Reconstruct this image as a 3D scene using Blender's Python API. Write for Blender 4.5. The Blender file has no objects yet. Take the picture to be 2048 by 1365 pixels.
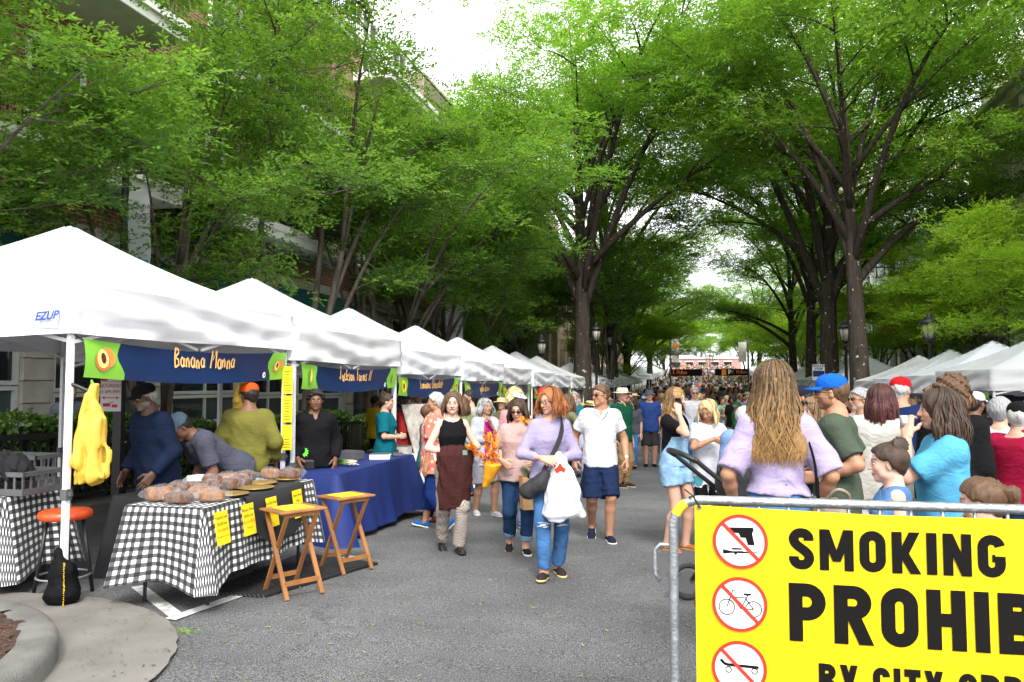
import bpy, bmesh, math, random
import numpy as np
from mathutils import Vector, Matrix
random.seed(7); rng = np.random.default_rng(7)
scene = bpy.context.scene
COL = scene.collection
R = math.radians
# ------------------------------------------------------------------ camera, sky, sun, exposure
FPX = 1536.0; YAW = R(14.1); PITCH = R(3.1); EYE = np.array([0, 0, 1.60])
cam_d = bpy.data.cameras.new('camera'); cam = bpy.data.objects.new('camera', cam_d); COL.objects.link(cam)
cam_d.lens = 27.0; cam_d.sensor_width = 36.0; cam_d.clip_start = 0.05; cam_d.clip_end = 2000
cam.location = EYE; cam.rotation_euler = (R(90) + PITCH, 0, YAW)
scene.camera = cam
world = bpy.data.worlds.new('World'); scene.world = world; world.use_nodes = True
nt = world.node_tree; nt.nodes.clear()
sky = nt.nodes.new('ShaderNodeTexSky'); sky.sky_type = 'NISHITA'; sky.sun_disc = False
SUN_EL, SUN_AZ = R(46), R(158)          # azimuth clockwise from +Y
sky.sun_elevation = SUN_EL; sky.sun_rotation = SUN_AZ; sky.dust_density = 4.0; sky.air_density = 1.0; sky.ozone_density = 0.6
hsv = nt.nodes.new('ShaderNodeHueSaturation'); hsv.inputs['Saturation'].default_value = 0.12; hsv.inputs['Value'].default_value = 1.0
mixw = nt.nodes.new('ShaderNodeMix'); mixw.data_type = 'RGBA'; mixw.inputs[0].default_value = 0.55
mixw.inputs[7].default_value = (10.6, 10.8, 11.2, 1)     # the even white of the cloud deck
bg = nt.nodes.new('ShaderNodeBackground'); bg.inputs['Strength'].default_value = 0.15
wo = nt.nodes.new('ShaderNodeOutputWorld')
nt.links.new(sky.outputs[0], hsv.inputs['Color']); nt.links.new(hsv.outputs[0], mixw.inputs[6])
nt.links.new(mixw.outputs[2], bg.inputs['Color']); nt.links.new(bg.outputs[0], wo.inputs['Surface'])
sun_d = bpy.data.lights.new('sun', 'SUN'); sun_d.energy = 1.5; sun_d.angle = R(14); sun_d.color = (1.0, 0.96, 0.9)
sun = bpy.data.objects.new('sun', sun_d); COL.objects.link(sun)
sd = Vector((math.sin(SUN_AZ) * math.cos(SUN_EL), math.cos(SUN_AZ) * math.cos(SUN_EL), math.sin(SUN_EL)))
sun.rotation_euler = sd.to_track_quat('Z', 'Y').to_euler(); sun.location = (0, 0, 40)
scene.view_settings.view_transform = 'Standard'; scene.view_settings.look = 'None'
scene.view_settings.exposure = 1.3; scene.view_settings.gamma = 1.0
scene.render.engine = 'CYCLES'
scene.cycles.max_bounces = 8; scene.cycles.diffuse_bounces = 6; scene.cycles.glossy_bounces = 2
scene.cycles.transmission_bounces = 4; scene.cycles.transparent_max_bounces = 6
scene.cycles.caustics_reflective = False; scene.cycles.caustics_refractive = False
scene.cycles.use_denoising = True

# ------------------------------------------------------------------ placing
_f = np.array([-math.sin(YAW) * math.cos(PITCH), math.cos(YAW) * math.cos(PITCH), math.sin(PITCH)])
_r = np.array([math.cos(YAW), math.sin(YAW), 0.0]); _u = np.cross(_r, _f)
_GY = [-60, -5, 0, 4, 6.5, 9.3, 12.4, 15.4, 21.5, 28, 40, 55, 75, 100, 130, 165, 220, 300, 900]
_GZ = [.3, .05, .03, .02, -.07, -.17, -.30, -.38, -.52, -.62, -.66, -.5, .05, 1.0, 2.3, 3.6, 5.2, 6.5, 6.5]
_gy = np.arange(-60, 900, 0.5); _gz = np.interp(_gy, _GY, _GZ)
_k = np.hanning(9); _k /= _k.sum(); _gs = np.convolve(np.pad(_gz, 4, 'edge'), _k, 'valid')
def G(y): return float(np.interp(y, _gy, _gs))
def ray(px, py): return _f + _r * (px - 1024) / FPX + _u * (682.5 - py) / FPX
def W(px, py, d): return EYE + d * ray(px, py)
def place(px, d):
    p = W(px, 765, d); return p[0], p[1]
def gp(px, py, dz=0.0):
    "point where the line of sight through a pixel meets the ground"
    v = ray(px, py); lo, hi = 0.5, 400.0
    t = 0.5
    while t < 400:
        p = EYE + v * t
        if p[2] <= G(p[1]) + dz: break
        t += 0.02 + t * 0.004
    return EYE + v * t
def onx(px, py, X):
    "point on the plane x = X"
    v = ray(px, py); t = X / v[0]; return EYE + v * t

# ------------------------------------------------------------------ objects
def tag(o, label=None, cat=None, group=None, kind=None):
    if label: o['label'] = label
    if cat: o['category'] = cat
    if group: o['group'] = group
    if kind: o['kind'] = kind
    return o
def empty(name, loc=(0, 0, 0), rz=0.0, label=None, cat=None, group=None):
    o = bpy.data.objects.new(name, None); COL.objects.link(o); o.location = loc; o.rotation_euler = (0, 0, rz)
    o.empty_display_size = 0.1
    return tag(o, label, cat, group)
def link(name, me, mat=None, parent=None, smooth=False):
    o = bpy.data.objects.new(name, me); COL.objects.link(o)
    if mat is not None:
        for m in (mat if isinstance(mat, (list, tuple)) else [mat]): me.materials.append(m)
    if parent is not None: o.parent = parent
    if smooth and len(me.polygons): me.polygons.foreach_set('use_smooth', [True] * len(me.polygons))
    return o
def npmesh(name, V, F, smooth=True, mi=None):
    "mesh from numpy verts (n,3) and quad or tri faces (m,k)"
    me = bpy.data.meshes.new(name); V = np.asarray(V, np.float32); F = np.asarray(F, np.int32)
    n, k = F.shape
    me.vertices.add(len(V)); me.vertices.foreach_set('co', V.ravel())
    me.loops.add(n * k); me.loops.foreach_set('vertex_index', F.ravel())
    me.polygons.add(n); me.polygons.foreach_set('loop_start', np.arange(0, n * k, k, dtype=np.int32))
    me.polygons.foreach_set('use_smooth', np.full(n, smooth, dtype=bool))
    if mi is not None: me.polygons.foreach_set('material_index', np.asarray(mi, np.int32))
    me.update(calc_edges=True)
    return me
class MB:
    "collects simple shapes into one mesh"
    def __init__(s): s.v = []; s.f = []; s.mi = []; s.cur = 0
    def add(s, v, f):
        n = len(s.v); s.v += [tuple(map(float, p)) for p in v]; s.f += [tuple(i + n for i in q) for q in f]; s.mi += [s.cur] * len(f); return s
    def box(s, x0, x1, y0, y1, z0, z1):
        v = [(x, y, z) for z in (z0, z1) for y in (y0, y1) for x in (x0, x1)]
        return s.add(v, [(0, 2, 3, 1), (4, 5, 7, 6), (0, 1, 5, 4), (1, 3, 7, 5), (3, 2, 6, 7), (2, 0, 4, 6)])
    def bar(s, a, b, w, h=None, up=(0, 0, 1)):
        a = np.array(a, float); b = np.array(b, float); h = h or w
        d = b - a; d /= np.linalg.norm(d) + 1e-9; u = np.array(up, float)
        if abs(d @ u) > .98: u = np.array([1., 0, 0])
        x = np.cross(d, u); x /= np.linalg.norm(x); y = np.cross(x, d)
        v = [p + x * sx * w / 2 + y * sy * h / 2 for p in (a, b) for sy in (-1, 1) for sx in (-1, 1)]
        return s.add(v, [(0, 2, 3, 1), (4, 5, 7, 6), (0, 1, 5, 4), (1, 3, 7, 5), (3, 2, 6, 7), (2, 0, 4, 6)])
    def tube(s, pts, rad, n=8, cap=True, closed=False):
        P = np.array(pts, float); m = len(P)
        rad = np.full(m, rad) if np.isscalar(rad) else np.array(rad, float)
        T = np.gradient(P, axis=0) if not closed else np.roll(P, -1, 0) - np.roll(P, 1, 0)
        T /= np.linalg.norm(T, axis=1)[:, None] + 1e-9
        u = np.array([0, 0, 1.]) if abs(T[0, 2]) < .9 else np.array([1., 0, 0])
        V = []; nrm = np.cross(T[0], u); nrm /= np.linalg.norm(nrm)
        for i in range(m):
            nrm = nrm - T[i] * (nrm @ T[i]); nrm /= np.linalg.norm(nrm) + 1e-9; bi = np.cross(T[i], nrm)
            for j in range(n):
                a = 2 * math.pi * j / n; V.append(P[i] + rad[i] * (math.cos(a) * nrm + math.sin(a) * bi))
        Fc = [(i * n + j, i * n + (j + 1) % n, (i + 1) * n + (j + 1) % n, (i + 1) * n + j) for i in range(m - 1) for j in range(n)]
        if closed: Fc += [((m - 1) * n + j, (m - 1) * n + (j + 1) % n, (j + 1) % n, j) for j in range(n)]
        elif cap: Fc += [tuple(range(n))[::-1], tuple((m - 1) * n + j for j in range(n))]
        return s.add(V, Fc)
    def lathe(s, prof, n=16, c=(0, 0, 0), cap=True):
        V = []; c = np.array(c, float)
        for r, z in prof:
            for j in range(n): a = 2 * math.pi * j / n; V.append(c + (r * math.cos(a), r * math.sin(a), z))
        m = len(prof)
        Fc = [(i * n + j, i * n + (j + 1) % n, (i + 1) * n + (j + 1) % n, (i + 1) * n + j) for i in range(m - 1) for j in range(n)]
        if cap: Fc += [tuple(range(n))[::-1], tuple((m - 1) * n + j for j in range(n))]
        return s.add(V, Fc)
    def ell(s, c, r, n=12, m=8):
        V = []; c = np.array(c, float); r = np.array(r, float) * np.ones(3)
        for i in range(m + 1):
            t = math.pi * (i + .02) / (m + .04)
            for j in range(n): a = 2 * math.pi * j / n; V.append(c + r * (math.sin(t) * math.cos(a), math.sin(t) * math.sin(a), -math.cos(t)))
        Fc = [(i * n + j, i * n + (j + 1) % n, (i + 1) * n + (j + 1) % n, (i + 1) * n + j) for i in range(m) for j in range(n)]
        return s.add(V, Fc)
    def poly(s, pts): return s.add(pts, [tuple(range(len(pts)))])
    def mesh(s, name, smooth=False):
        me = bpy.data.meshes.new(name); me.from_pydata(s.v, [], s.f); me.update()
        if any(s.mi): me.polygons.foreach_set('material_index', s.mi)
        if smooth: me.polygons.foreach_set('use_smooth', [True] * len(me.polygons))
        return me
    def build(s, name, mat, parent=None, smooth=False, bevel=0.0):
        o = link(name, s.mesh(name, smooth), mat, parent)
        if bevel:
            b = o.modifiers.new('bevel', 'BEVEL'); b.width = bevel; b.segments = 2; b.limit_method = 'ANGLE'
        return o
def set_attr(me, name, arr, typ='FLOAT'):
    a = me.attributes.new(name, 'FLOAT_COLOR' if typ == 'COL' else 'FLOAT', 'POINT')
    a.data.foreach_set('color' if typ == 'COL' else 'value', np.asarray(arr, np.float32).ravel())
def dup(o, parent=None):
    c = o.copy(); COL.objects.link(c); c.parent = parent
    for ch in list(o.children): dup(ch, c)
    return c

# ------------------------------------------------------------------ materials
_M = {}
def srgb(*c):
    "0-255 display colour to linear"
    c = [x / 255 for x in c]; return tuple(x / 12.92 if x <= .04045 else ((x + .055) / 1.055) ** 2.4 for x in c)
def mat(name, col=(.5, .5, .5), rough=.7, var=.12, scale=6.0, bump=0.0, bscale=None, metal=0.0, spec=0.4, stretch=None, sheen=0.0, trans=0.0, alpha=1.0, detail=5, col2=None, emit=0.0, coat=0.0):
    "plain procedural material: colour broken up by noise, fine relief from a second noise"
    if name in _M: return _M[name]
    m = bpy.data.materials.new(name); _M[name] = m; m.use_nodes = True
    n = m.node_tree.nodes; l = m.node_tree.links; b = n['Principled BSDF']
    tc = n.new('ShaderNodeTexCoord'); mp = n.new('ShaderNodeMapping'); l.new(tc.outputs['Object'], mp.inputs[0])
    if stretch: mp.inputs['Scale'].default_value = stretch
    nz = n.new('ShaderNodeTexNoise'); nz.inputs['Scale'].default_value = scale; nz.inputs['Detail'].default_value = detail
    l.new(mp.outputs[0], nz.inputs['Vector'])
    rp = n.new('ShaderNodeValToRGB'); c = np.array(col[:3]); d = np.array(col2[:3]) if col2 else None
    lo = c * (1 - var) if d is None else c; hi = np.minimum(c * (1 + var), .95) if d is None else d
    rp.color_ramp.elements[0].position = .3; rp.color_ramp.elements[1].position = .7
    rp.color_ramp.elements[0].color = (*lo, 1); rp.color_ramp.elements[1].color = (*hi, 1)
    l.new(nz.outputs['Fac'], rp.inputs[0]); l.new(rp.outputs[0], b.inputs['Base Color'])
    b.inputs['Roughness'].default_value = rough; b.inputs['Metallic'].default_value = metal
    b.inputs['Specular IOR Level'].default_value = spec; b.inputs['Alpha'].default_value = alpha
    if sheen: b.inputs['Sheen Weight'].default_value = sheen
    if coat: b.inputs['Coat Weight'].default_value = coat
    if emit: b.inputs['Emission Color'].default_value = (*col[:3], 1); b.inputs['Emission Strength'].default_value = emit
    if bump:
        n2 = n.new('ShaderNodeTexNoise'); n2.inputs['Scale'].default_value = bscale or scale * 6; n2.inputs['Detail'].default_value = 6
        l.new(mp.outputs[0], n2.inputs['Vector'])
        bp = n.new('ShaderNodeBump'); bp.inputs['Strength'].default_value = min(bump, 1); bp.inputs['Distance'].default_value = .02
        l.new(n2.outputs['Fac'], bp.inputs['Height']); l.new(bp.outputs[0], b.inputs['Normal'])
    if trans:
        o = n['Material Output']; tr = n.new('ShaderNodeBsdfTranslucent'); mx = n.new('ShaderNodeMixShader')
        mx.inputs[0].default_value = trans; l.new(rp.outputs[0], tr.inputs['Color'])
        l.new(b.outputs[0], mx.inputs[1]); l.new(tr.outputs[0], mx.inputs[2]); l.new(mx.outputs[0], o.inputs['Surface'])
    return m
def nodes_of(m): return m.node_tree.nodes, m.node_tree.links, m.node_tree.nodes['Principled BSDF']
# ------------------------------------------------------------------ implicit surfaces for bodies and clothes
def _smin(a, b, k):
    if k <= 0: return np.minimum(a, b)
    h = np.maximum(k - np.abs(a - b), 0) / k
    return np.minimum(a, b) - h * h * k * .25
class Field:
    def __init__(s, lo, hi, h):
        s.lo = np.array(lo, float) - 2 * h; s.h = h
        s.n = np.maximum(np.ceil((np.array(hi, float) + 2 * h - s.lo) / h).astype(int) + 1, 4)
        s.F = np.full(s.n, 0.5, np.float32)
        s.ax = [(s.lo[i] + h * np.arange(s.n[i])).astype(np.float32) for i in range(3)]
    def sub(s, lo, hi):
        i0 = np.clip(np.floor((np.array(lo) - s.lo) / s.h).astype(int), 0, s.n); i1 = np.clip(np.ceil((np.array(hi) - s.lo) / s.h).astype(int) + 1, 0, s.n)
        if (i1 <= i0).any(): return None, None
        sl = tuple(slice(i0[i], i1[i]) for i in range(3))
        return sl, (s.ax[0][sl[0]][:, None, None], s.ax[1][sl[1]][None, :, None], s.ax[2][sl[2]][None, None, :])
    def put(s, lo, hi, fn, k=0.0, neg=False, m=None):
        m = (k + 3 * s.h) if m is None else m
        sl, P = s.sub(np.array(lo) - m, np.array(hi) + m)
        if sl is None: return s
        d = fn(*P).astype(np.float32)
        if neg: s.F[sl] = -_smin(-s.F[sl], d, k)
        else: s.F[sl] = _smin(s.F[sl], d, k)
        return s
    def rc(s, a, b, r1, r2, k=0.0, cut=None, neg=False, flat=None):
        a = np.array(a, float); b = np.array(b, float); ba = b - a; L2 = ba @ ba + 1e-12; rm = max(r1, r2)
        def fn(X, Y, Z):
            x, y, z = X - a[0], Y - a[1], Z - a[2]
            t = np.clip((x * ba[0] + y * ba[1] + z * ba[2]) / L2, 0, 1)
            d = np.sqrt((x - t * ba[0]) ** 2 + (y - t * ba[1]) ** 2 + (z - t * ba[2]) ** 2) - (r1 + (r2 - r1) * t)
            if cut is not None:
                e = a + ba * cut; u = ba / math.sqrt(L2)
                d = np.maximum(d, (X - e[0]) * u[0] + (Y - e[1]) * u[1] + (Z - e[2]) * u[2])
            return d
        return s.put(np.minimum(a, b) - rm, np.maximum(a, b) + rm, fn, k, neg)
    def ell(s, c, r, Rm=None, k=0.0, neg=False):
        c = np.array(c, float); r = np.array(r, float) * np.ones(3); Rm = np.eye(3) if Rm is None else Rm; rm = np.abs(Rm) @ r
        def fn(X, Y, Z):
            x, y, z = X - c[0], Y - c[1], Z - c[2]
            q = [Rm[0, i] * x + Rm[1, i] * y + Rm[2, i] * z for i in range(3)]
            k0 = np.sqrt(sum((q[i] / r[i]) ** 2 for i in range(3))) + 1e-6; k1 = np.sqrt(sum((q[i] / r[i] ** 2) ** 2 for i in range(3))) + 1e-6
            return k0 * (k0 - 1) / k1
        return s.put(c - rm, c + rm, fn, k, neg)
    def loft(s, o, Rm, tab, k=0.0, z0=None, z1=None, p=2.4, inset=None):
        "stack of ellipses: rows of z, half width, half depth, y shift"
        o = np.array(o, float); T = np.array(tab, float); z0 = T[0, 0] if z0 is None else z0; z1 = T[-1, 0] if z1 is None else z1
        rm = max(T[:, 1].max(), T[:, 2].max()) * 1.2 + np.abs(T[:, 3]).max()
        cs = [o + Rm @ np.array([sx * rm, sy * rm, z]) for sx in (-1, 1) for sy in (-1, 1) for z in (z0, z1)]
        def fn(X, Y, Z):
            x, y, z = X - o[0], Y - o[1], Z - o[2]
            q = [Rm[0, i] * x + Rm[1, i] * y + Rm[2, i] * z for i in range(3)]
            A = np.interp(q[2], T[:, 0], T[:, 1]); B = np.interp(q[2], T[:, 0], T[:, 2]); C = np.interp(q[2], T[:, 0], T[:, 3])
            k0 = ((np.abs(q[0]) / A) ** p + (np.abs(q[1] - C) / B) ** p) ** (1 / p)
            d = (k0 - 1) * np.minimum(A, B)
            return np.maximum(d, np.maximum(z0 - q[2], q[2] - z1))
        return s.put(np.min(cs, 0), np.max(cs, 0), fn, k)
    def plane(s, p0, n, k=0.0):
        "keep the side opposite to n"
        p0 = np.array(p0, float); n = np.array(n, float); n /= np.linalg.norm(n)
        X, Y, Z = s.ax[0][:, None, None], s.ax[1][None, :, None], s.ax[2][None, None, :]
        d = ((X - p0[0]) * n[0] + (Y - p0[1]) * n[1] + (Z - p0[2]) * n[2]).astype(np.float32)
        s.F = np.maximum(s.F, d) if k <= 0 else -_smin(-s.F, -d, k)
        return s
    def folds(s, amp, fr=26.0, seed=0, sl=(1, 1, .55)):
        r = np.random.default_rng(seed)
        X, Y, Z = s.ax[0][:, None, None], s.ax[1][None, :, None], s.ax[2][None, None, :]
        w = 0
        for i in range(4):
            d = r.normal(size=3) * np.array(sl); d /= np.linalg.norm(d); f = fr * (1 + .7 * i)
            ph = X * (d[0] * f) + Y * (d[1] * f) + Z * (d[2] * f) + r.uniform(0, 6)
            q = r.normal(size=3) * 7
            w = w + np.abs(np.sin(ph * .5 + 1.3 * np.sin(X * q[0] + Z * q[2] + r.uniform(0, 6)))) ** 1.5 / (1 + .6 * i)
        s.F += (amp * (w - 1.75)).astype(np.float32)
        return s
    def net(s):
        "naive surface nets"
        F = s.F; S = F < 0
        a = S[:-1, :-1, :-1].astype(np.int8)
        c = np.zeros(a.shape, np.int8)
        offs = [(i, j, k) for i in (0, 1) for j in (0, 1) for k in (0, 1)]
        n0, n1, n2 = F.shape
        for i, j, k in offs: c += S[i:n0 - 1 + i, j:n1 - 1 + j, k:n2 - 1 + k]
        act = (c > 0) & (c < 8); I, J, K = np.nonzero(act)
        if len(I) == 0: return np.zeros((0, 3)), np.zeros((0, 4), int)
        v = np.stack([F[I + i, J + j, K + k] for i, j, k in offs], 1)
        O = np.array(offs, np.float32); P = np.zeros((len(I), 3), np.float32); cnt = np.zeros(len(I), np.float32)
        for p in range(8):
            for q in range(p + 1, 8):
                if np.abs(O[p] - O[q]).sum() != 1: continue
                x = (v[:, p] < 0) != (v[:, q] < 0); t = np.where(x, v[:, p] / (v[:, p] - v[:, q] + 1e-12), 0)
                P += np.where(x[:, None], O[p] + t[:, None] * (O[q] - O[p]), 0); cnt += x
        P = (P / cnt[:, None] + np.stack([I, J, K], 1)) * s.h + s.lo
        idx = np.full(act.shape, -1, np.int32); idx[I, J, K] = np.arange(len(I))
        Q = []
        for axn in range(3):
            b, d = (axn + 1) % 3, (axn + 2) % 3
            lo = [slice(None)] * 3; hi = [slice(None)] * 3; lo[axn] = slice(0, -1); hi[axn] = slice(1, None)
            x = S[tuple(lo)] != S[tuple(hi)]; e = np.argwhere(x)
            e = e[(e[:, b] > 0) & (e[:, d] > 0) & (e[:, b] < F.shape[b] - 1) & (e[:, d] < F.shape[d] - 1)]
            if not len(e): continue
            def at(db, dd):
                g = e.copy(); g[:, b] += db; g[:, d] += dd; return idx[g[:, 0], g[:, 1], g[:, 2]]
            q = np.stack([at(-1, -1), at(0, -1), at(0, 0), at(-1, 0)], 1)
            fl = ~S[tuple(lo)][e[:, 0], e[:, 1], e[:, 2]]
            q[fl] = q[fl][:, ::-1]; Q.append(q)
        return P, np.concatenate(Q)
def joined(parts):
    V = []; Fc = []; n = 0
    for v, f in parts:
        if len(v) == 0: continue
        V.append(v); Fc.append(f + n); n += len(v)
    return np.concatenate(V), np.concatenate(Fc)
def rx(a): c, s = math.cos(a), math.sin(a); return np.array([[1, 0, 0], [0, c, -s], [0, s, c]])
def ry(a): c, s = math.cos(a), math.sin(a); return np.array([[c, 0, s], [0, 1, 0], [-s, 0, c]])
def rz(a): c, s = math.cos(a), math.sin(a); return np.array([[c, -s, 0], [s, c, 0], [0, 0, 1]])
def ik(S, T, l1, l2, hint):
    S, T = np.array(S, float), np.array(T, float); v = T - S; d = np.linalg.norm(v); dm = (l1 + l2) * .999
    if d > dm: T = S + v / d * dm; d = dm
    d = max(d, abs(l1 - l2) * 1.05); u = (T - S) / np.linalg.norm(T - S)
    x = (l1 * l1 - l2 * l2 + d * d) / (2 * d); hgt = math.sqrt(max(l1 * l1 - x * x, 0))
    h = np.array(hint, float); h = h - u * (h @ u); h /= np.linalg.norm(h) + 1e-9
    return S + u * x + h * hgt, T

# ------------------------------------------------------------------ skin, hair and cloth materials
def skin_mat(col):
    nm = 'skin_%d_%d_%d' % tuple(int(c * 99) for c in col)
    if nm in _M: return _M[nm]
    m = mat(nm, col, .5, .08, 9, .12, 160, spec=.35); n, l, b = nodes_of(m)
    at = n.new('ShaderNodeAttribute'); at.attribute_name = 'tint'; mx = n.new('ShaderNodeMix'); mx.data_type = 'RGBA'; mx.blend_type = 'MULTIPLY'; mx.inputs[0].default_value = 1
    src = b.inputs['Base Color'].links[0].from_socket
    l.new(src, mx.inputs[6]); l.new(at.outputs['Color'], mx.inputs[7]); l.new(mx.outputs[2], b.inputs['Base Color'])
    b.inputs['Subsurface Weight'].default_value = .06; b.inputs['Subsurface Radius'].default_value = (.012, .005, .003)
    return m
def hair_mat(c1, c2):
    nm = 'hair_' + '_'.join(str(int(c * 200)) for c in (*c1, *c2))
    if nm in _M: return _M[nm]
    m = bpy.data.materials.new(nm); _M[nm] = m; m.use_nodes = True; n, l, b = nodes_of(m)
    at = n.new('ShaderNodeAttribute'); at.attribute_name = 'tone'
    tc = n.new('ShaderNodeTexCoord'); mp = n.new('ShaderNodeMapping'); mp.inputs['Scale'].default_value = (1, 1, .09); l.new(tc.outputs['Object'], mp.inputs[0])
    nz = n.new('ShaderNodeTexNoise'); nz.inputs['Scale'].default_value = 210; nz.inputs['Detail'].default_value = 4; l.new(mp.outputs[0], nz.inputs['Vector'])
    ad = n.new('ShaderNodeMath'); ad.operation = 'MULTIPLY_ADD'; l.new(nz.outputs['Fac'], ad.inputs[0]); ad.inputs[1].default_value = .9; ad.inputs[2].default_value = -.45
    a2 = n.new('ShaderNodeMath'); l.new(ad.outputs[0], a2.inputs[0]); l.new(at.outputs['Fac'], a2.inputs[1])
    rp = n.new('ShaderNodeValToRGB'); rp.color_ramp.elements[0].color = (*c1, 1); rp.color_ramp.elements[1].color = (*c2, 1)
    l.new(a2.outputs[0], rp.inputs[0]); l.new(rp.outputs[0], b.inputs['Base Color'])
    b.inputs['Roughness'].default_value = .5; b.inputs['Specular IOR Level'].default_value = .28
    bp = n.new('ShaderNodeBump'); bp.inputs['Strength'].default_value = .6; bp.inputs['Distance'].default_value = .004
    l.new(nz.outputs['Fac'], bp.inputs['Height']); l.new(bp.outputs[0], b.inputs['Normal'])
    return m
_cm = {}
def cloth(col, kind='knit'):
    key = (tuple(round(float(c), 4) for c in col), kind)
    if key in _cm: return _cm[key]
    nm = 'cloth_%s_%03d' % (kind, len(_cm))
    if kind == 'denim':
        m = mat(nm, col, .85, .30, 6, .10, 260, spec=.12)
    elif kind == 'shiny':
        m = mat(nm, col, .45, .1, 4, .1, 60, spec=.4)
    else:
        m = mat(nm, col, .85, .08, 7, .10, 220, spec=.12, sheen=.0)
    n, l, b = nodes_of(m)
    # soft creases in the cloth
    wv = n.new('ShaderNodeTexNoise'); wv.inputs['Scale'].default_value = 9; wv.inputs['Detail'].default_value = 3; wv.inputs['Distortion'].default_value = 1.6
    tc = n.new('ShaderNodeTexCoord'); mp = n.new('ShaderNodeMapping'); mp.inputs['Scale'].default_value = (1.0, 1.0, 1.7); mp.inputs['Rotation'].default_value = (.3, .5, .2)
    l.new(tc.outputs['Object'], mp.inputs[0]); l.new(mp.outputs[0], wv.inputs['Vector'])
    bp = n.new('ShaderNodeBump'); bp.inputs['Strength'].default_value = .5; bp.inputs['Distance'].default_value = .02
    l.new(wv.outputs['Fac'], bp.inputs['Height'])
    if b.inputs['Normal'].links: l.new(b.inputs['Normal'].links[0].from_socket, bp.inputs['Normal'])
    l.new(bp.outputs[0], b.inputs['Normal'])
    _cm[key] = m; return m

# ------------------------------------------------------------------ the figure
UA, FA, TH, SH = .172, .150, .245, .240
TORSO = {
 'm': [(-.075, .070, .058, .004), (-.04, .090, .066, .004), (0, .096, .068, .006), (.05, .090, .062, .002), (.10, .086, .060, 0), (.16, .094, .064, 0), (.22, .104, .068, .002), (.265, .104, .062, .006), (.292, .085, .048, .008), (.315, .045, .034, .012)],
 'f': [(-.075, .072, .060, .004), (-.04, .096, .068, .006), (0, .098, .068, .006), (.05, .086, .058, .002), (.10, .073, .052, 0), (.15, .078, .056, -.003), (.20, .088, .068, -.010), (.25, .088, .058, 0), (.285, .072, .044, .008), (.312, .038, .030, .012)]}
for _s in TORSO: TORSO[_s] = [(z * (1.06 if z > 0 else 1), a, b, c) for z, a, b, c in TORSO[_s]]
def head_local(F, C, Rh, u, sex, nose=1.0):
    def P(x, y, z): return C + Rh @ (np.array([x, y, z]) * u)
    F.ell(P(0, .06, .13), np.array([.325, .40, .37]) * u, Rh)
    F.ell(P(0, -.09, -.12), np.array([.25 if sex == 'f' else .27, .26, .35]) * u, Rh, .10 * u)
    F.ell(P(0, -.25, -.385), np.array([.10, .085, .085]) * u * (1 if sex == 'f' else 1.2), Rh, .12 * u)
    for s in (-1, 1):
        F.ell(P(s * .155, -.22, -.08), np.array([.10, .10, .11]) * u, Rh, .10 * u)
        F.ell(P(s * .19, -.02, -.26), np.array([.08, .16, .10]) * u, Rh, .12 * u)
    F.ell(P(0, -.285, .115), np.array([.21, .07, .045]) * u, Rh, .08 * u)
    for s in (-1, 1): F.ell(P(s * .135, -.395, .025), np.array([.085, .075, .055]) * u, Rh, .05 * u, neg=True)
    F.rc(P(0, -.345, .06), P(0, -.415 * nose - .015, -.115), .032 * u, .046 * u, .06 * u)
    for s in (-1, 1): F.ell(P(s * .042, -.375, -.125), np.array([.036, .042, .032]) * u, Rh, .03 * u)
    F.ell(P(0, -.345, -.225), np.array([.105, .055, .028]) * u, Rh, .03 * u)
    F.ell(P(0, -.335, -.285), np.array([.09, .055, .030]) * u, Rh, .03 * u)
    for s in (-1, 1): F.ell(P(s * .325, .05, -.03), np.array([.035, .075, .125]) * u, Rh @ rz(s * .35), .02 * u)
def head_tint(V, C, Rh, u, brow, lip, sex, beard=None):
    q = (V - C) @ Rh / u; x, y, z = q[:, 0], q[:, 1], q[:, 2]; t = np.ones((len(V), 4), np.float32)
    fr = y < -.2
    def blend(w, c):
        w = np.clip(w, 0, 1)[:, None]; t[:, :3] = t[:, :3] * (1 - w) + np.array(c) * w
    blend(np.where(fr, np.exp(-((np.abs(x) - .18) ** 2 / .012 + (z + .08) ** 2 / .012)) * .5, 0), (1.05, .80, .78))
    blend(np.where(fr, np.exp(-(x ** 2 / .012 + (z + .12) ** 2 / .006)) * .4, 0), (1.02, .82, .8))
    blend(np.where(fr & (np.abs(x) < .14), np.exp(-((z + .255) ** 4 / .0000045)) * np.exp(-(x ** 4) / .00022), 0) * (.95 if sex == 'f' else .6), lip)
    blend(np.where(fr, np.exp(-((z + .255) ** 2 / .00022)) * np.exp(-(x ** 4) / .0002), 0) * .95, (.20, .10, .10))
    bz = .115 + .03 * np.sin(np.clip((np.abs(x) - .04) / .2, 0, 1) * 2.4)
    blend(np.where(fr & (np.abs(x) > .045) & (np.abs(x) < .235), np.exp(-((z - bz) ** 2 / .00055)), 0) * 1.0, brow)
    blend(np.where(fr, np.exp(-((np.abs(x) - .135) ** 2 / .006 + (z - .03) ** 2 / .0022)) * .75, 0), (.42, .33, .33))
    if beard is not None:
        w = np.where((y < .05) & (z < -.12) & (z > -.6), 1, 0) * np.clip((-.10 - z + np.abs(x) * .25) / .08, 0, 1)
        w = w * (1 - .9 * np.exp(-(x ** 2 / .008 + (z + .255) ** 2 / .002)) * (y < -.25)); blend(w * beard[0], beard[1])
    return t
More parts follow.
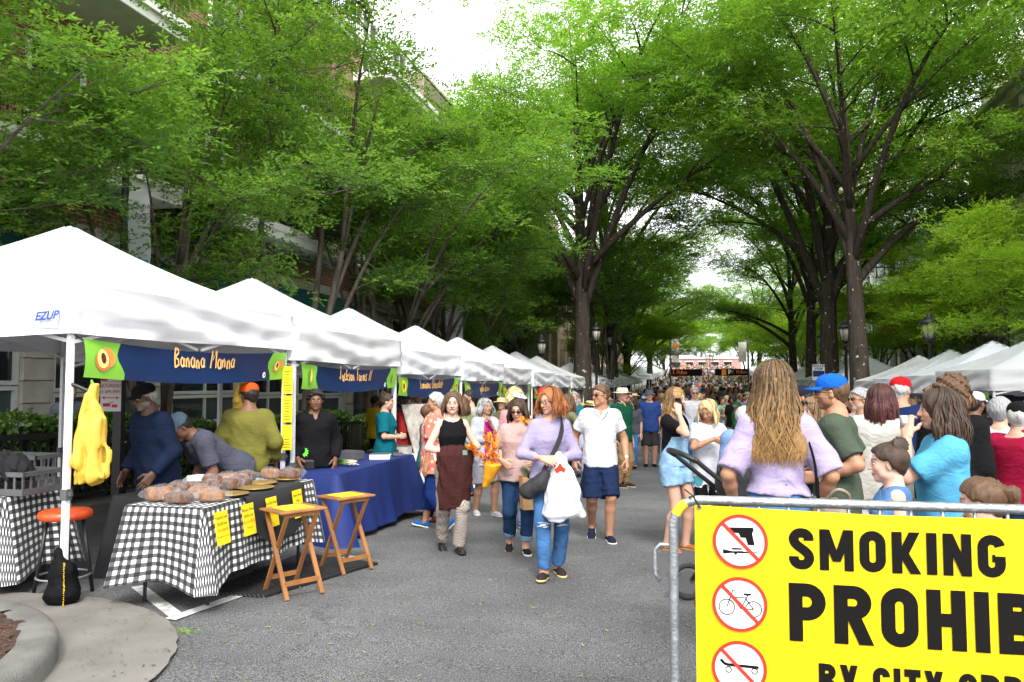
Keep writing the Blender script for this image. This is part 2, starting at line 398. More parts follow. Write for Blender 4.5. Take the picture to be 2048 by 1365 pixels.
def hand(F, Wp, D, N, s, side, curl=.35, spread=1.0, point=False):
    "palm and five fingers: wrist, finger direction, back-of-hand normal"
    D = D / np.linalg.norm(D); N = N - D * (N @ D); N /= np.linalg.norm(N) + 1e-9; X = np.cross(D, N) * side
    for i, x in enumerate((-.028, -.009, .010, .028)):
        F.rc(Wp + X * x * .6 * s - D * .01 * s, Wp + D * .085 * s + X * x * s, .019 * s, .0155 * s, .014 * s)
    base = [(-.030, .078, .058), (-.0105, .088, .070), (.0095, .090, .075), (.029, .084, .066)]
    for i, (x, l0, L) in enumerate(base):
        p = Wp + D * l0 * s + X * x * s; c = curl * (1.0 if i < 3 or not point else .1); d = D + X * x * 2.2 * spread; d /= np.linalg.norm(d)
        n = -N; ang = 0
        for j, (f, r0, r1) in enumerate(((.46, .0105, .0095), (.30, .0095, .0088), (.24, .0088, .0072))):
            ang += c * (.55, .85, .6)[j]
            dd = d * math.cos(ang) + n * math.sin(ang); q = p + dd * L * f * s
            F.rc(p, q, r0 * s, r1 * s, .003 * s); p = q
    p = Wp + D * .018 * s + X * .026 * s; d1 = D * .55 + X * .75 - N * (.25 + curl * .3); d1 /= np.linalg.norm(d1)
    q = p + d1 * .042 * s; F.rc(p, q, .0155 * s, .0125 * s, .012 * s)
    d2 = D * .85 + X * (.30 - .4 * curl) - N * (.2 + curl * .5); d2 /= np.linalg.norm(d2); r = q + d2 * .030 * s; F.rc(q, r, .0120 * s, .0108 * s, .003)
    F.rc(r, r + d2 * .022 * s - N * curl * .008 * s, .0108 * s, .0085 * s, .003)
def locks(rnd, C, Rh, u, n, length, part=0.0, wave=.05, face=62, vol=1.0, back=None, seg=12, sides=5, width=.06, floor=None, thr=(86, 104)):
    "hair as tapered locks: along the skull from the parting, then hanging down"
    V = []; Fc = []; T = []; cnt = 0
    for i in range(n):
        az = rnd.uniform(face, 360 - face); edge = min(az - face, 360 - face - az)
        a = R(az); cr = np.array([part, .02, 0]); lay = rnd.uniform(.03, .095) * vol
        th0 = rnd.uniform(3, 30) if rnd.random() < .7 else rnd.uniform(30, 60); th1 = rnd.uniform(*thr); rr = np.array([.345 + lay, .425 + lay, .375 + lay])
        pts = []
        m1 = max(4, seg // 2)
        for t in np.linspace(0, 1, m1):
            th = R(th0 + (th1 - th0) * t)
            aa = a if edge > 25 else a + (R(face if az < 180 else 360 - face) - a) * 0 + (1 - t) * (R(180) - a) * .18
            pts.append(np.array([math.sin(th) * math.sin(aa) * rr[0] + part * (1 - t), .06 - math.sin(th) * math.cos(aa) * rr[1], .13 + math.cos(th) * rr[2]]))
        P = [C + Rh @ (p * u) for p in pts]
        Ln = length * rnd.uniform(.82, 1.06) if not callable(length) else length(az) * rnd.uniform(.85, 1.05)
        end = P[-1]; out = end - C; out[2] = 0; out /= np.linalg.norm(out) + 1e-9; ph = rnd.uniform(0, 6.28); m2 = seg - m1 + 1
        sidev = np.array([-out[1], out[0], 0])
        for t in np.linspace(0, 1, m2 + 1)[1:]:
            fl = (.10 * math.sin(t * 2.2) * vol + .02 * rnd.uniform(-1, 1)) * u
            if callable(wave): wv = wave(t)
            else: wv = wave
            p = end + np.array([0, 0, -Ln * t * u]) + out * fl + sidev * (wv * u * math.sin(ph + t * Ln * 4.2) * min(1, t * 3)) + out * (wv * .7 * u * math.cos(ph * 1.7 + t * Ln * 4.0) * min(1, t * 3))
            if floor is not None: p = floor(p)
            P.append(p)
        P = np.array(P); m = len(P); tt = np.linspace(0, 1, m)
        w = width * u * rnd.uniform(.6, 1.25) * np.minimum(1, .6 + tt * 2) * np.clip((1.04 - tt) * 3.2, .08, 1)
        Tn = np.gradient(P, axis=0); Tn /= np.linalg.norm(Tn, axis=1)[:, None] + 1e-9
        O = P - C; O = O - Tn * (O * Tn).sum(1)[:, None]; O /= np.linalg.norm(O, axis=1)[:, None] + 1e-9; B = np.cross(Tn, O)
        for k in range(m):
            for j in range(sides):
                an = 2 * math.pi * j / sides; V.append(P[k] + w[k] * (math.cos(an) * B[k] + .55 * math.sin(an) * O[k]))
        tone = rnd.uniform(.05, .95); tn = np.repeat(tone * (.75 + .4 * tt), sides); T.append(tn)
        base = cnt * m * sides
        for k in range(m - 1):
            for j in range(sides):
                Fc.append((base + k * sides + j, base + k * sides + (j + 1) % sides, base + (k + 1) * sides + (j + 1) % sides, base + (k + 1) * sides + j))
        cnt += 1
    return np.array(V), np.array(Fc), np.concatenate(T)
SK = dict(fair=(.50, .285, .20), pale=(.58, .36, .275), tan=(.38, .195, .115), mid=(.30, .15, .09), brown=(.17, .08, .045), dark=(.075, .035, .022))
HC = dict(black=((.006, .005, .005), (.035, .028, .025)), dkbrown=((.014, .008, .005), (.075, .045, .028)), brown=((.03, .016, .009), (.17, .09, .045)), ltbrown=((.06, .034, .017), (.30, .175, .085)),
          blonde=((.24, .15, .06), (.72, .55, .30)), red=((.10, .028, .008), (.46, .17, .05)), grey=((.05, .05, .052), (.50, .50, .50)), white=((.20, .195, .185), (.55, .54, .52)), auburn=((.02, .006, .006), (.10, .03, .025)), ombre=((.022, .013, .008), (.52, .30, .11)))
DEF_ARM = dict(t=(.045, .015, -.315), h=(.35, -1, 0), curl=.35)
STAND = ((.055, 0.0, .045, 0, .12), (.055, 0.0, .045, 0, .12))
def WALK(a=.13, b=-.15, lift=.085, lead='L'):
    f = (.045, a, .048, -.12, .08); k = (.045, b, lift, .75, .08)
    return (f, k) if lead == 'L' else (k, f)
PEOPLE = []
def person(label, px=None, d=None, top=None, yaw=0, sex='f', at=None, H=None, g=1.0, lean=0, side=0, twist=0, legs=STAND, arms=(DEF_ARM, DEF_ARM), head=(0, 0, 0), skin='fair', hair=('short', 'brown'),
           shirt=None, pants=None, shoes=None, hat=None, specs=None, beard=None, lod=None, cat='person', group=None, name='person', parts=True, hipdrop=0.0, age=1.0, seedv=None, brow=None, mouth=0, foot=None, face=None):
    "px: column of the body, d: distance, top: row of the head's top"
    seedv = len(PEOPLE) * 13 + 5 if seedv is None else seedv; rnd = random.Random(seedv)
    if foot is not None:
        p = gp(px, foot); x, y = p[0], p[1]; d = (p - EYE) @ _f
    elif at is not None: x, y = at; d = (np.array([x, y, 1.6]) - EYE) @ _f
    else: x, y = place(px, d)
    zg = G(y)
    if face is not None: yaw = math.atan2(-x, y) + R(face)
    if H is None:
        H = W(px, top, d)[2] - zg
        if hat and hat[0] in ('cap', 'straw', 'bucket', 'visor'): H -= .02
        H = H / math.cos(lean * .5) if abs(lean) < .6 else H
    if lod is None: lod = 0 if d < 9.3 else (1 if d < 17 else 2)
    hb = (.013, .017, .024)[lod]; hh_ = (.0055, .009, .016)[lod]; hc = (.0115, .015, .022)[lod]; hw = (.0048, .008, .016)[lod]
    root = empty(name, (x, y, zg), 0, label, cat, group); root.rotation_euler = (0, 0, yaw)
    PEOPLE.append(root)
    u = .137 * H * age; kid = age > 1.1
    hipz = (.525 - hipdrop) * H; hipc = np.array([0, 0, hipz]); RT = rz(twist) @ ry(side) @ rx(lean)
    def TP(x, y, z): return hipc + RT @ (np.array([x, y, z * (1.06 if z > 0 else 1)]) * H)
    sw = .092 if sex == 'm' else .077
    if kid: sw *= .9
    sw *= .5 + .5 * g
    neckb = TP(0, .010, .298); Cn = TP(0, -.012, .355 if not kid else .345)
    Rh = rz(twist) @ rx(lean * .35) @ rz(head[0]) @ rx(head[1]) @ ry(head[2])
    C = Cn + Rh @ np.array([0, -.04, .20]) * u * .45 + np.array([0, 0, .028 * H])
    # limbs
    arm = []
    for s, A in ((1, arms[0]), (-1, arms[1])):
        S = TP(s * sw, .004, .268); t = A['t']; hnt = A.get('h', (.35, -1, 0))
        ref = RT if not A.get('w') else rz(twist)
        T = S + ref @ (np.array([s * t[0], -t[1], t[2]]) * H)
        E, T = ik(S, T, UA * H, FA * H, ref @ np.array([s * hnt[0], -hnt[1], hnt[2]]))
        D = T - E; D /= np.linalg.norm(D)
        if 'd' in A: D = ref @ np.array([s * A['d'][0], -A['d'][1], A['d'][2]])
        Nn = ref @ np.array([s * A['n'][0], -A['n'][1], A['n'][2]]) if 'n' in A else ref @ np.array([s * .9, -.35, .1])
        arm.append((S, E, T, D, Nn, A.get('curl', .35), s))
    leg = []
    for s, L in ((1, legs[0]), (-1, legs[1])):
        S = hipc + rz(twist * .3) @ (np.array([s * .050, .004, -.012]) * H); An = np.array([s * L[0] * H, -L[1] * H, L[2] * H])
        K, An = ik(S, An, TH * H, SH * H, (s * .12, -1, 0)); leg.append((S, K, An, L[3], s * L[4], s))
    gm = .5 + .5 * g
    lo = np.array([-.62, -.62, -.02]) * H; hi = np.array([.62, .62, 1.1]) * H
    allp = np.array([p for a in arm for p in a[:3]] + [p for a in leg for p in a[:3]] + [C, hipc])
    lo = allp.min(0) - .13 * H * gm; hi = allp.max(0) + .13 * H * gm
    sh = shirt or {}; pn = pants or {}
    # ---- body
    F = Field(lo, hi, hb); tab = [(z * H, a * H * gm * .95 - .010, b * H * g * .95 - .010, c * H) for z, a, b, c in TORSO[sex]]
    F.loft(hipc, RT, tab, 0)
    F.rc(TP(0, .012, .275), C + Rh @ np.array([0, .12, -.22]) * u, .040 * H * gm * (1 if sex == 'm' else .86), .245 * u * (1.05 if sex == 'm' else .88), .03 * H)
    for S, E, T, D, Nn, cu, s in arm:
        r = (.033 if sex == 'm' else .028) * H * gm; ins = sh.get('sleeve', .55) >= 1.2 if shirt else False
        if ins: r *= .86
        F.rc(TP(s * .03, .01, .285), S, .021 * H, r * .92, .03 * H); F.rc(S, E, r, r * .80, .02 * H)
        m = E + (T - E) * .3; F.rc(E, m, r * .78, r * .80, .01 * H); F.rc(m, T, r * .80, .0165 * H * (1 if sex == 'm' else .9), .008 * H)
    for S, K, An, pt, ty, s in leg:
        r = .050 * H * gm
        if pants and pn.get('kind', 'jeans') == 'jeans': r *= .80
        F.rc(S, K, r * .95, r * .68, .02 * H); m = K + (An - K) * .32 + np.array([0, .008 * H, 0]); F.rc(K, m, r * .66, r * .70, .015 * H); F.rc(m, An, r * .70, .0235 * H, .012 * H)
        F.rc(An, An + np.array([0, 0, -.02 * H]), .0235 * H, .024 * H, .01 * H)
        fd = rz(ty) @ rx(pt) @ np.array([0, -1.0, 0]); F.rc(An + np.array([0, .008 * H, -.022 * H]), An + fd * .07 * H + np.array([0, 0, -.03 * H]), .014 * H, .009 * H, .008 * H)
    meshes = [F.net()]
    # ---- head, fine
    Fh = Field(C - .68 * u, C + .68 * u, hh_); head_local(Fh, C, Rh, u, sex)
    Fh.rc(C + Rh @ np.array([0, .10, -.2]) * u, C + Rh @ np.array([0, .13, -.62]) * u, .235 * u, .25 * u, .1 * u)
    if mouth: Fh.ell(C + Rh @ np.array([0, -.37, -.255]) * u, np.array([.055, .06, .03 * mouth]) * u, Rh, .01, neg=True)
    hv, hf = Fh.net(); nb = len(meshes[0][0]); meshes.append((hv, hf))
    hs = H / 1.72 * (1.05 if sex == 'm' else .96)
    for S, E, T, D, Nn, cu, s in arm:
        Fw = Field(T - .17 * hs, T + .17 * hs, hw); Fw.rc(T - (T - E) / np.linalg.norm(T - E) * .05 * hs, T + D * .012 * hs, .025 * hs, .022 * hs)
        hand(Fw, T + D * .012 * hs, D, Nn, hs, s, cu); meshes.append(Fw.net())
    BV, BF = joined(meshes)
    me = npmesh('body', BV, BF)
    tint = np.ones((len(BV), 4), np.float32)
    hc_ = HC[hair[1]]; bc = tuple(np.clip(np.array(hc_[0]) * .6 + np.array(hc_[1]) * .4, .02, .5) / np.array(SK[skin]) * (.9 if hair[1] not in ('white', 'grey', 'blonde') else .6)) if brow is None else brow
    tint[nb:nb + len(hv)] = head_tint(hv, C, Rh, u, bc, (.86, .48, .48) if sex == 'f' else (.9, .62, .6), sex, beard)
    set_attr(me, 'tint', tint, 'COL')
    body = link('body', me, skin_mat(SK[skin]), root)
    # eyes
    if lod < 2 and not (specs and specs[0] == 'sun'):
        for s in (-1, 1):
            mb = MB(); c = C + Rh @ np.array([s * .135, -.292, .018]) * u; mb.ell(c, (.060 * u, .060 * u, .042 * u), 10, 6)
            o = mb.build('eye', mat('eye_white', (.50, .48, .45), .3, .05), body, True)
            if lod == 0:
                mb = MB(); mb.ell(c + Rh @ np.array([0, -.034, 0]) * u, .036 * u, 8, 6); mb.build('iris', mat('iris', (.03, .018, .012), .15, .2), body, True)
    # ---- top garment
    def gar(nm, F, m, amp=.006, fr=24, parent=root):
        F.folds(amp, fr, seedv + len(nm)); v, f = F.net()
        if len(v) == 0: return None
        return link(nm, npmesh(nm, v, f), m, parent)
    if shirt:
        e = sh.get('e', .012); lo2 = lo - .06; hi2 = hi + .06
        F = Field(lo2, hi2, hc); hem = sh.get('hem', -.06); fl = sh.get('flare', .0); T0 = TORSO[sex]; hipA = max(t[1] for t in T0[:4])
        tb = []
        for z, a, b, c in T0:
            if z < .17 and sh.get('loose', .3): w = sh.get('loose', .3); a = a * (1 - w) + max(a, .092 if sex == 'f' else .1) * w; b = b * (1 - w) + max(b, .066) * w
            if z < .10: a += fl * (.10 - z) / .16; b += fl * (.10 - z) / .16 * .8
            ex = e + (.014 if z < .09 and not sh.get('tuck') else 0)
            tb.append((z * H, a * H * gm + ex, b * H * g + ex, c * H))
        if hem < -.075: tb.insert(0, (hem * H, tb[0][1] + fl * .04 * H + .018 * H, tb[0][2] + fl * .04 * H + .008 * H, 0))
        F.loft(hipc, RT, tb, 0, z0=hem * H, z1=.320 * H)
        for S, E, T, D, Nn, cu, s in arm:
            r = (.033 if sex == 'm' else .028) * H * gm + e * .8; sl = sh.get('sleeve', .55); pf = sh.get('puff', 0)
            if sl <= 0:
                F.rc(TP(s * .035, .01, .278), TP(s * sw * .74, .006, .275), .022 * H, .026 * H, .02 * H); continue
            F.rc(TP(s * .03, .01, .283), S, .022 * H + e * .6, r * .97, .03 * H)
            if sl < 1: F.rc(S, E, r * (1.04 + pf), r * (1.0 + pf * 1.2) + e * .4, .025 * H, cut=sl)
            else:
                F.rc(S, E, r * (1.02 + pf), r * .92, .025 * H); F.rc(E, T, r * .92, r * .66, .012 * H, cut=min(sl - 1, 1.0))
        nk = sh.get('neck', .036)
        if sh.get('vneck'):
            F.ell(TP(0, -.080, .298), np.array([.032, .05, .055]) * H, RT @ rx(-.25), .004, neg=True)
        F.ell(TP(0, .0, .318), np.array([nk * 1.02, nk * 1.15, .030 if nk < .05 else .05]) * H, RT, .004, neg=True)
        if sh.get('lowback'): F.ell(TP(0, .07, .29), np.array([.045, .05, .10]) * H, RT, .004, neg=True)
        if sh.get('open'):    # open front (a cardigan or jacket)
            F.ell(TP(0, -.085, .10), np.array([sh['open'], .07, .34]) * H, RT, .004, neg=True)
        if sh.get('collar'):
            F.rc(TP(0, .010, .296), TP(0, .004, .318), .044 * H, .042 * H, .004); F.ell(TP(0, -.004, .335), np.array([.036, .038, .05]) * H, RT, .003, neg=True)
            F.ell(TP(0, -.05, .315), np.array([.020, .03, .05]) * H, RT, .003, neg=True)
        sob = gar(sh.get('name', 'shirt'), F, sh['m'], sh.get('amp', .0085), sh.get('fr', 22))
        if sh.get('under'):
            F = Field(lo2, hi2, hc); F.loft(hipc, RT, [(z, a - e + .004, b - e + .005, c) for z, a, b, c in tb], 0, z0=-.03 * H, z1=.29 * H)
            F.ell(TP(0, .0, .318), np.array([.042, .045, .05]) * H, RT, .004, neg=True)
            gar('undershirt', F, sh['under'])
    # ---- legs garment
    if pants:
        kind = pn.get('kind', 'jeans'); e = pn.get('e', .008 if kind == 'jeans' else .014); F = Field(lo - .05, hi + .05, hc)
        tb = [(z * H, a * H * gm + e * .4, b * H * g + e * .4, c * H) for z, a, b, c in TORSO[sex]]; Rp = rz(twist * .3) @ rx(lean * .35)
        wz = pn.get('waist', .06); F.loft(hipc, Rp, tb, 0, z0=-.07 * H, z1=(wz if not shirt or sh.get('tuck') or sh.get('hem', -.06) > .0 else .02) * H)
        ln = pn.get('len', 1.0)
        if kind in ('jeans', 'shorts'):
            for S, K, An, pt, ty, s in leg:
                r = .050 * H * gm
                if kind == 'shorts':
                    F.rc(S, K, r + e, r * .80 + e + pn.get('flare', .012), .02 * H, cut=ln)
                else:
                    fl = pn.get('flare', 0)
                    F.rc(S, K, r + e, r * .70 + e, .02 * H); F.rc(K, An, r * .70 + e, r * .48 + e + .006 + fl, .012 * H, cut=ln)
        else:     # skirt
            hemz = pn.get('hem', -.2)
            w0 = TORSO[sex][1][1]
            tb2 = [(hemz * H, (w0 + pn.get('flare', .03)) * H * gm + e, (.07 + pn.get('flare', .03)) * H * g + e, 0), (-.04 * H, (w0 + .004) * H * gm + e, .072 * H * g + e, 0), (.0, (w0 + .003) * H * gm + e, .07 * H * g + e, .004 * H)]
            F.loft(hipc, Rp, tb2, .02)
        po = gar(pn.get('name', {'jeans': 'trousers', 'shorts': 'shorts', 'skirt': 'skirt'}[kind]), F, pn['m'], pn.get('amp', .0075), 30)
        if pn.get('cuff'):
            for S, K, An, pt, ty, s in leg:
                r = .050 * H * gm * .48 + e + .012; a = K + (An - K) * (ln - .13); b = K + (An - K) * (ln + .02)
                Fq = Field(np.minimum(a, b) - .09, np.maximum(a, b) + .09, .009); Fq.rc(a, b, r + .004, r + .004, 0, cut=1.0); Fq.plane(a, a - b); v, f = Fq.net(); link('trouser_cuff', npmesh('trouser_cuff', v, f), pn['cuff'], root)
    # ---- shoes
    if shoes is not None and lod < 2:
        hs2 = .0085 if lod == 0 else .013
        for S, K, An, pt, ty, s in leg:
            Rf = rz(ty) @ rx(pt); sc = H / 1.72 * (1.06 if sex == 'm' else .98)
            if kid: sc *= 1.1
            def fp(x, y, z): return An + Rf @ (np.array([x, y, z]) * sc) + np.array([0, 0, 0])
            zs = -.078 * (1 if True else 0)
            Fs = Field(An - .30 * sc, An + .30 * sc, hs2)
            low = shoes.get('low', 0)
            Fs.ell(fp(0, .030, -.045), np.array([.034, .045, .042]) * sc, Rf); Fs.rc(fp(0, .02, -.045), fp(0, -.10, -.052), .036 * sc, .040 * sc, .02)
            Fs.ell(fp(s * -.004, -.135, -.060), np.array([.042, .062, .030]) * sc, Rf, .03)
            if not low: Fs.rc(fp(0, .008, -.04), fp(0, .014, .005 if not shoes.get('boot') else .06), .037 * sc, .036 * sc, .02)
            else: Fs.ell(fp(0, -.035, .005), np.array([.034, .07, .028]) * sc, Rf, .01, neg=True)
            Fu = Field(An - .30 * sc, An + .30 * sc, hs2); Fu.F = Fs.F.copy()
            up = Rf @ np.array([0, 0, 1.0]); Fu.plane(fp(0, 0, -.062), -up)
            v, f = Fu.net(); so = link('shoe', npmesh('shoe', v, f), shoes['m'], root)
            Fb = Field(An - .30 * sc, An + .30 * sc, hs2)
            Fb.rc(fp(0, .028, -.07), fp(0, -.12, -.07), .040 * sc, .046 * sc); Fb.ell(fp(s * -.004, -.145, -.07), np.array([.045, .058, .04]) * sc, Rf, .02)
            Fb.plane(fp(0, 0, -.060), up); Fb.plane(fp(0, 0, -.083), -up)
            v, f = Fb.net()
            if len(v): link('sole', npmesh('sole', v, f), shoes['sole'], so)
            if shoes.get('lace'):
                mb = MB()
                for q in range(4):
                    yy = -.045 - q * .020; zz = -.012 - q * .0095
                    mb.tube([fp(-.026, yy, zz - .012), fp(0, yy + .004, zz + .003), fp(.026, yy, zz - .012)], .0035 * sc, 5)
                mb.build('laces', shoes['lace'], so, True)
    # ---- hair
    st, hcname = hair[0], hair[1]; hm = hair_mat(*HC[hcname])
    def P(x, y, z): return C + Rh @ (np.array([x, y, z]) * u)
    back = TP(0, .075 * g, .2)
    def floor(p):     # keep hanging hair outside the shoulders and back
        q = RT.T @ (p - hipc) / H
        if q[2] < .30:
            bw = np.interp(q[2], [t[0] for t in TORSO[sex]], [t[1] for t in TORSO[sex]]) * gm + .012; bd = np.interp(q[2], [t[0] for t in TORSO[sex]], [t[2] for t in TORSO[sex]]) * g + .016
            sl = np.clip((q[2] - .24) / .06, 0, 1); bw += (1 - sl) * 0 + .02
            k = math.sqrt((q[0] / bw) ** 2 + (q[1] / bd) ** 2)
            if k < 1:
                if k < 1e-3: k = 1e-3
                q[1] = (bd * math.sqrt(max(1 - (q[0] / bw) ** 2, .05))) * (1 if q[1] > -.01 else -1)
                p = hipc + RT @ (q * H)
        return p
    parts_h = []; tones = []
    if st != 'none':
        capm = hair[2] if len(hair) > 2 and isinstance(hair[2], dict) else {}
        Fq = Field(C - .78 * u, C + .78 * u, (.008, .012, .02)[lod]); th = capm.get('thick', .05 if st in ('short', 'crop') else .06)
        if st == 'crop': th = .025
        if st in ('curly', 'afro'): th = capm.get('thick', .13)
        if hat: th = .012
        Fq.ell(P(0, .07, .14), np.array([.335 + th, .41 + th, .375 + th]) * u, Rh)
        if st in ('short', 'crop', 'afro'):
            Fq.rc(P(0, .22, 0), P(0, .20, -.22), .26 * u, .20 * u, .05)
        elif st == 'curly':
            Fq.rc(P(0, .15, 0), P(0, .15, -.45), .40 * u, .30 * u, .05)
        elif st in ('bob', 'long', 'shoulder'):
            Fq.rc(P(0, .16, 0), P(0, .20, -.40), .34 * u, .22 * u, .06)
        else: Fq.rc(P(0, .2, 0), P(0, .22, -.15), .27 * u, .18 * u, .05)
        hl = capm.get('line', .30)
        if st in ('curly', 'bob', 'long', 'shoulder'): 
            Fq.ell(P(capm.get('part', 0) * .5, -.42, -.12), np.array([.26, .34, .50]) * u, Rh, .03 * u, neg=True)
        else:
            Fq.plane(P(0, -.29, hl), Rh @ np.array([0, -.70, -.72]) if st != 'x' else 0, .02 * u)
            for s in (-1, 1): Fq.ell(P(s * .37, -.02, -.06), np.array([.12, .12, .18]) * u, Rh, .02 * u, neg=True)
            Fq.plane(P(0, 0, -.33), Rh @ np.array([0, -.35, -1.0]))
        amp, fr = {'curly': (.016, 110), 'afro': (.010, 160)}.get(st, (.006, 90)); Fq.folds(amp * u / .23, fr, seedv, (1, 1, .35 if st not in ('curly', 'afro') else 1))
        v, f = Fq.net(); parts_h.append((v, f)); tones.append(np.full(len(v), .28) + .5 * np.abs(np.sin(v[:, 0] * 130 + v[:, 1] * 70)) * .5)
        sg, sd_ = ((14, 5), (9, 4), (7, 3))[lod]; nk = (1.0, .45, .2)[lod]; wd = (1, 1.5, 2.2)[lod]
        if st in ('bob', 'long', 'shoulder', 'curly'):
            ln = capm.get('len', {'bob': .52, 'shoulder': .85, 'long': 1.7, 'curly': .55}[st]); wv = capm.get('wave', {'curly': .13}.get(st, .045))
            v, f, t = locks(rnd, C, Rh, u, int(capm.get('n', 150) * nk), ln, capm.get('part', .0), wv, capm.get('face', 66), capm.get('vol', 1.0), seg=sg, sides=sd_, width=capm.get('w', .055) * wd, floor=floor)
            parts_h.append((v, f)); tones.append(t * capm.get('tone', 1.0) + capm.get('ombre', 0) * np.clip((C[2] - v[:, 2]) / (ln * u), 0, 1))
        elif st in ('short', 'afro') and lod == 0 and not hat:
            v, f, t = locks(rnd, C, Rh, u, 110, .02, .08, .005, 100, .35, seg=8, sides=4, width=.05, thr=(48, 82)); parts_h.append((v, f)); tones.append(t)
        if st in ('bun', 'ponytail'):
            Fb = Field(P(0, .5, .35) - .45 * u, P(0, .5, .35) + .45 * u, (.008, .012, .02)[lod])
            if st == 'bun': Fb.ell(P(capm.get('bx', 0), .33, .48), np.array([.17, .17, .16]) * u, Rh); Fb.folds(.014, 110, seedv)
            else: Fb.rc(P(0, .42, .30), P(0, .62, .12), .09 * u, .13 * u); Fb.rc(P(0, .62, .12), P(0, .66, -.15), .13 * u, .07 * u, .03); Fb.folds(.012, 100, seedv)
            v, f = Fb.net(); parts_h.append((v, f)); tones.append(np.full(len(v), .4))
        V, Fc = joined(parts_h); me = npmesh('hair', V, Fc); set_attr(me, 'tone', np.concatenate(tones)); link('hair', me, hm, root)
    if beard is not None and len(beard) > 2:
        Fb = Field(C - .7 * u, C + .7 * u, .008)
        Fb.ell(P(0, -.14, -.30), np.array([.285, .285, .27]) * u, Rh); Fb.plane(P(0, -.36, -.27), Rh @ np.array([0, -.75, .66])); Fb.plane(P(0, -.2, -.10), Rh @ np.array([0, -.2, 1])); Fb.folds(.005, 160, seedv)
        v, f = Fb.net(); me = npmesh('beard', v, f); set_attr(me, 'tone', np.full(len(v), .6)); link('beard', me, hair_mat(*HC[beard[2]]), root)
    # ---- hat
    def hp(mb_): mb_.v = [tuple(C + Rh @ (np.array(q) * u)) for q in mb_.v]; return mb_
    if hat:
        k, hmt = hat[0], hat[1]; mb = MB()
        back_ = hat[2] if len(hat) > 2 else 0
        if k == 'cap':
            prof = [(.435, .16), (.445, .22), (.435, .33), (.39, .44), (.30, .525), (.17, .57), (.02, .585)]
            mb.lathe(prof, 24, (0, 0, 0), False); mb.v = [(x * .90, y * 1.04 + .05, z) for x, y, z in mb.v]
            br = []; n = 13
            for zo in (0, -.022):
                for t in np.linspace(-1, 1, n):
                    a = t * 1.05; br.append((math.sin(a) * .40, .05 - math.cos(a) * .44, .20 + zo)); 
                for t in np.linspace(-1, 1, n):
                    a = t * 1.05; br.append((math.sin(a) * .40 * (1 + .02), .05 - math.cos(a) * .44 - .36 * math.cos(t * 1.45) ** .7, .135 + .10 * (t ** 2) * -.6 + zo + .02))
            fc = [(i, i + 1, n + i + 1, n + i) for i in range(n - 1)] + [(2 * n + i + 1, 2 * n + i, 3 * n + i, 3 * n + i + 1) for i in range(n - 1)] + [(n + i, n + i + 1, 3 * n + i + 1, 3 * n + i) for i in range(n - 1)]
            mb2 = MB(); mb2.add(br, fc); hp(mb2)
            mb.ell((0, .05, .585), (.03, .03, .018), 8, 4); hp(mb); o = mb.build('cap', hmt, root, True); mb2.build('visor', hat[2] if len(hat) > 2 and hat[2] else hmt, o, True)
        elif k == 'visor':
            mb.lathe([(.43, .14), (.44, .2), (.43, .30)], 24, cap=False); mb.v = [(x * .92, y * 1.04 + .05, z) for x, y, z in mb.v]; hp(mb); o = mb.build('cap', hmt, root, True)
            br = []; n = 13
            for t in np.linspace(-1, 1, n): a = t * 1.1; br.append((math.sin(a) * .40, .05 - math.cos(a) * .44, .2))
            for t in np.linspace(-1, 1, n): a = t * 1.1; br.append((math.sin(a) * .43, .05 - math.cos(a) * .44 - .34 * math.cos(t * 1.4) ** .7, .12))
            mb2 = MB(); mb2.add(br, [(i, i + 1, n + i + 1, n + i) for i in range(n - 1)]); hp(mb2); mb2.build('visor', hmt, o, True)
        else:
            wb = .78 if k == 'straw' else .66; dr = -.02 if k == 'straw' else -.10
            prof = [(wb, .20 + dr), (wb * .97, .215 + dr), (.47, .225), (.435, .25), (.42, .42), (.38, .52 if k == 'straw' else .50), (.26, .555), (.02, .55)]
            mb.lathe(prof, 28, cap=False); mb.v = [(x * .95, y * 1.05 + .04, z + .03 * math.sin(3 * math.atan2(y, x)) * (math.hypot(x, y) > .55)) for x, y, z in mb.v]; hp(mb); o = mb.build('hat', hmt, root, True)
            mb = MB(); mb.lathe([(.455, .235), (.448, .30)], 28, cap=False); mb.v = [(x * .95, y * 1.05 + .04, z) for x, y, z in mb.v]; hp(mb); mb.build('hat_band', hat[2] if len(hat) > 2 and hat[2] else hmt, o, True)
    if specs and lod < 2:
        mb = MB(); mb.cur = 0; up = .0
        if specs[0] == 'up': up = .36
        fy = -.415 if not up else -.33
        for s in (-1, 1):
            if specs[0] in ('sun', 'up'):
                mb.cur = 1; mb.ell((s * .145, fy, .02 + up), (.105, .022, .082), 12, 8)
            else:
                mb.cur = 0; mb.tube([(s * .145 + .10 * math.cos(a), fy - .012, .02 + up + .078 * math.sin(a)) for a in np.linspace(0, 6.283, 15)[:-1]], .012, 5, closed=True)
            mb.cur = 0; mb.tube([(s * .245, fy + .02, .035 + up), (s * .335, -.2, .03 + up * .9), (s * .36, .06, .0 + up * .75)], .013, 5)
        mb.tube([(-.06, fy - .01, .04 + up), (0, fy - .02, .05 + up), (.06, fy - .01, .04 + up)], .013, 5)
        hp(mb); mb.build('sunglasses' if specs[0] != 'clear' else 'glasses', [mat('frame_dark', (.02, .016, .014), .3, .1), specs[1] if len(specs) > 1 else mat('lens_dark', (.012, .010, .010), .08, .1, spec=.6)], root, True)
    info = dict(root=root, H=H, C=C, Rh=Rh, u=u, arm=arm, leg=leg, TP=TP, RT=RT, hipc=hipc, loc=np.array([x, y, zg]), yaw=yaw, d=d, hs=hs)
    return info
def to_world(info, p): return info['loc'] + rz(info['yaw']) @ np.array(p)
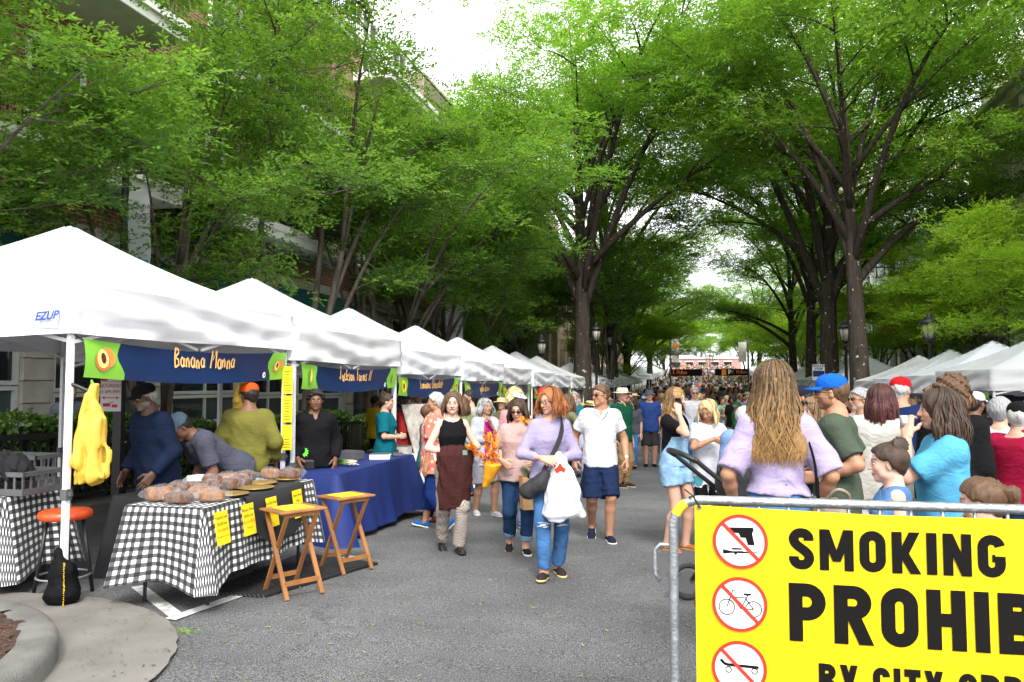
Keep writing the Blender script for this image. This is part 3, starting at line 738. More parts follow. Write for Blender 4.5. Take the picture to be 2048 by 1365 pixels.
# ------------------------------------------------------------------ materials of the place
def asphalt_mat():
    m = mat('asphalt', (.115, .115, .119), .9, .10, 1.1, .55, 170, spec=.25); n, l, b = nodes_of(m)
    tc = n.new('ShaderNodeTexCoord')
    sp = n.new('ShaderNodeTexNoise'); sp.inputs['Scale'].default_value = 115; sp.inputs['Detail'].default_value = 2; l.new(tc.outputs['Object'], sp.inputs['Vector'])
    rp = n.new('ShaderNodeValToRGB'); rp.color_ramp.elements[0].position = .40; rp.color_ramp.elements[0].color = (.45, .45, .46, 1); rp.color_ramp.elements[1].position = .68; rp.color_ramp.elements[1].color = (1.9, 1.88, 1.85, 1)
    l.new(sp.outputs['Fac'], rp.inputs[0])
    mx = n.new('ShaderNodeMix'); mx.data_type = 'RGBA'; mx.blend_type = 'MULTIPLY'; mx.inputs[0].default_value = 1
    src = b.inputs['Base Color'].links[0].from_socket; l.new(src, mx.inputs[6]); l.new(rp.outputs[0], mx.inputs[7])
    # tyre-dark lanes, old stains and thin cracks
    st = n.new('ShaderNodeTexNoise'); st.inputs['Scale'].default_value = .55; st.inputs['Detail'].default_value = 7; st.inputs['Roughness'].default_value = .65; l.new(tc.outputs['Object'], st.inputs['Vector'])
    r2 = n.new('ShaderNodeValToRGB'); r2.color_ramp.elements[0].position = .36; r2.color_ramp.elements[0].color = (.80, .80, .81, 1); r2.color_ramp.elements[1].position = .62; r2.color_ramp.elements[1].color = (1.08, 1.08, 1.07, 1); l.new(st.outputs['Fac'], r2.inputs[0])
    m2 = n.new('ShaderNodeMix'); m2.data_type = 'RGBA'; m2.blend_type = 'MULTIPLY'; m2.inputs[0].default_value = 1; l.new(mx.outputs[2], m2.inputs[6]); l.new(r2.outputs[0], m2.inputs[7])
    wp = n.new('ShaderNodeTexNoise'); wp.inputs['Scale'].default_value = 1.6; wp.inputs['Detail'].default_value = 5; l.new(tc.outputs['Object'], wp.inputs['Vector'])
    va = n.new('ShaderNodeVectorMath'); va.operation = 'MULTIPLY_ADD'; va.inputs[1].default_value = (.9, .9, .9); l.new(wp.outputs['Color'], va.inputs[0]); l.new(tc.outputs['Object'], va.inputs[2])
    vo = n.new('ShaderNodeTexVoronoi'); vo.feature = 'DISTANCE_TO_EDGE'; vo.inputs['Scale'].default_value = .38; l.new(va.outputs[0], vo.inputs['Vector'])
    r3 = n.new('ShaderNodeValToRGB'); r3.color_ramp.elements[0].position = .0; r3.color_ramp.elements[0].color = (.35, .35, .35, 1); r3.color_ramp.elements[1].position = .0045; r3.color_ramp.elements[1].color = (1, 1, 1, 1); l.new(vo.outputs['Distance'], r3.inputs[0])
    m3 = n.new('ShaderNodeMix'); m3.data_type = 'RGBA'; m3.blend_type = 'MULTIPLY'; m3.inputs[0].default_value = .45; l.new(m2.outputs[2], m3.inputs[6]); l.new(r3.outputs[0], m3.inputs[7])
    l.new(m3.outputs[2], b.inputs['Base Color'])
    return m
M_asph = asphalt_mat()
M_conc = mat('concrete', (.165, .155, .14), .9, .22, 2.2, .35, 120, spec=.2)
M_conc2 = mat('kerb_concrete', (.145, .14, .13), .9, .3, 3.5, .5, 90, spec=.2)
M_walk = mat('sidewalk_paving', (.18, .165, .15), .9, .2, 1.5, .3, 80, spec=.2)
M_white = mat('tent_fabric', (.74, .75, .80), .75, .07, 1.3, .06, 40, spec=.25, trans=.12)
M_white2 = mat('tent_fabric_worn', (.66, .66, .67), .75, .06, 2, .06, 40, spec=.25, trans=.12)
M_frame = mat('painted_steel', (.70, .71, .72), .38, .05, 8, spec=.5)
M_steel = mat('galvanised_steel', (.33, .35, .37), .42, .25, 22, .25, 70, metal=.75, spec=.5)
M_plastic_blk = mat('black_plastic', (.015, .015, .016), .45, .2, 8)
M_plastic_gry = mat('grey_plastic', (.085, .085, .09), .5, .15, 8)
M_navy = mat('navy_vinyl', srgb(20, 42, 84), .32, .08, 3, .05, 20, spec=.5)
M_lime = mat('lime_vinyl', srgb(128, 190, 66), .36, .08, 3, .05, 20, spec=.45)
M_orangetext = mat('orange_paint', srgb(250, 190, 120), .5, .05)
M_yellow = mat('yellow_vinyl', srgb(214, 186, 14), .30, .05, 3, .10, 9, spec=.45)
M_black = mat('black_print', (.008, .007, .007), .6, .1, 4, spec=.06)
M_red = mat('red_print', srgb(226, 48, 32), .4, .06, 4)
M_whitepr = mat('white_print', (.80, .80, .83), .4, .03, 4)
M_yellowpaper = mat('yellow_paper', srgb(235, 205, 20), .7, .04, 5)
M_paint = mat('road_paint_white', (.52, .52, .50), .8, .35, 9, .2, 60)
M_painty = mat('road_paint_yellow', (.62, .42, .05), .8, .3, 6, .2, 60)
M_wood = mat('oiled_wood', (.27, .115, .036), .45, .35, 5, .15, 40, stretch=(1, 1, .12), spec=.4)
M_iron = mat('black_iron', (.012, .012, .013), .45, .2, 10, spec=.5)
M_glass = mat('window_glass', (.018, .024, .028), .06, .3, .8, spec=.7)
M_winframe = mat('window_frame', (.55, .57, .55), .5, .06, 5)
M_brick = bpy.data.materials.new('brickwork'); _M['brickwork'] = M_brick; M_brick.use_nodes = True
def brick_nodes(m, c1, c2, mortar, scale=1.0):
    n, l, b = nodes_of(m); tc = n.new('ShaderNodeTexCoord'); sx = n.new('ShaderNodeSeparateXYZ'); l.new(tc.outputs['Object'], sx.inputs[0])
    ad = n.new('ShaderNodeMath'); l.new(sx.outputs['X'], ad.inputs[0]); l.new(sx.outputs['Y'], ad.inputs[1])
    cb = n.new('ShaderNodeCombineXYZ'); l.new(ad.outputs[0], cb.inputs['X']); l.new(sx.outputs['Z'], cb.inputs['Y'])
    br = n.new('ShaderNodeTexBrick'); br.inputs['Scale'].default_value = scale; br.inputs['Brick Width'].default_value = .22; br.inputs['Row Height'].default_value = .075; br.inputs['Mortar Size'].default_value = .010
    br.inputs['Color1'].default_value = (*c1, 1); br.inputs['Color2'].default_value = (*c2, 1); br.inputs['Mortar'].default_value = (*mortar, 1); l.new(cb.outputs[0], br.inputs['Vector'])
    l.new(br.outputs['Color'], b.inputs['Base Color']); b.inputs['Roughness'].default_value = .9
    bp = n.new('ShaderNodeBump'); bp.inputs['Distance'].default_value = .01; bp.invert = True; l.new(br.outputs['Fac'], bp.inputs['Height']); l.new(bp.outputs[0], b.inputs['Normal'])
brick_nodes(M_brick, (.30, .085, .045), (.20, .055, .035), (.34, .30, .26))
M_stone = mat('limestone', (.42, .39, .34), .85, .18, 3, .3, 40)
M_rough = mat('rough_stone', (.40, .36, .32), .95, .25, 5, .9, 16)

# ------------------------------------------------------------------ the ground
def strip(name, x0, x1, ys, dz, m, xs=1, kind='structure'):
    V = []; Fc = []; X = np.linspace(x0, x1, xs + 1)
    for y in ys:
        for x in X: V.append((x, y, G(y) + dz))
    k = xs + 1
    for i in range(len(ys) - 1):
        for j in range(xs): Fc.append((i * k + j, i * k + j + 1, (i + 1) * k + j + 1, (i + 1) * k + j))
    o = link(name, npmesh(name, V, Fc), m); o['kind'] = kind; return o
YS = np.concatenate([np.arange(-40, 60, 1.0), np.arange(60, 300, 4.0)])
YB = np.concatenate([[-300], YS, [500, 890]])
strip('ground', -600, 600, YB, -.30, mat('earth', (.16, .14, .11), .95, .3, .3))
strip('road', -7.8, 7.8, YS, 0, M_asph)
for nm, a, b in (('pavement', -11.4, -7.95), ('pavement', 7.95, 11.4)):
    strip(nm, a, b, YS, .13, M_walk)
for nm, a in (('kerb', -7.95), ('kerb', 7.8)):
    V = []; Fc = []
    for y in YS:
        z = G(y); V += [(a, y, z - .2), (a, y, z + .135), (a + .15, y, z + .135), (a + .15, y, z - .2)]
    for i in range(len(YS) - 1):
        for j in range(3): Fc.append((i * 4 + j, i * 4 + j + 1, i * 4 + 5 + j, i * 4 + 4 + j))
    o = link(nm, npmesh(nm, V, Fc, False), M_conc2); o['kind'] = 'structure'
def flat(name, pts, dz, m, kind='structure'):
    "painted sheet lying on the road, split along the street so that it follows the slope"
    mb = MB(); mb.poly([(p[0], p[1], G(p[1]) + dz) for p in pts]); o = mb.build(name, m); o['kind'] = kind; return o
def line(name, a, b, w, dz, m):
    a = np.array(a[:2]); b = np.array(b[:2]); d = (b - a) / np.linalg.norm(b - a); nrm = np.array([-d[1], d[0]]) * w / 2; n = max(1, int(np.linalg.norm(b - a) / 1.0))
    V = []; Fc = []
    for i in range(n + 1):
        p = a + (b - a) * i / n
        for s in (-1, 1): q = p + s * nrm; V.append((q[0], q[1], G(q[1]) + dz))
    for i in range(n): Fc.append((2 * i, 2 * i + 1, 2 * i + 3, 2 * i + 2))
    o = link(name, npmesh(name, V, Fc), m); o['kind'] = 'structure'; return o
line('parking_line', (-4.42, 5.32), (-3.50, 4.62), .10, .004, M_paint)
line('parking_line', (-3.53, 4.56), (-3.34, 6.95), .10, .008, M_paint)
line('parking_line', gp(760, 1028), gp(838, 1019), .10, .004, M_paint)
for x in (.42, .62): line('centre_line', (x, 9.5), (x, 160), .10, .004, M_painty)
# concrete apron and planter kerb in the near left corner
def disc(name, c, r, dz, m, n=48, a0=0, a1=360, jag=0.0):
    pts = [];
    for i in range(n):
        a = R(a0 + (a1 - a0) * i / n); rr = r * (1 + jag * math.sin(i * 2.7) * math.sin(i * .9)); pts.append((c[0] + rr * math.cos(a), c[1] + rr * math.sin(a)))
    return flat(name, pts, dz, m)
disc('gutter_apron', (-4.63, 3.02), 1.86, .022, M_conc, 120, jag=.006)
kc = (-4.86, 2.30)
KO = np.array([(-7.8, 4.38), (-6.6, 4.38), (-5.6, 4.37), (-4.9, 4.34), (-4.5, 4.27), (-4.12, 4.13), (-3.78, 3.90), (-3.52, 3.62), (-3.34, 3.30), (-3.22, 2.9), (-3.17, 2.4), (-3.15, 1.6), (-3.15, 0), (-3.15, -4)])
for _ in range(2): KO = np.concatenate([KO[:1], np.stack([KO[:-1] * .75 + KO[1:] * .25, KO[:-1] * .25 + KO[1:] * .75], 1).reshape(-1, 2), KO[-1:]])
T_ = np.gradient(KO, axis=0); T_ /= np.linalg.norm(T_, axis=1)[:, None]; N_ = np.stack([T_[:, 1], -T_[:, 0]], 1)
V = []; Fc = []; kp = [(0, -.05), (0, .105), (.02, .14), (.05, .152), (.19, .150), (.215, .13), (.22, -.05)]
for p, q in zip(KO, N_):
    for o_, z in kp: V.append((p[0] + q[0] * o_, p[1] + q[1] * o_, z + G(p[1])))
k = len(kp)
for i in range(len(KO) - 1):
    for j in range(k - 1): Fc.append((i * k + j, i * k + j + 1, (i + 1) * k + j + 1, (i + 1) * k + j))
o = link('planter_kerb', npmesh('planter_kerb', V, Fc), M_conc2); o['kind'] = 'structure'
KI = KO + N_ * .20; V = [(x, y, .115) for x, y in KI] + [(-7.8, -4, .115)]
mb = MB(); gx = np.arange(-7.8, -3.2, .09); gy = np.arange(-1, 4.3, .09); idx = {}
def in_bed(x, y, m=.0):
    i = np.argmin(((KI - (x, y)) ** 2).sum(1)); return ((np.array([x, y]) - KI[i]) @ N_[i]) > m
for x in gx:
    for y in gy:
        if in_bed(x, y, -.09): idx[(round(x, 3), round(y, 3))] = len(mb.v); mb.v.append((x, y, .125 + .018 * math.sin(x * 23 + y * 31) * math.sin(y * 17 - x * 9) + .03))
gx_, gy_ = np.round(gx, 3), np.round(gy, 3)
for a in range(len(gx_) - 1):
    for b in range(len(gy_) - 1):
        q = [idx.get((gx_[a], gy_[b])), idx.get((gx_[a + 1], gy_[b])), idx.get((gx_[a + 1], gy_[b + 1])), idx.get((gx_[a], gy_[b + 1]))]
        if None not in q: mb.f.append(tuple(q)); mb.mi.append(0)
o = mb.build('mulch_bed', mat('mulch', (.055, .028, .018), .95, .6, 22, 1.0, 60), None, True); o['kind'] = 'structure'
# loose bark chips, leaf litter
def scatter(name, n, fn, size, m, zoff=.01, asp=.35, up=.35):
    V = []; Fc = []; r = np.random.default_rng(len(name) * 7 + n)
    for i in range(n):
        x, y, z = fn(r); a = r.uniform(0, 6.28); s = size * r.uniform(.5, 1.4); d = np.array([math.cos(a), math.sin(a), r.uniform(-up, up)]); e = np.array([-math.sin(a), math.cos(a), r.uniform(-up, up)]) * asp
        p = np.array([x, y, z + zoff]); k = len(V)
        V += [p - d * s, p + e * s, p + d * s, p - e * s]; Fc.append((k, k + 1, k + 2, k + 3))
    o = link(name, npmesh(name, V, Fc, False), m); o['kind'] = 'stuff'; return o
def on_mulch(r):
    while True:
        x = r.uniform(-5.6, -3.3); y = r.uniform(2.0, 4.3)
        if in_bed(x, y, .02): return x, y, .158
tag(scatter('bark_chips', 2600, on_mulch, .022, mat('bark', (.085, .042, .026), .9, .6, 9), .008), 'dark brown bark chips heaped in the round planter bed', 'bark chips')
def on_road(r):
    x = r.uniform(-4.2, .6); y = 3.4 + 7 * r.random() ** 1.4; return x, y, G(y)
tag(scatter('fallen_leaves', 320, on_road, .022, mat('fallen_leaf', (.20, .20, .07), .8, .5, 2), .010, .28, .15), 'small fallen leaves and twigs scattered over the grey road', 'leaf litter')
def on_apron(r):
    a = r.uniform(.1, 1.7); q = r.uniform(1.35, 2.0); return -4.63 + q * math.cos(a), 3.02 + q * math.sin(a), .030
tag(scatter('leaf_crumbs', 160, on_apron, .014, mat('dry_leaf', (.06, .05, .03), .9, .4, 2), .012, .3, .1), 'dry leaf crumbs caught on the concrete gutter apron', 'leaf litter')
def tuft(r):
    a = r.uniform(0, 6.28); q = .10 * r.random(); p = gp(372, 1268); return p[0] + q * 1.3 * math.cos(a), p[1] + q * math.sin(a), p[2]
tag(scatter('weed_tuft', 60, tuft, .035, mat('weed', (.10, .16, .04), .8, .4, 2), .012, .14, .25), 'flattened weed sprig at the crack beside the concrete apron', 'weed')

# ------------------------------------------------------------------ lettering
def text_mesh(s, size, bold=0.0, cx='CENTER', sx=1.0, shear=0.0, spacing=1.0):
    cu = bpy.data.curves.new('lettering', 'FONT'); cu.body = s; cu.size = size; cu.align_x = cx; cu.align_y = 'CENTER'; cu.offset = bold; cu.shear = shear; cu.resolution_u = 3; cu.space_character = spacing; cu.space_line = .95
    ob = bpy.data.objects.new('lettering', cu); COL.objects.link(ob); bpy.context.view_layer.update()
    me = bpy.data.meshes.new_from_object(ob.evaluated_get(bpy.context.evaluated_depsgraph_get())); bpy.data.objects.remove(ob); bpy.data.curves.remove(cu); me.materials.clear()
    if sx != 1.0:
        for v in me.vertices: v.co.x *= sx
    return me
def lettering(s, size, o, X, Y, m, parent=None, name='lettering', **k):
    "flat lettering with its baseline along X and its height along Y from the point o"
    me = text_mesh(s, size, **k); X = np.array(X, float); Y = np.array(Y, float); o = np.array(o, float)
    for v in me.vertices: c = o + X * v.co.x + Y * v.co.y; v.co = c
    return link(name, me, m, parent)
def strokes(paths, w, o, X, Y, N, m, parent=None, name='lettering', warp=None, lift=.0008):
    "brush strokes: each path becomes a ribbon lying in the plane o, X, Y"
    V = []; Fc = []; q = 0
    for pth in paths:
        P = np.array(pth, float); m_ = len(P); T = np.gradient(P, axis=0); T /= np.linalg.norm(T, axis=1)[:, None] + 1e-9; Nn = np.stack([-T[:, 1], T[:, 0]], 1)
        ww = w if np.isscalar(w) else w[q % len(w)]
        if np.allclose(P[0], P[-1]): Nn[0] = Nn[-1] = (lambda t: np.array([-t[1], t[0]]) / (np.linalg.norm(t) + 1e-9))(P[1] - P[-2])
        b = len(V)
        for i in range(m_):
            for s in (-1, 1):
                c = P[i] + Nn[i] * s * ww / 2; z = lift + .0003 * (q % 5)
                pt = o + X * c[0] + Y * c[1] + N * z if warp is None else warp(c[0], c[1]) + N * z
                V.append(pt)
        for i in range(m_ - 1): Fc.append((b + 2 * i, b + 2 * i + 1, b + 2 * i + 3, b + 2 * i + 2))
        q += 1
    return link(name, npmesh(name, V, Fc, False), m, parent)
def arc(cx, cy, rx_, ry_, a0, a1, n=12): return [(cx + rx_ * math.cos(R(a0 + (a1 - a0) * i / n)), cy + ry_ * math.sin(R(a0 + (a1 - a0) * i / n))) for i in range(n + 1)]
# hand-painted letters, unit height
HAND = {
 'B': (.55, [[(.1, 0), (.08, 1)], [(.05, 1), (.35, .93), (.40, .75), (.12, .52)], [(.12, .52), (.42, .42), (.45, .15), (.1, .0)]]),
 'M': (.70, [[(.05, 0), (.12, .98), (.32, .45), (.52, 1), (.62, .0)]]), 'J': (.50, [[(.1, .95), (.45, 1.0)], [(.30, .98), (.28, .2), (.15, .02), (.0, .18)]]),
 'F': (.45, [[(.12, -.05), (.10, .95), (.45, 1.0)], [(.10, .5), (.34, .55)]]), 'I': (.25, [[(.12, 0), (.14, 1)]]), 'L': (.42, [[(.1, 1.0), (.08, .0), (.38, .06)]]),
 'C': (.5, [arc(.28, .5, .22, .5, 60, 310)]), 'G': (.5, [arc(.28, .5, .22, .5, 60, 340), [(.50, .35), (.28, .36)]]), 'S': (.45, [[(.40, .88), (.22, 1.0), (.08, .78), (.24, .52), (.38, .28), (.2, 0), (.02, .12)]]), 'P': (.45, [[(.1, -.05), (.1, 1)], [(.08, .98), (.38, .88), (.36, .6), (.1, .45)]]),
 'a': (.42, [arc(.2, .26, .16, .26, 70, 400), [(.36, .5), (.35, .15), (.42, 0)]]), 'n': (.42, [[(.08, 0), (.06, .5)], [(.07, .32), (.22, .54), (.34, .38), (.36, 0)]]),
 'c': (.36, [arc(.2, .26, .16, .26, 60, 310)]), 'k': (.38, [[(.08, 0), (.06, .95)], [(.34, .5), (.08, .25), (.36, .0)]]), 's': (.34, [[(.30, .46), (.16, .54), (.06, .40), (.18, .27), (.28, .13), (.14, -.02), (.0, .07)]]),
 'o': (.40, [arc(.2, .26, .16, .26, 90, 450)]), 'r': (.32, [[(.08, 0), (.06, .5)], [(.07, .3), (.18, .52), (.30, .48)]]), 'm': (.58, [[(.08, 0), (.06, .5)], [(.07, .32), (.18, .54), (.28, .38), (.29, 0)], [(.29, .32), (.42, .54), (.52, .38), (.53, 0)]]),
 'u': (.42, [[(.06, .5), (.08, .1), (.22, 0), (.34, .15), (.36, .52)], [(.36, .5), (.37, 0)]]), 'i': (.18, [[(.08, 0), (.07, .5)], [(.05, .68), (.10, .74)]]), 'h': (.42, [[(.08, 0), (.06, 1)], [(.07, .32), (.22, .54), (.34, .38), (.36, 0)]]),
 'l': (.18, [[(.08, 0), (.07, 1)]]), 't': (.32, [[(.14, .9), (.12, .1), (.26, 0)], [(.0, .6), (.28, .62)]]), 'e': (.38, [[(.06, .28), (.34, .30)], arc(.2, .26, .15, .26, 10, 310)]),
 'd': (.42, [arc(.2, .26, .16, .26, 70, 400), [(.36, 1.0), (.36, 0)]]), 'b': (.42, [[(.06, 1), (.07, 0)], arc(.22, .26, .16, .26, -150, 150)]), 'w': (.52, [[(.04, .5), (.14, 0), (.26, .4), (.38, 0), (.48, .52)]]), 'g': (.4, [arc(.2, .26, .16, .26, 70, 400), [(.36, .5), (.34, -.3), (.1, -.35)]]), 'y': (.4, [[(.06, .5), (.2, .1)], [(.36, .52), (.1, -.35)]]), '&': (.5, [[(.45, .0), (.12, .7), (.25, .9), (.3, .7), (.06, .2), (.2, .0), (.45, .4)]]), ' ': (.35, []), "'": (.15, [[(.08, 1), (.06, .8)]])}
def handwriting(s, size, seed=3, slope=0.0):
    r = random.Random(seed); x = 0; out = []
    for ch in s:
        w, ps = HAND.get(ch, HAND['o']); dy = r.uniform(-.06, .06) + slope * x; ss = r.uniform(.92, 1.1)
        for p in ps:
            P = np.array(p, float)
            if len(P) == 2: P = np.array([P[0] + (P[1] - P[0]) * t for t in (0, .5, 1)])
            out.append([((x + q[0] * ss * .85 + .10 * q[1]) * size, (q[1] * ss + dy) * size) for q in P])
        x += w * .92 + .06
    return [[(q[0] - x * size / 2, q[1]) for q in p] for p in out]

# ------------------------------------------------------------------ pop-up tents
TP_, TE, TV = 3.20, 2.40, 2.02        # peak, eave and valance heights
def canopy_mesh(seed, half=1.55, peak=TP_, eave=TE, val=TV):
    r = np.random.default_rng(seed); n = 28; V = []; Fc = []; g = np.linspace(-1, 1, n + 1)
    ph = r.uniform(0, 6.28, 8)
    for v in g:
        for u in g:
            m_ = max(abs(u), abs(v)); o_ = min(abs(u), abs(v)) / (m_ + 1e-6)
            z = eave + (peak - eave) * ((1 - m_) ** 1.0) - .16 * math.sin(math.pi * min(m_, 1)) * (peak - eave) * .55
            z -= .045 * (1 - o_) * math.sin(math.pi * min(m_ * .95, 1)) * 1.2
            if m_ < .045: z = max(z, peak - .03) if m_ > 0 else peak
            z += .006 * math.sin(9 * u + ph[0]) * math.sin(7 * v + ph[1]) * m_
            V.append((u * half, v * half, z))
    k = n + 1
    for i in range(n):
        for j in range(n):
            q = (i * k + j, i * k + j + 1, (i + 1) * k + j + 1, (i + 1) * k + j)
            Fc.append(q)
    return V, Fc
def valance_mesh(seed, half=1.55, eave=TE, val=TV, sag=.05):
    r = np.random.default_rng(seed); per = []; n = 44
    for s in range(4):
        for i in range(n):
            t = -1 + 2 * i / n; per.append([(t, -1), (1, t), (-t, 1), (-1, -t)][s])
    V = []; Fc = []; rows = 9; m = len(per); ph = r.uniform(0, 6.28, 12)
    for q in range(rows):
        f = q / (rows - 1)
        for i, (u, v) in enumerate(per):
            s = i / n; c = abs(((s % 1) * 2) - 1); mid = 1 - c ** 2       # 0 at the corners
            wr = .022 * math.sin(f * 9 + ph[0] + 3.0 * math.sin(s * 4.2 + ph[1])) * (.25 + mid) + .013 * math.sin(f * 17 + s * 21 + ph[2]) * f + .012 * math.sin(s * 36 + ph[3]) * f
            wr *= min(1, f * 5 + .02); k = 1 + (wr + .010 * f) / half
            z = eave + (val - eave) * f + (sag * mid * f * (.6 + .4 * math.sin(ph[4] + s * 1.7)) * -1 + .02 * mid * f)
            V.append((u * half * k * 1.004, v * half * k * 1.004, z))
    for q in range(rows - 1):
        for i in range(m): Fc.append((q * m + i, q * m + (i + 1) % m, (q + 1) * m + (i + 1) % m, (q + 1) * m + i))
    return V, Fc
def tent_proto(seed, fab):
    t = empty('market_tent'); h = 1.49
    V, Fc = canopy_mesh(seed); c = link('canopy', npmesh('canopy', V, Fc), fab, t)
    V, Fc = valance_mesh(seed); link('valance', npmesh('valance', V, Fc), fab, c)
    mb = MB()
    for sx in (-1, 1):
        for sy in (-1, 1): mb.tube([(sx * 1.55 * t_, sy * 1.55 * t_, TE + (TP_ - TE) * (1 - t_) - .088 * math.sin(math.pi * t_) + .004) for t_ in np.linspace(0.02, 1, 12)], .007, 5)
    mb.build('ridge_seam', mat('seam', (.55, .56, .62), .8), c)
    for sx in (-1, 1):
        for sy in (-1, 1):
            mb = MB(); mb.box(sx * h - .019, sx * h + .019, sy * h - .019, sy * h + .019, .02, TE - .06); mb.box(sx * h - .05, sx * h + .05, sy * h - .05, sy * h + .05, .004, .02)
            L = mb.build('leg', M_frame, t)
            mb = MB(); mb.box(sx * h - .028, sx * h + .028, sy * h - .028, sy * h + .028, .80, .88); mb.box(sx * h + .02, sx * h + .05, sy * h - .012, sy * h + .012, .83, .86); mb.build('leg_sleeve', M_plastic_gry, L)
    zt, zb = TE - .10, TV - .06
    for ax in range(4):
        a = np.array([(-h, -h), (h, -h), (h, h), (-h, h)][ax]); b = np.array([(h, -h), (h, h), (-h, h), (-h, -h)][ax]); mid = (a + b) / 2; q = (b - a) * .014
        nrm = np.array([-(b - a)[1], (b - a)[0]]); nrm = nrm / np.linalg.norm(nrm) * .02
        for p0, p1 in ((a, mid), (mid, b)):
            for z0, z1, s in ((zt, zb, 1), (zb, zt, -1)):
                mb = MB(); mb.bar((*(p0 + nrm * s), z0), (*(p1 + nrm * s), z1), .014, .026); mb.build('truss_bar', M_frame, t)
        mb = MB(); mb.bar((*mid, TE - .12), (0, 0, TE + .10), .014, .026); mb.build('truss_bar', M_frame, t)
    mb = MB(); mb.tube([(0, 0, TE - .1), (0, 0, TP_ - .03)], .02, 8); mb.build('centre_pole', M_frame, t)
    return t
def banner(parent, side, seed, txt, ends, y0=-1.42, y1=1.42, z=1.70, hgt=.29, x=1.53, size=.13, col=None):
    "vinyl name banner tied between the two front legs; side +1 faces +x"
    r = random.Random(seed); b = empty('name_banner'); b.parent = parent
    def P(s, v):    # s 0..1 along, as read from the street
        y = (y0 + (y1 - y0) * s) if side > 0 else (y1 - (y1 - y0) * s)
        bow = .06 * math.sin(math.pi * s) ; sagz = -.05 * math.sin(math.pi * s) * 1.0
        return np.array([side * (x + .012 * math.sin(s * 11 + seed) * (1 - v) + .02 * math.sin(v * 3 + s * 5)), y, z + hgt * v + sagz])
    def sheet(nm, s0, s1, m, n=24, wav=0):
        V = []; Fc = []; rows = 6
        for i in range(n + 1):
            for j in range(rows + 1):
                v = j / rows; s = s0 + (s1 - s0) * i / n
                if wav and ((wav > 0 and i == n) or (wav < 0 and i == 0)): s += .014 * math.sin(v * 6.0 + seed)
                V.append(P(s, v) + np.array([side * (.004 if wav else 0), 0, 0]))
        k = rows + 1
        for i in range(n):
            for j in range(rows): Fc.append((i * k + j, (i + 1) * k + j, (i + 1) * k + j + 1, i * k + j + 1))
        return link(nm, npmesh(nm, V, Fc), m, b)
    sheet('navy_panel', .02, .98, M_navy); sheet('green_end', 0, .13, M_lime, 8, 1); sheet('green_end', .90, 1.0, M_lime, 8, -1)
    L = y1 - y0; N = np.array([side * 1.0, 0, 0])
    def wp(cx): return lambda a, c: P(cx + a / L, .5 + c / hgt) + N * .009
    if txt:
        strokes(handwriting(txt, size, seed), size * .12, None, None, None, N, M_orangetext, b, 'painted_name', warp=wp(.52))
    def blob(cx, cy, rx_, ry_, m, nm, rot=0, lift=.0, n=22, parent=b):
        P0 = []; w = wp(cx)
        for i in range(n):
            a = 2 * math.pi * i / n; u_, v_ = rx_ * math.cos(a), ry_ * math.sin(a); u_, v_ = u_ * math.cos(rot) - v_ * math.sin(rot), u_ * math.sin(rot) + v_ * math.cos(rot)
            P0.append(w(u_, v_ + cy) + N * (.004 + lift))
        mb = MB(); mb.poly(P0); return mb.build(nm, m, parent)
    for e, cx in ((ends, .065), (ends, .95)):
        sc = 1.0 if cx < .5 else .7
        if e == 'peach':
            blob(cx + .012, .02, .075 * sc, .075 * sc, mat('peach', srgb(240, 140, 70), .4), 'painted_fruit', lift=.001); blob(cx - .008, -.01, .075 * sc, .08 * sc, mat('peach2', srgb(225, 110, 70), .4), 'painted_fruit', lift=.002)
            blob(cx - .008, .005, .058 * sc, .072 * sc, mat('peachflesh', srgb(250, 225, 130), .4), 'painted_fruit', lift=.003); blob(cx - .006, .01, .026 * sc, .042 * sc, mat('peachstone', srgb(95, 40, 45), .4), 'painted_fruit', .1, .004)
        elif e == 'corn':
            blob(cx, 0, .035 * sc, .10 * sc, mat('husk', srgb(70, 95, 40), .4), 'painted_fruit', -.35, .001); blob(cx + .004, .012, .022 * sc, .085 * sc, mat('corn', srgb(235, 200, 90), .4), 'painted_fruit', -.3, .002); blob(cx - .012, -.02, .018 * sc, .09 * sc, mat('husk2', srgb(120, 150, 60), .4), 'painted_fruit', .15, .003)
        else:
            blob(cx, 0, .085 * sc, .10 * sc, mat('petal', srgb(250, 205, 30), .4), 'painted_fruit', 0, .001, 22); blob(cx, 0, .034 * sc, .045 * sc, mat('seedhead', srgb(60, 35, 20), .4), 'painted_fruit', 0, .002)
    blob(.865, -.085, .03, .032, M_whitepr, 'white_mark', 0, .006, 14); blob(.866, -.085, .010, .012, M_black, 'white_mark', 0, .007, 10)
    mb = MB()
    for s, yy in ((0, y0), (1, y1)):
        a = P(s, .95); mb.tube([a, (side * (x - .03), a[1] + (-.07 if (s == 0) == (side > 0) else .07), a[2] + .05)], .006, 5)
    mb.build('tie', M_plastic_blk, b)
    return b
protos = [tent_proto(11, M_white), tent_proto(23, M_white2), tent_proto(37, M_white)]
ORD = ['nearest', 'second', 'third', 'fourth', 'fifth', 'sixth', 'seventh', 'eighth', 'ninth', 'tenth']
LT = [('Banana Manna', 'peach'), ('Jackson Farms II', 'corn'), ('Luminous Chocolate', 'sun'), ('golden brown', 'peach'), ('', 'sun'), ('', 'corn'), ('', 'peach'), ('', 'sun')]
used = [False] * 3
def new_tent(i, label, group, loc, rzv, sc=1.0):
    k = i % 3
    if not used[k]: t = protos[k]; used[k] = True
    else: t = dup(protos[k])
    t.location = loc; t.rotation_euler = (0, 0, rzv); t.scale = (1, 1, sc); return tag(t, label, 'tent', group)
tent_list = []
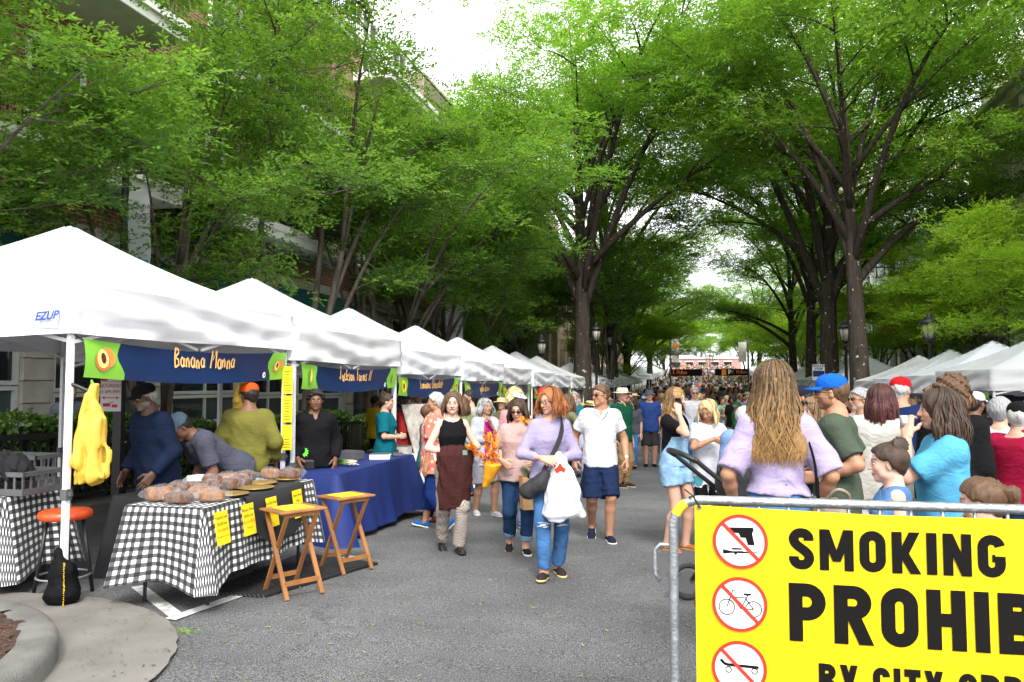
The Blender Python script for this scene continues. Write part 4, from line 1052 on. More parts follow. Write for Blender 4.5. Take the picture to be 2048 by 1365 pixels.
for i in range(8):
    y = 6.2 + 3.06 * i; x = -6.02 + (.03 if i % 2 else -.02)
    nm = LT[i][0]
    lab = 'white pop-up tent, %s in the left row%s' % (ORD[i], ', with navy %s banner' % nm if nm else '')
    t = new_tent(i, lab, 'tents of the left row', (x, y, G(y) - .0), R((0, .6, -.5, .4)[i % 4]) + (0 if i % 2 == 0 else math.pi * 0))
    tent_list.append(t)
for i, t in enumerate(tent_list):
    banner(t, 1, i + 1, LT[i][0], LT[i][1], size=.15 if i else .16)
for i in range(4):
    y = 16.2 + 3.05 * i
    t = new_tent(i + 1, 'white pop-up tent, %s in the right row beside the big trees' % ORD[i], 'tents of the right row', (6.24, y, G(y) - .1), R((.5, -.6, .3, 0)[i]), .97)
    banner(t, -1, 20 + i, ["Fresh Farm", 'Bitter Sweet Sage', 'Parkers', ''][i], 'sun', size=.13)
# far rows: simpler copies without banners, up to the crossing and beyond
far = empty('market_tent'); V, Fc = canopy_mesh(5); c = link('canopy', npmesh('canopy', V, Fc), M_white, far); V, Fc = valance_mesh(5); link('valance', npmesh('valance', V, Fc), M_white, c)
for sx in (-1, 1):
    for sy in (-1, 1): mb = MB(); mb.box(sx * 1.49 - .02, sx * 1.49 + .02, sy * 1.49 - .02, sy * 1.49 + .02, .0, TE - .06); mb.build('leg', M_frame, far)
first = True; ORD2 = 'first second third fourth fifth sixth seventh eighth ninth tenth eleventh twelfth thirteenth fourteenth fifteenth sixteenth seventeenth eighteenth nineteenth'.split()
fy = [35.5 + 3.1 * k for k in range(8)] + [68 + 3.2 * k for k in range(9)]
for s in (-1, 1):
    for i, y in enumerate(fy + ([31.5, 34.6] if s > 0 else [])):
        t = far if first else dup(far); first = False
        t.location = (s * 6.1, y, G(y)); t.rotation_euler = (0, 0, R(random.uniform(-1, 1)))
        lab = '%s far white tent past the near oaks on the %s' % (ORD2[sorted(fy + ([31.5, 34.6] if s > 0 else [])).index(y)], 'left' if s < 0 else 'right')
        if s > 0 and abs(y - 68) < .1:
            lab = 'small green-and-white pop-up tent far down the right side'
            cc = [q for q in t.children if q.name.startswith('canopy')][0]; cc.data = cc.data.copy(); cc.data.materials[0] = mat('green_canopy', srgb(40, 150, 105), .7)
        tag(t, lab, 'tent', 'distant tents')
# ------------------------------------------------------------------ trees
def leaf_mat(name, c1, c2, tr=.42):
    m = bpy.data.materials.new(name); _M[name] = m; m.use_nodes = True; n, l, b = nodes_of(m)
    at = n.new('ShaderNodeAttribute'); at.attribute_name = 'tone'; rp = n.new('ShaderNodeValToRGB')
    rp.color_ramp.elements[0].color = (*c1, 1); rp.color_ramp.elements[1].color = (*c2, 1); l.new(at.outputs['Fac'], rp.inputs[0])
    oi = n.new('ShaderNodeObjectInfo'); hs = n.new('ShaderNodeHueSaturation'); mr = n.new('ShaderNodeMapRange'); mr.inputs[3].default_value = .82; mr.inputs[4].default_value = 1.15
    l.new(oi.outputs['Random'], mr.inputs[0]); l.new(mr.outputs[0], hs.inputs['Value']); l.new(rp.outputs[0], hs.inputs['Color'])
    l.new(hs.outputs[0], b.inputs['Base Color']); b.inputs['Roughness'].default_value = .45; b.inputs['Specular IOR Level'].default_value = .35
    tb = n.new('ShaderNodeBsdfTranslucent'); mx = n.new('ShaderNodeMixShader'); mx.inputs[0].default_value = tr; o = n['Material Output']
    g2 = n.new('ShaderNodeMix'); g2.data_type = 'RGBA'; g2.blend_type = 'MULTIPLY'; g2.inputs[0].default_value = 1; g2.inputs[7].default_value = (1.18, 1.28, .55, 1); l.new(hs.outputs[0], g2.inputs[6])
    l.new(g2.outputs[2], tb.inputs['Color']); l.new(b.outputs[0], mx.inputs[1]); l.new(tb.outputs[0], mx.inputs[2]); l.new(mx.outputs[0], o.inputs['Surface'])
    return m
def bark_mat(name, c, spots=0.0):
    m = mat(name, c, .95, .4, 9, .9, 26, stretch=(1, 1, .18), spec=.15)
    if spots:
        n, l, b = nodes_of(m); tc = n.new('ShaderNodeTexCoord'); vo = n.new('ShaderNodeTexNoise'); vo.inputs['Scale'].default_value = 7; vo.inputs['Detail'].default_value = 4; l.new(tc.outputs['Object'], vo.inputs['Vector'])
        rp = n.new('ShaderNodeValToRGB'); rp.color_ramp.elements[0].position = .66; rp.color_ramp.elements[1].position = .70; l.new(vo.outputs['Fac'], rp.inputs[0])
        mx = n.new('ShaderNodeMix'); mx.data_type = 'RGBA'; mx.inputs[7].default_value = (.42, .42, .38, 1); src = b.inputs['Base Color'].links[0].from_socket
        l.new(rp.outputs[0], mx.inputs[0]); l.new(src, mx.inputs[6]); l.new(mx.outputs[2], b.inputs['Base Color'])
    return m
L_oak = leaf_mat('oak_leaf', (.100, .210, .020), (.285, .455, .075), .58)
L_elm = leaf_mat('elm_leaf', (.062, .142, .020), (.225, .375, .06), .52)
L_cyp = leaf_mat('feathery_leaf', (.18, .31, .018), (.38, .54, .055), .55)
L_hedge = leaf_mat('hedge_leaf', (.02, .06, .012), (.12, .24, .04), .3)
B_oak = bark_mat('oak_bark', (.050, .040, .032), 1); B_elm = bark_mat('elm_bark', (.085, .07, .058)); 
def bez(a, b, c, n): t = np.linspace(0, 1, n)[:, None]; return (1 - t) ** 2 * a + 2 * t * (1 - t) * b + t * t * c
def tree_parts(seed, H, rad, base, tr, fork, kind, nleaf, ls, cl_r, nlimb=8, stems=1):
    r = np.random.default_rng(seed); trunk = MB(); limbs = []; cl = []
    top = np.array([r.uniform(-.9, .9), r.uniform(-.9, .9), H * .86])
    starts = []
    if stems == 1:
        path = bez(np.zeros(3), np.array([r.uniform(-.3, .3), r.uniform(-.3, .3), H * .45]), top, 16)
        rr = tr * np.interp(np.linspace(0, 1, 16), [0, .03, .1, .5, 1], [1.35, 1.1, 1, .52, .03]); trunk.tube(path, rr, 14)
        for i in range(nlimb):
            f = fork / H + (.62 - fork / H) * (i / nlimb) ** 1.1; k = f * 15; p = path[int(k)] + (path[min(int(k) + 1, 15)] - path[int(k)]) * (k % 1); starts.append((p, tr * (.46 - .26 * i / nlimb), i * 2.4 + r.uniform(-.35, .35), f))
    else:
        for i in range(stems):
            a = i * 6.283 / stems + r.uniform(-.3, .3); q = np.array([math.cos(a), math.sin(a), 0]); p1 = q * rad * .10 + [0, 0, fork]; p2 = q * rad * r.uniform(.3, .5) + [0, 0, H * r.uniform(.72, .92)]
            path = bez(q * tr * .7, p1, p2, 14); trunk.tube(path, tr * np.linspace(.75, .08, 14), 9)
            for j in range(max(2, nlimb // stems)):
                f = .30 + .5 * j / max(2, nlimb // stems); k = f * 13; p = path[int(k)]; starts.append((p, tr * .35, a + r.uniform(-1.1, 1.1), f))
            cl.append((path[-1], 1.0)); cl.append((path[-3], 1.0)); cl.append((path[-5], .9))
    for p, w, a, f in starts:
        out = np.array([math.cos(a), math.sin(a), 0]); reach = rad * (1.0 - .45 * max(0, f - .35)) * r.uniform(.60, 1.0); ze = p[2] + (H - p[2]) * r.uniform(.25, .62) if kind != 'vase' else p[2] + (H - p[2]) * r.uniform(.35, .7)
        e = p * [1, 1, 0] + out * reach + [0, 0, max(ze, base + .6)]
        if kind == 'oak': e[2] = p[2] + (H - p[2]) * r.uniform(.14, .78)
        c = p + out * reach * .45 + [0, 0, (e[2] - p[2]) * r.uniform(.65, 1.0)]
        path = bez(p, c, e, 10); trunk.tube(path, np.maximum(w * np.linspace(1, .10, 10), .012), 7)
        for t in (.55, .75, .92, 1.0): cl.append((bez(p, c, e, 41)[int(t * 40)] + r.normal(0, .25, 3), 1.0))
        for j in range(6):
            t = r.uniform(.28, .95); s = bez(p, c, e, 41)[int(t * 40)]; aa = a + r.choice([-1, 1]) * r.uniform(.4, 1.3); L = reach * r.uniform(.25, .5)
            q = s + np.array([math.cos(aa) * L, math.sin(aa) * L, r.uniform(-.1, .55) * L + .1]); m_ = (s + q) / 2 + [0, 0, .12 * L]
            trunk.tube(bez(s, m_, q, 6), np.maximum(w * .30 * np.linspace(1, .2, 6), .008), 5); cl.append((q, 1.0)); cl.append((m_ + r.normal(0, .25, 3), .8))
            for jj in range(2):
                a3 = aa + r.uniform(-1, 1); q2 = q + np.array([math.cos(a3), math.sin(a3), r.uniform(-.3, .6)]) * L * .5; trunk.tube(bez(q, (q + q2) / 2 + [0, 0, .05], q2, 4), [.012, .009, .007, .005], 4); cl.append((q2, .8))
    for i in range(int(len(cl) * .16)): cl.append((top * r.uniform(.72, 1.0) + np.array([*r.normal(0, rad * .26, 2), 0]), .9))
    C = np.array([c for c, s in cl]); S = np.array([s for c, s in cl]) * cl_r
    C[:, 2] = np.maximum(C[:, 2], base)
    # sprays: short twigs with leaves set along them
    k = 7; nt_ = nleaf // k; ci = r.integers(0, len(C), nt_); d = r.normal(size=(nt_, 3)); d[:, 2] = np.abs(d[:, 2]) * .9 + d[:, 2] * .25; d /= np.linalg.norm(d, axis=1)[:, None]; rr = .25 + .75 * r.random(nt_) ** .6
    P0 = C[ci] + d * (rr * S[ci])[:, None] * np.array([1, 1, .55])
    D0 = d * [1, 1, .5] + r.normal(0, .35, (nt_, 3)) + [0, 0, (.10 if kind == 'vase' else -.10)]; D0 /= np.linalg.norm(D0, axis=1)[:, None]
    ct = r.uniform(.1, .75, len(C)); tw = np.clip(ct[ci] + r.normal(0, .10, nt_), 0, 1)
    TL = ls[0] * 3.2; P = []; D = []
    sd0 = np.cross(D0, [0, 0, 1.0]) + r.normal(0, .12, (nt_, 3)); sd0 /= np.linalg.norm(sd0, axis=1)[:, None] + 1e-9
    for q in range(k):
        s_ = 1 if q % 2 else -1
        P.append(P0 + D0 * (TL * (q / k)) - np.array([0, 0, .25]) * (TL * (q / k) ** 2)); D.append(D0 * (.75 if q < k - 1 else 1.6) + sd0 * s_ * .8 + r.normal(0, .25, (nt_, 3)) + [0, 0, -.12])
    P = np.concatenate(P); D = np.concatenate(D); D /= np.linalg.norm(D, axis=1)[:, None]; n = len(P); dd = np.tile(d, (k, 1))
    Nn = np.array([0, 0, 1.0]) + dd * .35 + r.normal(0, .42, (n, 3)); Nn -= D * (Nn * D).sum(1)[:, None]; Nn /= np.linalg.norm(Nn, axis=1)[:, None]; B = np.cross(D, Nn)
    L = ls[0] * r.uniform(.65, 1.3, n)[:, None]; Wd = ls[1] * r.uniform(.7, 1.25, n)[:, None]; P = P + D * L * .5
    V = np.stack([P - D * L * .5, P + B * Wd * .5 + Nn * L * .06, P + D * L * .5 - Nn * L * .05, P - B * Wd * .5 + Nn * L * .06], 1).reshape(-1, 3)
    Fc = np.arange(4 * n).reshape(n, 4)
    tone = np.clip(np.tile(tw, k) + r.normal(0, .12, n), 0, 1)
    return trunk, V, Fc, np.repeat(tone, 4)
def tree_proto(name, leafm, barkm, **k):
    t = empty(name); tr, V, Fc, tone = tree_parts(**k); tr.build('trunk', barkm, t, True)
    me = npmesh('crown', V, Fc, False); set_attr(me, 'tone', tone); o = link('crown', me, leafm, t); return t
oaks = [tree_proto('oak_tree', L_oak, B_oak, seed=3, H=17, rad=7.8, base=5.0, tr=.39, fork=4.6, kind='oak', nleaf=112000, ls=(.165, .060), cl_r=.95, nlimb=15),
        tree_proto('oak_tree', L_oak, B_oak, seed=8, H=18.5, rad=7.4, base=5.6, tr=.34, fork=5.6, kind='oak', nleaf=112000, ls=(.165, .060), cl_r=.95, nlimb=15)]
elms = [tree_proto('elm_tree', L_elm, B_elm, seed=5, H=10.6, rad=4.0, base=2.9, tr=.16, fork=2.6, kind='vase', nleaf=78000, ls=(.10, .048), cl_r=.64, nlimb=12, stems=4),
        tree_proto('elm_tree', L_elm, B_elm, seed=14, H=9.8, rad=4.2, base=2.9, tr=.17, fork=2.2, kind='vase', nleaf=78000, ls=(.10, .048), cl_r=.64, nlimb=12, stems=3)]
cyps = [tree_proto('feathery_tree', L_cyp, B_elm, seed=21, H=8.6, rad=4.3, base=2.7, tr=.16, fork=2.4, kind='vase', nleaf=90000, ls=(.12, .040), cl_r=.75, nlimb=12, stems=3)]
tu = {}
def plant(kind, i, x, y, label, group, rot=0, sc=1.0, z=None, sz=None):
    src = {'oak': oaks, 'elm': elms, 'cyp': cyps}[kind]; i = i % len(src); key = (kind, i)
    t = dup(src[i]) if key in tu else src[i]; tu[key] = 1
    t.location = (x, y, (G(y) + (.1 if abs(x) > 7.9 else 0)) if z is None else z); t.rotation_euler = (0, 0, rot); t.scale = (sc, sc, sz or sc); return tag(t, label, 'tree', group)
plant('oak', 0, -5.2, 33.2, 'big dark-trunked oak forking above the left row of tents', 'street oaks', .6, 1.08, sz=1.24)
plant('oak', 1, -5.1, 44.0, 'straight oak just behind the forked oak on the left', 'street oaks', 2.0, 1.05, sz=1.25)
plant('elm', 0, -4.9, 39.0, 'slender tree between the two thick left oaks', 'street oaks', 4.0, 1.2)
plant('oak', 1, 5.0, 27.4, 'pale-trunked oak nearest the right row of tents', 'street oaks', .4, .95, sz=1.1)
plant('oak', 0, 5.0, 33.9, 'white-flecked oak, middle one of the three right trunks', 'street oaks', 3.3, 1.03, sz=1.2)
plant('oak', 1, 5.0, 40.0, 'dark oak, leftmost of the three right trunks', 'street oaks', 5.2, .85, sz=1.05)
plant('oak', 1, 8.3, 9.5, 'near oak overhanging the street from beyond the right edge', 'street oaks', 2.6, 1.0)
for k, (x, y, ro, s) in enumerate(((-5.4, 55, 1, .86), (5.4, 51, 2.2, .86), (-4.8, 70, 3, .8), (5.0, 78, 4.1, .8))):
    plant('oak', k, x, y, 'distant oak, %s on the %s side beyond the near oaks' % (('first', 'first', 'second', 'second')[k], 'left' if x < 0 else 'right'), 'street oaks', ro, s)
EL = [(-9.4, 6.6, .2, .85, 'elm with dark branches reaching in from the left edge'), (-9.3, 11.6, 1.7, .85, 'elm in front of the brick balconies, behind the second tent'), (-9.2, 16.2, 3.0, 1.12, 'multi-stemmed elm beside the green awnings'),
      (-9.2, 20.6, 4.4, 1.15, 'multi-stemmed elm right of the green awnings'), (-9.2, 24.6, 5.5, 1.1, 'elm in front of the beige columns'), (-9.2, 29.5, .9, .95, 'elm beside the dark slanted awning'), (-9.5, 37, 2.2, .9, 'elm half hidden behind the forked oak')]
for k, (x, y, ro, s, lab) in enumerate(EL): plant('elm', k, x, y, lab, 'pavement elms', ro, s)
CY = [(9.8, 22.0, .5, .82, 'bright green feathery tree at the right edge above the tents'), (9.4, 28.5, 2.1, .95, 'bright feathery tree in front of the cream shop'), (9.4, 37, 3.6, .95, 'feathery tree in front of the white building'), (9.2, 47, 1.2, 1.0, 'feathery tree behind the dark right trunks'), (6.4, 60, 4.5, 1.0, 'light green tree low between the right trunks'), (-6.0, 54, 2.4, 1.0, 'light green tree beside the left lamp posts'), (-8.4, 66, 5.1, 1.1, 'light green tree far down the left pavement'), (8.8, 72, .3, 1.1, 'light green tree behind the woman in lavender'), (-4.4, 92, 1.9, 1.25, 'light green tree closing the far street on the left'), (5.2, 98, 3.1, 1.3, 'light green tree closing the far street on the right')]
for k, (x, y, ro, s, lab) in enumerate(CY): plant('cyp', k, x, y, lab, 'light green pavement trees', ro, s)
# wooded rise beyond the street's end
FW = [(-26, 215, 1.4), (-12, 235, 1.3), (-2, 260, 1.5), (9, 245, 1.2), (24, 220, 1.5), (38, 235, 1.6), (-42, 230, 1.7), (-7, 118, 1.2), (8, 128, 1.3), (1, 190, 1.0)]
for k, (x, y, s) in enumerate(FW): plant('elm', k, x, y, 'tree of the far wooded rise, %s from the left' % ORD[k].replace('nearest', 'first'), 'far trees', k * 1.1, s, z=G(y) - .5)
# ------------------------------------------------------------------ buildings
def wall_win(parent, X, y0, y1, z0, z1, sx, frame=M_winframe, glass=M_glass, mull=1, trans=0, name='window', dep=.12, fw=.07):
    "window set in a wall plane x = X facing +x (sx=1) or -x (sx=-1)"
    g = MB(); g.box(*sorted((X - sx * .05, X - sx * .02)), y0, y1, z0, z1); w = g.build(name, glass, parent)
    f = MB(); a, b = sorted((X - sx * .02, X + sx * .05))
    f.box(a, b, y0 - fw, y0, z0 - fw, z1 + fw); f.box(a, b, y1, y1 + fw, z0 - fw, z1 + fw); f.box(a, b, y0, y1, z1, z1 + fw); f.box(a, b, y0, y1, z0 - fw, z0)
    a2, b2 = sorted((X - sx * .018, X + sx * .035))
    for i in range(1, mull + 1): yy = y0 + (y1 - y0) * i / (mull + 1); f.box(a2, b2, yy - .025, yy + .025, z0, z1)
    for i in range(1, trans + 1): zz = z0 + (z1 - z0) * i / (trans + 1); f.box(a2 + .003, b2 - .003, y0, y1, zz - .025, zz + .025)
    f.build('frame', frame, w); return w
def awning(label, X, y0, y1, z0, z1, out, sx, m, group='awnings'):
    t = empty('awning', (X, (y0 + y1) / 2, z0), 0, label, 'awning', group); h = (y1 - y0) / 2; D = z1 - z0
    mb = MB(); V = []; n = 10
    for i in range(n + 1):
        for yy in (-h, h): V.append((sx * out * i / n, yy, D - (D - .30) * (i / n) ** 1.0 - .04 * math.sin(math.pi * i / n)))
    mb.add(V, [(2 * i, 2 * i + 1, 2 * i + 3, 2 * i + 2) for i in range(n)]); mb.build('cover', m, t, True)
    mb = MB(); mb.add([(sx * out, -h, .30), (sx * out, h, .30), (sx * (out + .01), h, 0), (sx * (out + .01), -h, 0)], [(0, 1, 2, 3)]); mb.build('drop', m, t)
    for yy in (-h, h):
        mb = MB(); mb.add([(0, yy, D), (sx * out, yy, .30), (sx * out, yy, 0), (0, yy, .0)], [(0, 1, 2, 3)]); mb.build('side', m, t)
    return t
M_green = mat('green_canvas', (.012, .10, .085), .75, .15, 4, .1, 60); M_dkaw = mat('dark_canvas', (.03, .035, .04), .8, .2, 4)
XL = -11.0
bld = empty('brick_building', (0, 0, 0), 0, 'red brick building with white balconies over pale stone storefronts', 'building')
Y0, Y1 = 1.0, 30.5
mb = MB(); mb.box(XL - 8, XL - .12, Y0, Y1, -1, 4.35); mb.build('storefront_wall', M_stone, bld)
mb = MB(); mb.box(XL - 8, XL, Y0, Y1, 4.35, 12.6); mb.build('wall', M_brick, bld)
mb = MB(); mb.box(XL - .11, XL + .18, Y0, Y1, 4.05, 4.45); mb.build('stone_band', M_stone, bld, bevel=.03)
# stone piers between the shop windows, block by block
pier_y = [(3.4, 4.2), (7.0, 7.6), (10.3, 10.95), (13.4, 14.0), (21.9, 22.6), (25.0, 25.7), (29.2, 30.3)]
blk = {}
def block(y0, y1, z0, z1, x0=XL - .11, x1=XL + .12, m=M_stone, nm='stone_block', bev=.012):
    key = (round(y1 - y0, 2), round(z1 - z0, 2), m.name)
    if key not in blk:
        b_ = MB(); w, h = (y1 - y0) / 2 - .006, (z1 - z0) / 2 - .006; e = bev
        b_.box(x0, x1 - e, -w, w, -h, h); V = [(x1 - e, -w, -h), (x1 - e, w, -h), (x1 - e, w, h), (x1 - e, -w, h), (x1, -w + e, -h + e), (x1, w - e, -h + e), (x1, w - e, h - e), (x1, -w + e, h - e)]
        b_.add(V, [(4, 5, 6, 7), (0, 1, 5, 4), (1, 2, 6, 5), (2, 3, 7, 6), (3, 0, 4, 7)]); blk[key] = b_.mesh(nm); blk[key].materials.append(m)
    o = bpy.data.objects.new(nm, blk[key]); COL.objects.link(o); o.parent = bld; o.location = (random.uniform(-.006, .004), (y0 + y1) / 2, (z0 + z1) / 2); return o
for a, b in pier_y:
    zb = G(a) + .13
    for k in range(9):
        z0 = zb + .95 + k * .38
        if z0 + .38 < 4.1: block(a, b, z0, z0 + .38)
    block(a - .04, b + .04, zb + .86, zb + .95, x1=XL + .17, nm='sill_block')
# rough knee wall under the windows
for c, y in enumerate(np.arange(1.2, 30, .62)):
    zb = G(y) + .13
    for k in range(3):
        h = .285; off = .31 if k % 2 else 0
        block(y + off, y + off + .62, zb + k * h, zb + (k + 1) * h, x1=XL + .10, m=M_rough, nm='rubble_stone', bev=.03)
mb = MB()
for i in range(29): y = 1.2 + i; mb.box(XL - .11, XL + .14, y, y + 1.002, G(y) + .985, G(y) + 1.06)
mb.build('window_sill', M_stone, bld)
M_teal_panel = mat('shop_panel', (.055, .075, .075), .25, .2, 2, spec=.5)
bays = [(4.2, 7.0, 1), (7.6, 10.3, 1), (10.95, 13.4, 1), (14.0, 16.4, 1), (16.5, 19.1, 1), (19.2, 21.9, 1), (22.7, 25.0, 0), (25.8, 29.1, 1)]
for y0, y1, k in bays:
    zb = G((y0 + y1) / 2) + .13 + .98
    if not k:
        wall_win(bld, XL, y0 + .1, y1 - .1, zb - .9, 3.4, 1, mat('dark_red_wood', (.05, .018, .014), .5), M_glass, 1, 1, 'door'); continue
    wall_win(bld, XL, y0 + .08, y1 - .08, zb + .02, zb + .52, 1, glass=M_teal_panel, mull=1, name='lower_pane'); wall_win(bld, XL, y0 + .08, y1 - .08, zb + .68, 3.85, 1, mull=1, trans=1)
M_lett = mat('window_lettering', (.012, .014, .014), .5)
zb = G(15) + 1.13
for txt, y, z, s in (('Hickory-Smoked', 14.65, .42, .17), ('Chicken', 14.65, .18, .30), ('& More', 16.9, .24, .32), ('Barbecue', 12.2, .24, .28)):
    lettering(txt, s, (XL - .012, y if txt != '& More' else 17.0, zb + z), (0, 1, 0), (0, 0, 1), M_lett, bld, 'window_lettering', bold=.006 if s > .2 else 0)
for (y, z, m, w, h) in ((20.2, 1.9, mat('poster_teal', srgb(90, 150, 150), .5), 1.1, .9), (19.8, 2.3, mat('poster_brown', srgb(130, 90, 70), .5, .5, 6), .5, 1.0), (21.3, 1.7, mat('poster_cream', srgb(190, 160, 110), .5, .4, 5), .4, .6)):
    mb = MB(); mb.box(XL - .019, XL - .008, y - w / 2, y + w / 2, z - h / 2, z + h / 2); mb.build('window_poster', m, bld)
# balconies
M_whitepaint = mat('white_stucco', (.72, .71, .68), .8, .08, 4, .1, 50)
for z in (4.95, 8.15, 11.4):
    for y0, y1 in ((4.5, 12.6), (14.5, 20.5), (22.5, 29)):
        mb = MB(); mb.box(XL + .002, XL + 1.35, y0, y1, z, z + .30); s = mb.build('balcony_slab', M_whitepaint, bld, bevel=.02)
        mb = MB(); mb.box(XL + 1.30, XL + 1.42, y0 - .05, y1 + .05, z + .20, z + .36); mb.build('slab_trim', M_whitepaint, s)
        mb = MB(); mb.bar((XL + 1.27, y0, z + 1.30), (XL + 1.27, y1, z + 1.30), .05); mb.bar((XL + 1.27, y0, z + .46), (XL + 1.27, y1, z + .46), .03)
        for yy in np.arange(y0 + .05, y1, .125): mb.bar((XL + 1.27, yy, z + .32), (XL + 1.27, yy, z + 1.3), .018)
        q = mb.build('railing', M_iron, bld); q['kind'] = 'stuff'
        for yy in np.arange(y0 + 1.1, y1 - .6, 2.6): wall_win(bld, XL + .03, yy - .5, yy + .6, z + .40, z + 2.5, 1, M_whitepaint, M_glass, 1, 1, 'balcony_door')
awning('green canvas awning over the shop window behind the second tent', XL, 14.1, 18.0, 3.10, 4.35, 1.25, 1, M_green)
awning('green canvas awning nearest the multi-stemmed elm', XL, 18.3, 21.7, 3.10, 4.35, 1.25, 1, M_green)
awning('dark green awning behind the nearest tent', XL, 7.7, 13.2, 3.10, 4.35, 1.25, 1, M_green)
# beige stone building with square columns
b2 = empty('stone_building', (0, 0, 0), 0, 'beige stone building with square columns and recessed dark bays', 'building')
M_beige = mat('beige_stone', (.46, .36, .26), .85, .15, 2, .3, 30)
mb = MB(); mb.box(-19, -11.6, 30.6, 62, -1, 15); mb.build('wall', M_beige, b2)
for i, y in enumerate(np.arange(31, 62, 3.4)):
    mb = MB(); mb.box(-11.6, -11.0, y, y + .9, -1, 9.5); mb.box(-11.6, -10.9, y - .08, y + .98, 8.6, 9.1); mb.build('column', M_beige, b2)
    wall_win(b2, -11.56, y + 1.1, y + 3.2, .6, 4.2, 1, M_iron, M_glass, 1, 1); wall_win(b2, -11.56, y + 1.2, y + 3.1, 5.4, 8.2, 1, M_whitepaint, M_glass, 1, 1); wall_win(b2, -11.56, y + 1.2, y + 3.1, 10.4, 13.0, 1, M_whitepaint, M_glass, 1, 1)
mb = MB(); mb.box(-11.75, -10.7, 30.7, 62, 9.5, 10.1); mb.build('cornice', M_beige, b2)
awning('dark slanted awning on the beige stone building', -11.0, 40.5, 46.5, 2.0, 4.6, 2.0, 1, M_dkaw)
b3 = empty('brown_building', (0, 0, 0), 0, 'brown brick building beyond the beige stone one on the left', 'building')
mb = MB(); mb.box(-20, -11.3, 63, 120, -1, 13); mb.build('wall', mat('brown_brick', (.22, .13, .09), .9, .2, 2), b3)
for y in np.arange(65, 118, 4.5):
    for z in (1.5, 5.5, 9): wall_win(b3, -11.3, y, y + 2.2, z, z + 2.2, 1, M_whitepaint, M_glass, 1, 1)
# right side
XR = 11.3
r1 = empty('cream_building', (0, 0, 0), 0, 'cream Victorian building with yellow quoins and bracketed cornice at right', 'building')
M_cream = mat('cream_stone', (.62, .58, .48), .8, .12, 3, .2, 40); M_quoin = mat('yellow_quoin', (.52, .33, .09), .8, .15, 4)
mb = MB(); mb.box(XR, XR + 8, 15, 37, -1, 11.0); mb.build('wall', M_cream, r1)
mb = MB(); V = [(XR + .3, 15.2, 11.9), (XR + .3, 36.8, 11.9), (XR + 2.2, 36.0, 15.5), (XR + 2.2, 16.0, 15.5), (XR + 8, 36.8, 11.9), (XR + 8, 15.2, 11.9), (XR + 6, 36.0, 15.5), (XR + 6, 16, 15.5)]
mb.add(V, [(0, 1, 2, 3), (1, 4, 6, 2), (4, 5, 7, 6), (5, 0, 3, 7), (3, 2, 6, 7)]); mb.build('mansard_roof', mat('slate', (.13, .11, .12), .8, .3, 8, .3, 30), r1)
mb = MB(); mb.box(XR - .9, XR + 8, 14.8, 37.2, 11.4, 11.75); mb.box(XR - 1.1, XR + 8, 14.6, 37.4, 11.75, 11.95); mb.box(XR - .25, XR + 8, 14.95, 37.05, 10.9, 11.4); mb.build('cornice', M_cream, r1, bevel=.04)
for y in np.arange(15.4, 37, 1.35):
    mb = MB(); mb.box(XR - .8, XR - .26, y, y + .28, 11.0, 11.38); mb.box(XR - .5, XR - .26, y + .03, y + .25, 10.5, 11.0); mb.ell((XR - .55, y + .14, 10.95), (.2, .13, .2), 10, 6); mb.build('bracket', M_cream, r1)
for y in np.arange(17, 36, 3.0):
    mb = MB(); mb.box(XR + .4, XR + 2.0, y, y + 1.5, 12.1, 14.2); mb.add([(XR + .4, y - .15, 14.2), (XR + .4, y + 1.65, 14.2), (XR + .4, y + .75, 15.0), (XR + 2.4, y - .15, 14.2), (XR + 2.4, y + 1.65, 14.2), (XR + 2.4, y + .75, 15.0)], [(0, 1, 2), (3, 5, 4), (0, 2, 5, 3), (1, 4, 5, 2)]); q = mb.build('dormer', M_cream, r1)
    wall_win(r1, XR + .40, y + .3, y + 1.2, 12.4, 13.9, -1, M_quoin, M_glass, 0, 1, 'dormer_window')
for y in np.arange(16, 36.5, 2.7):
    for z in (4.6, 7.8): wall_win(r1, XR - .01, y, y + 1.2, z, z + 2.2, -1, M_whitepaint, M_glass, 0, 1)
    wall_win(r1, XR - .01, y - .5, y + 1.6, .6, 2.6, -1, M_cream, M_glass, 1, 0, 'shop_window')
for yq in (15.2, 23.0, 30.0, 36.4):
    for k in range(26):
        mb = MB(); w = .55 if k % 2 else .40; z = -.4 + k * .42; mb.box(XR - .10, XR - .002, yq - w / 2, yq + w / 2, z, z + .38); mb.build('quoin', M_quoin, r1)
mb = MB(); mb.box(XR - .35, XR - .003, 15, 37, 3.4, 3.75); mb.box(XR - .45, XR - .003, 15, 37, 3.75, 3.9); mb.box(XR - .45, XR - .003, 15, 37, 2.9, 3.0); mb.build('shop_cornice', M_cream, r1)
awning('green awning low on the cream building at the right edge', XR - .3, 17.5, 22.0, 2.2, 3.4, 1.3, -1, M_green)
r2 = empty('blue_shop', (0, 0, 0), 0, 'pale blue shopfront with tall windows beside the cream building', 'building')
M_blue = mat('pale_blue_paint', (.30, .46, .60), .7, .06, 3)
mb = MB(); mb.box(XR + .15, XR + 8, 37.3, 47, -1, 10); mb.build('wall', M_blue, r2)
for y in np.arange(38, 46.5, 1.7): wall_win(r2, XR + .14, y, y + 1.1, 4.2, 7.6, -1, M_whitepaint, M_glass, 0, 1); wall_win(r2, XR + .14, y, y + 1.2, .4, 2.3, -1, M_whitepaint, M_glass, 0, 0)
r3 = empty('white_building', (0, 0, 0), 0, 'white building with tall pilasters and banked windows behind the trees', 'building')
M_wb = mat('white_render', (.74, .74, .74), .8, .05, 3)
mb = MB(); mb.box(XR + .3, XR + 9, 47.2, 70, -1, 13.5); mb.build('wall', M_wb, r3)
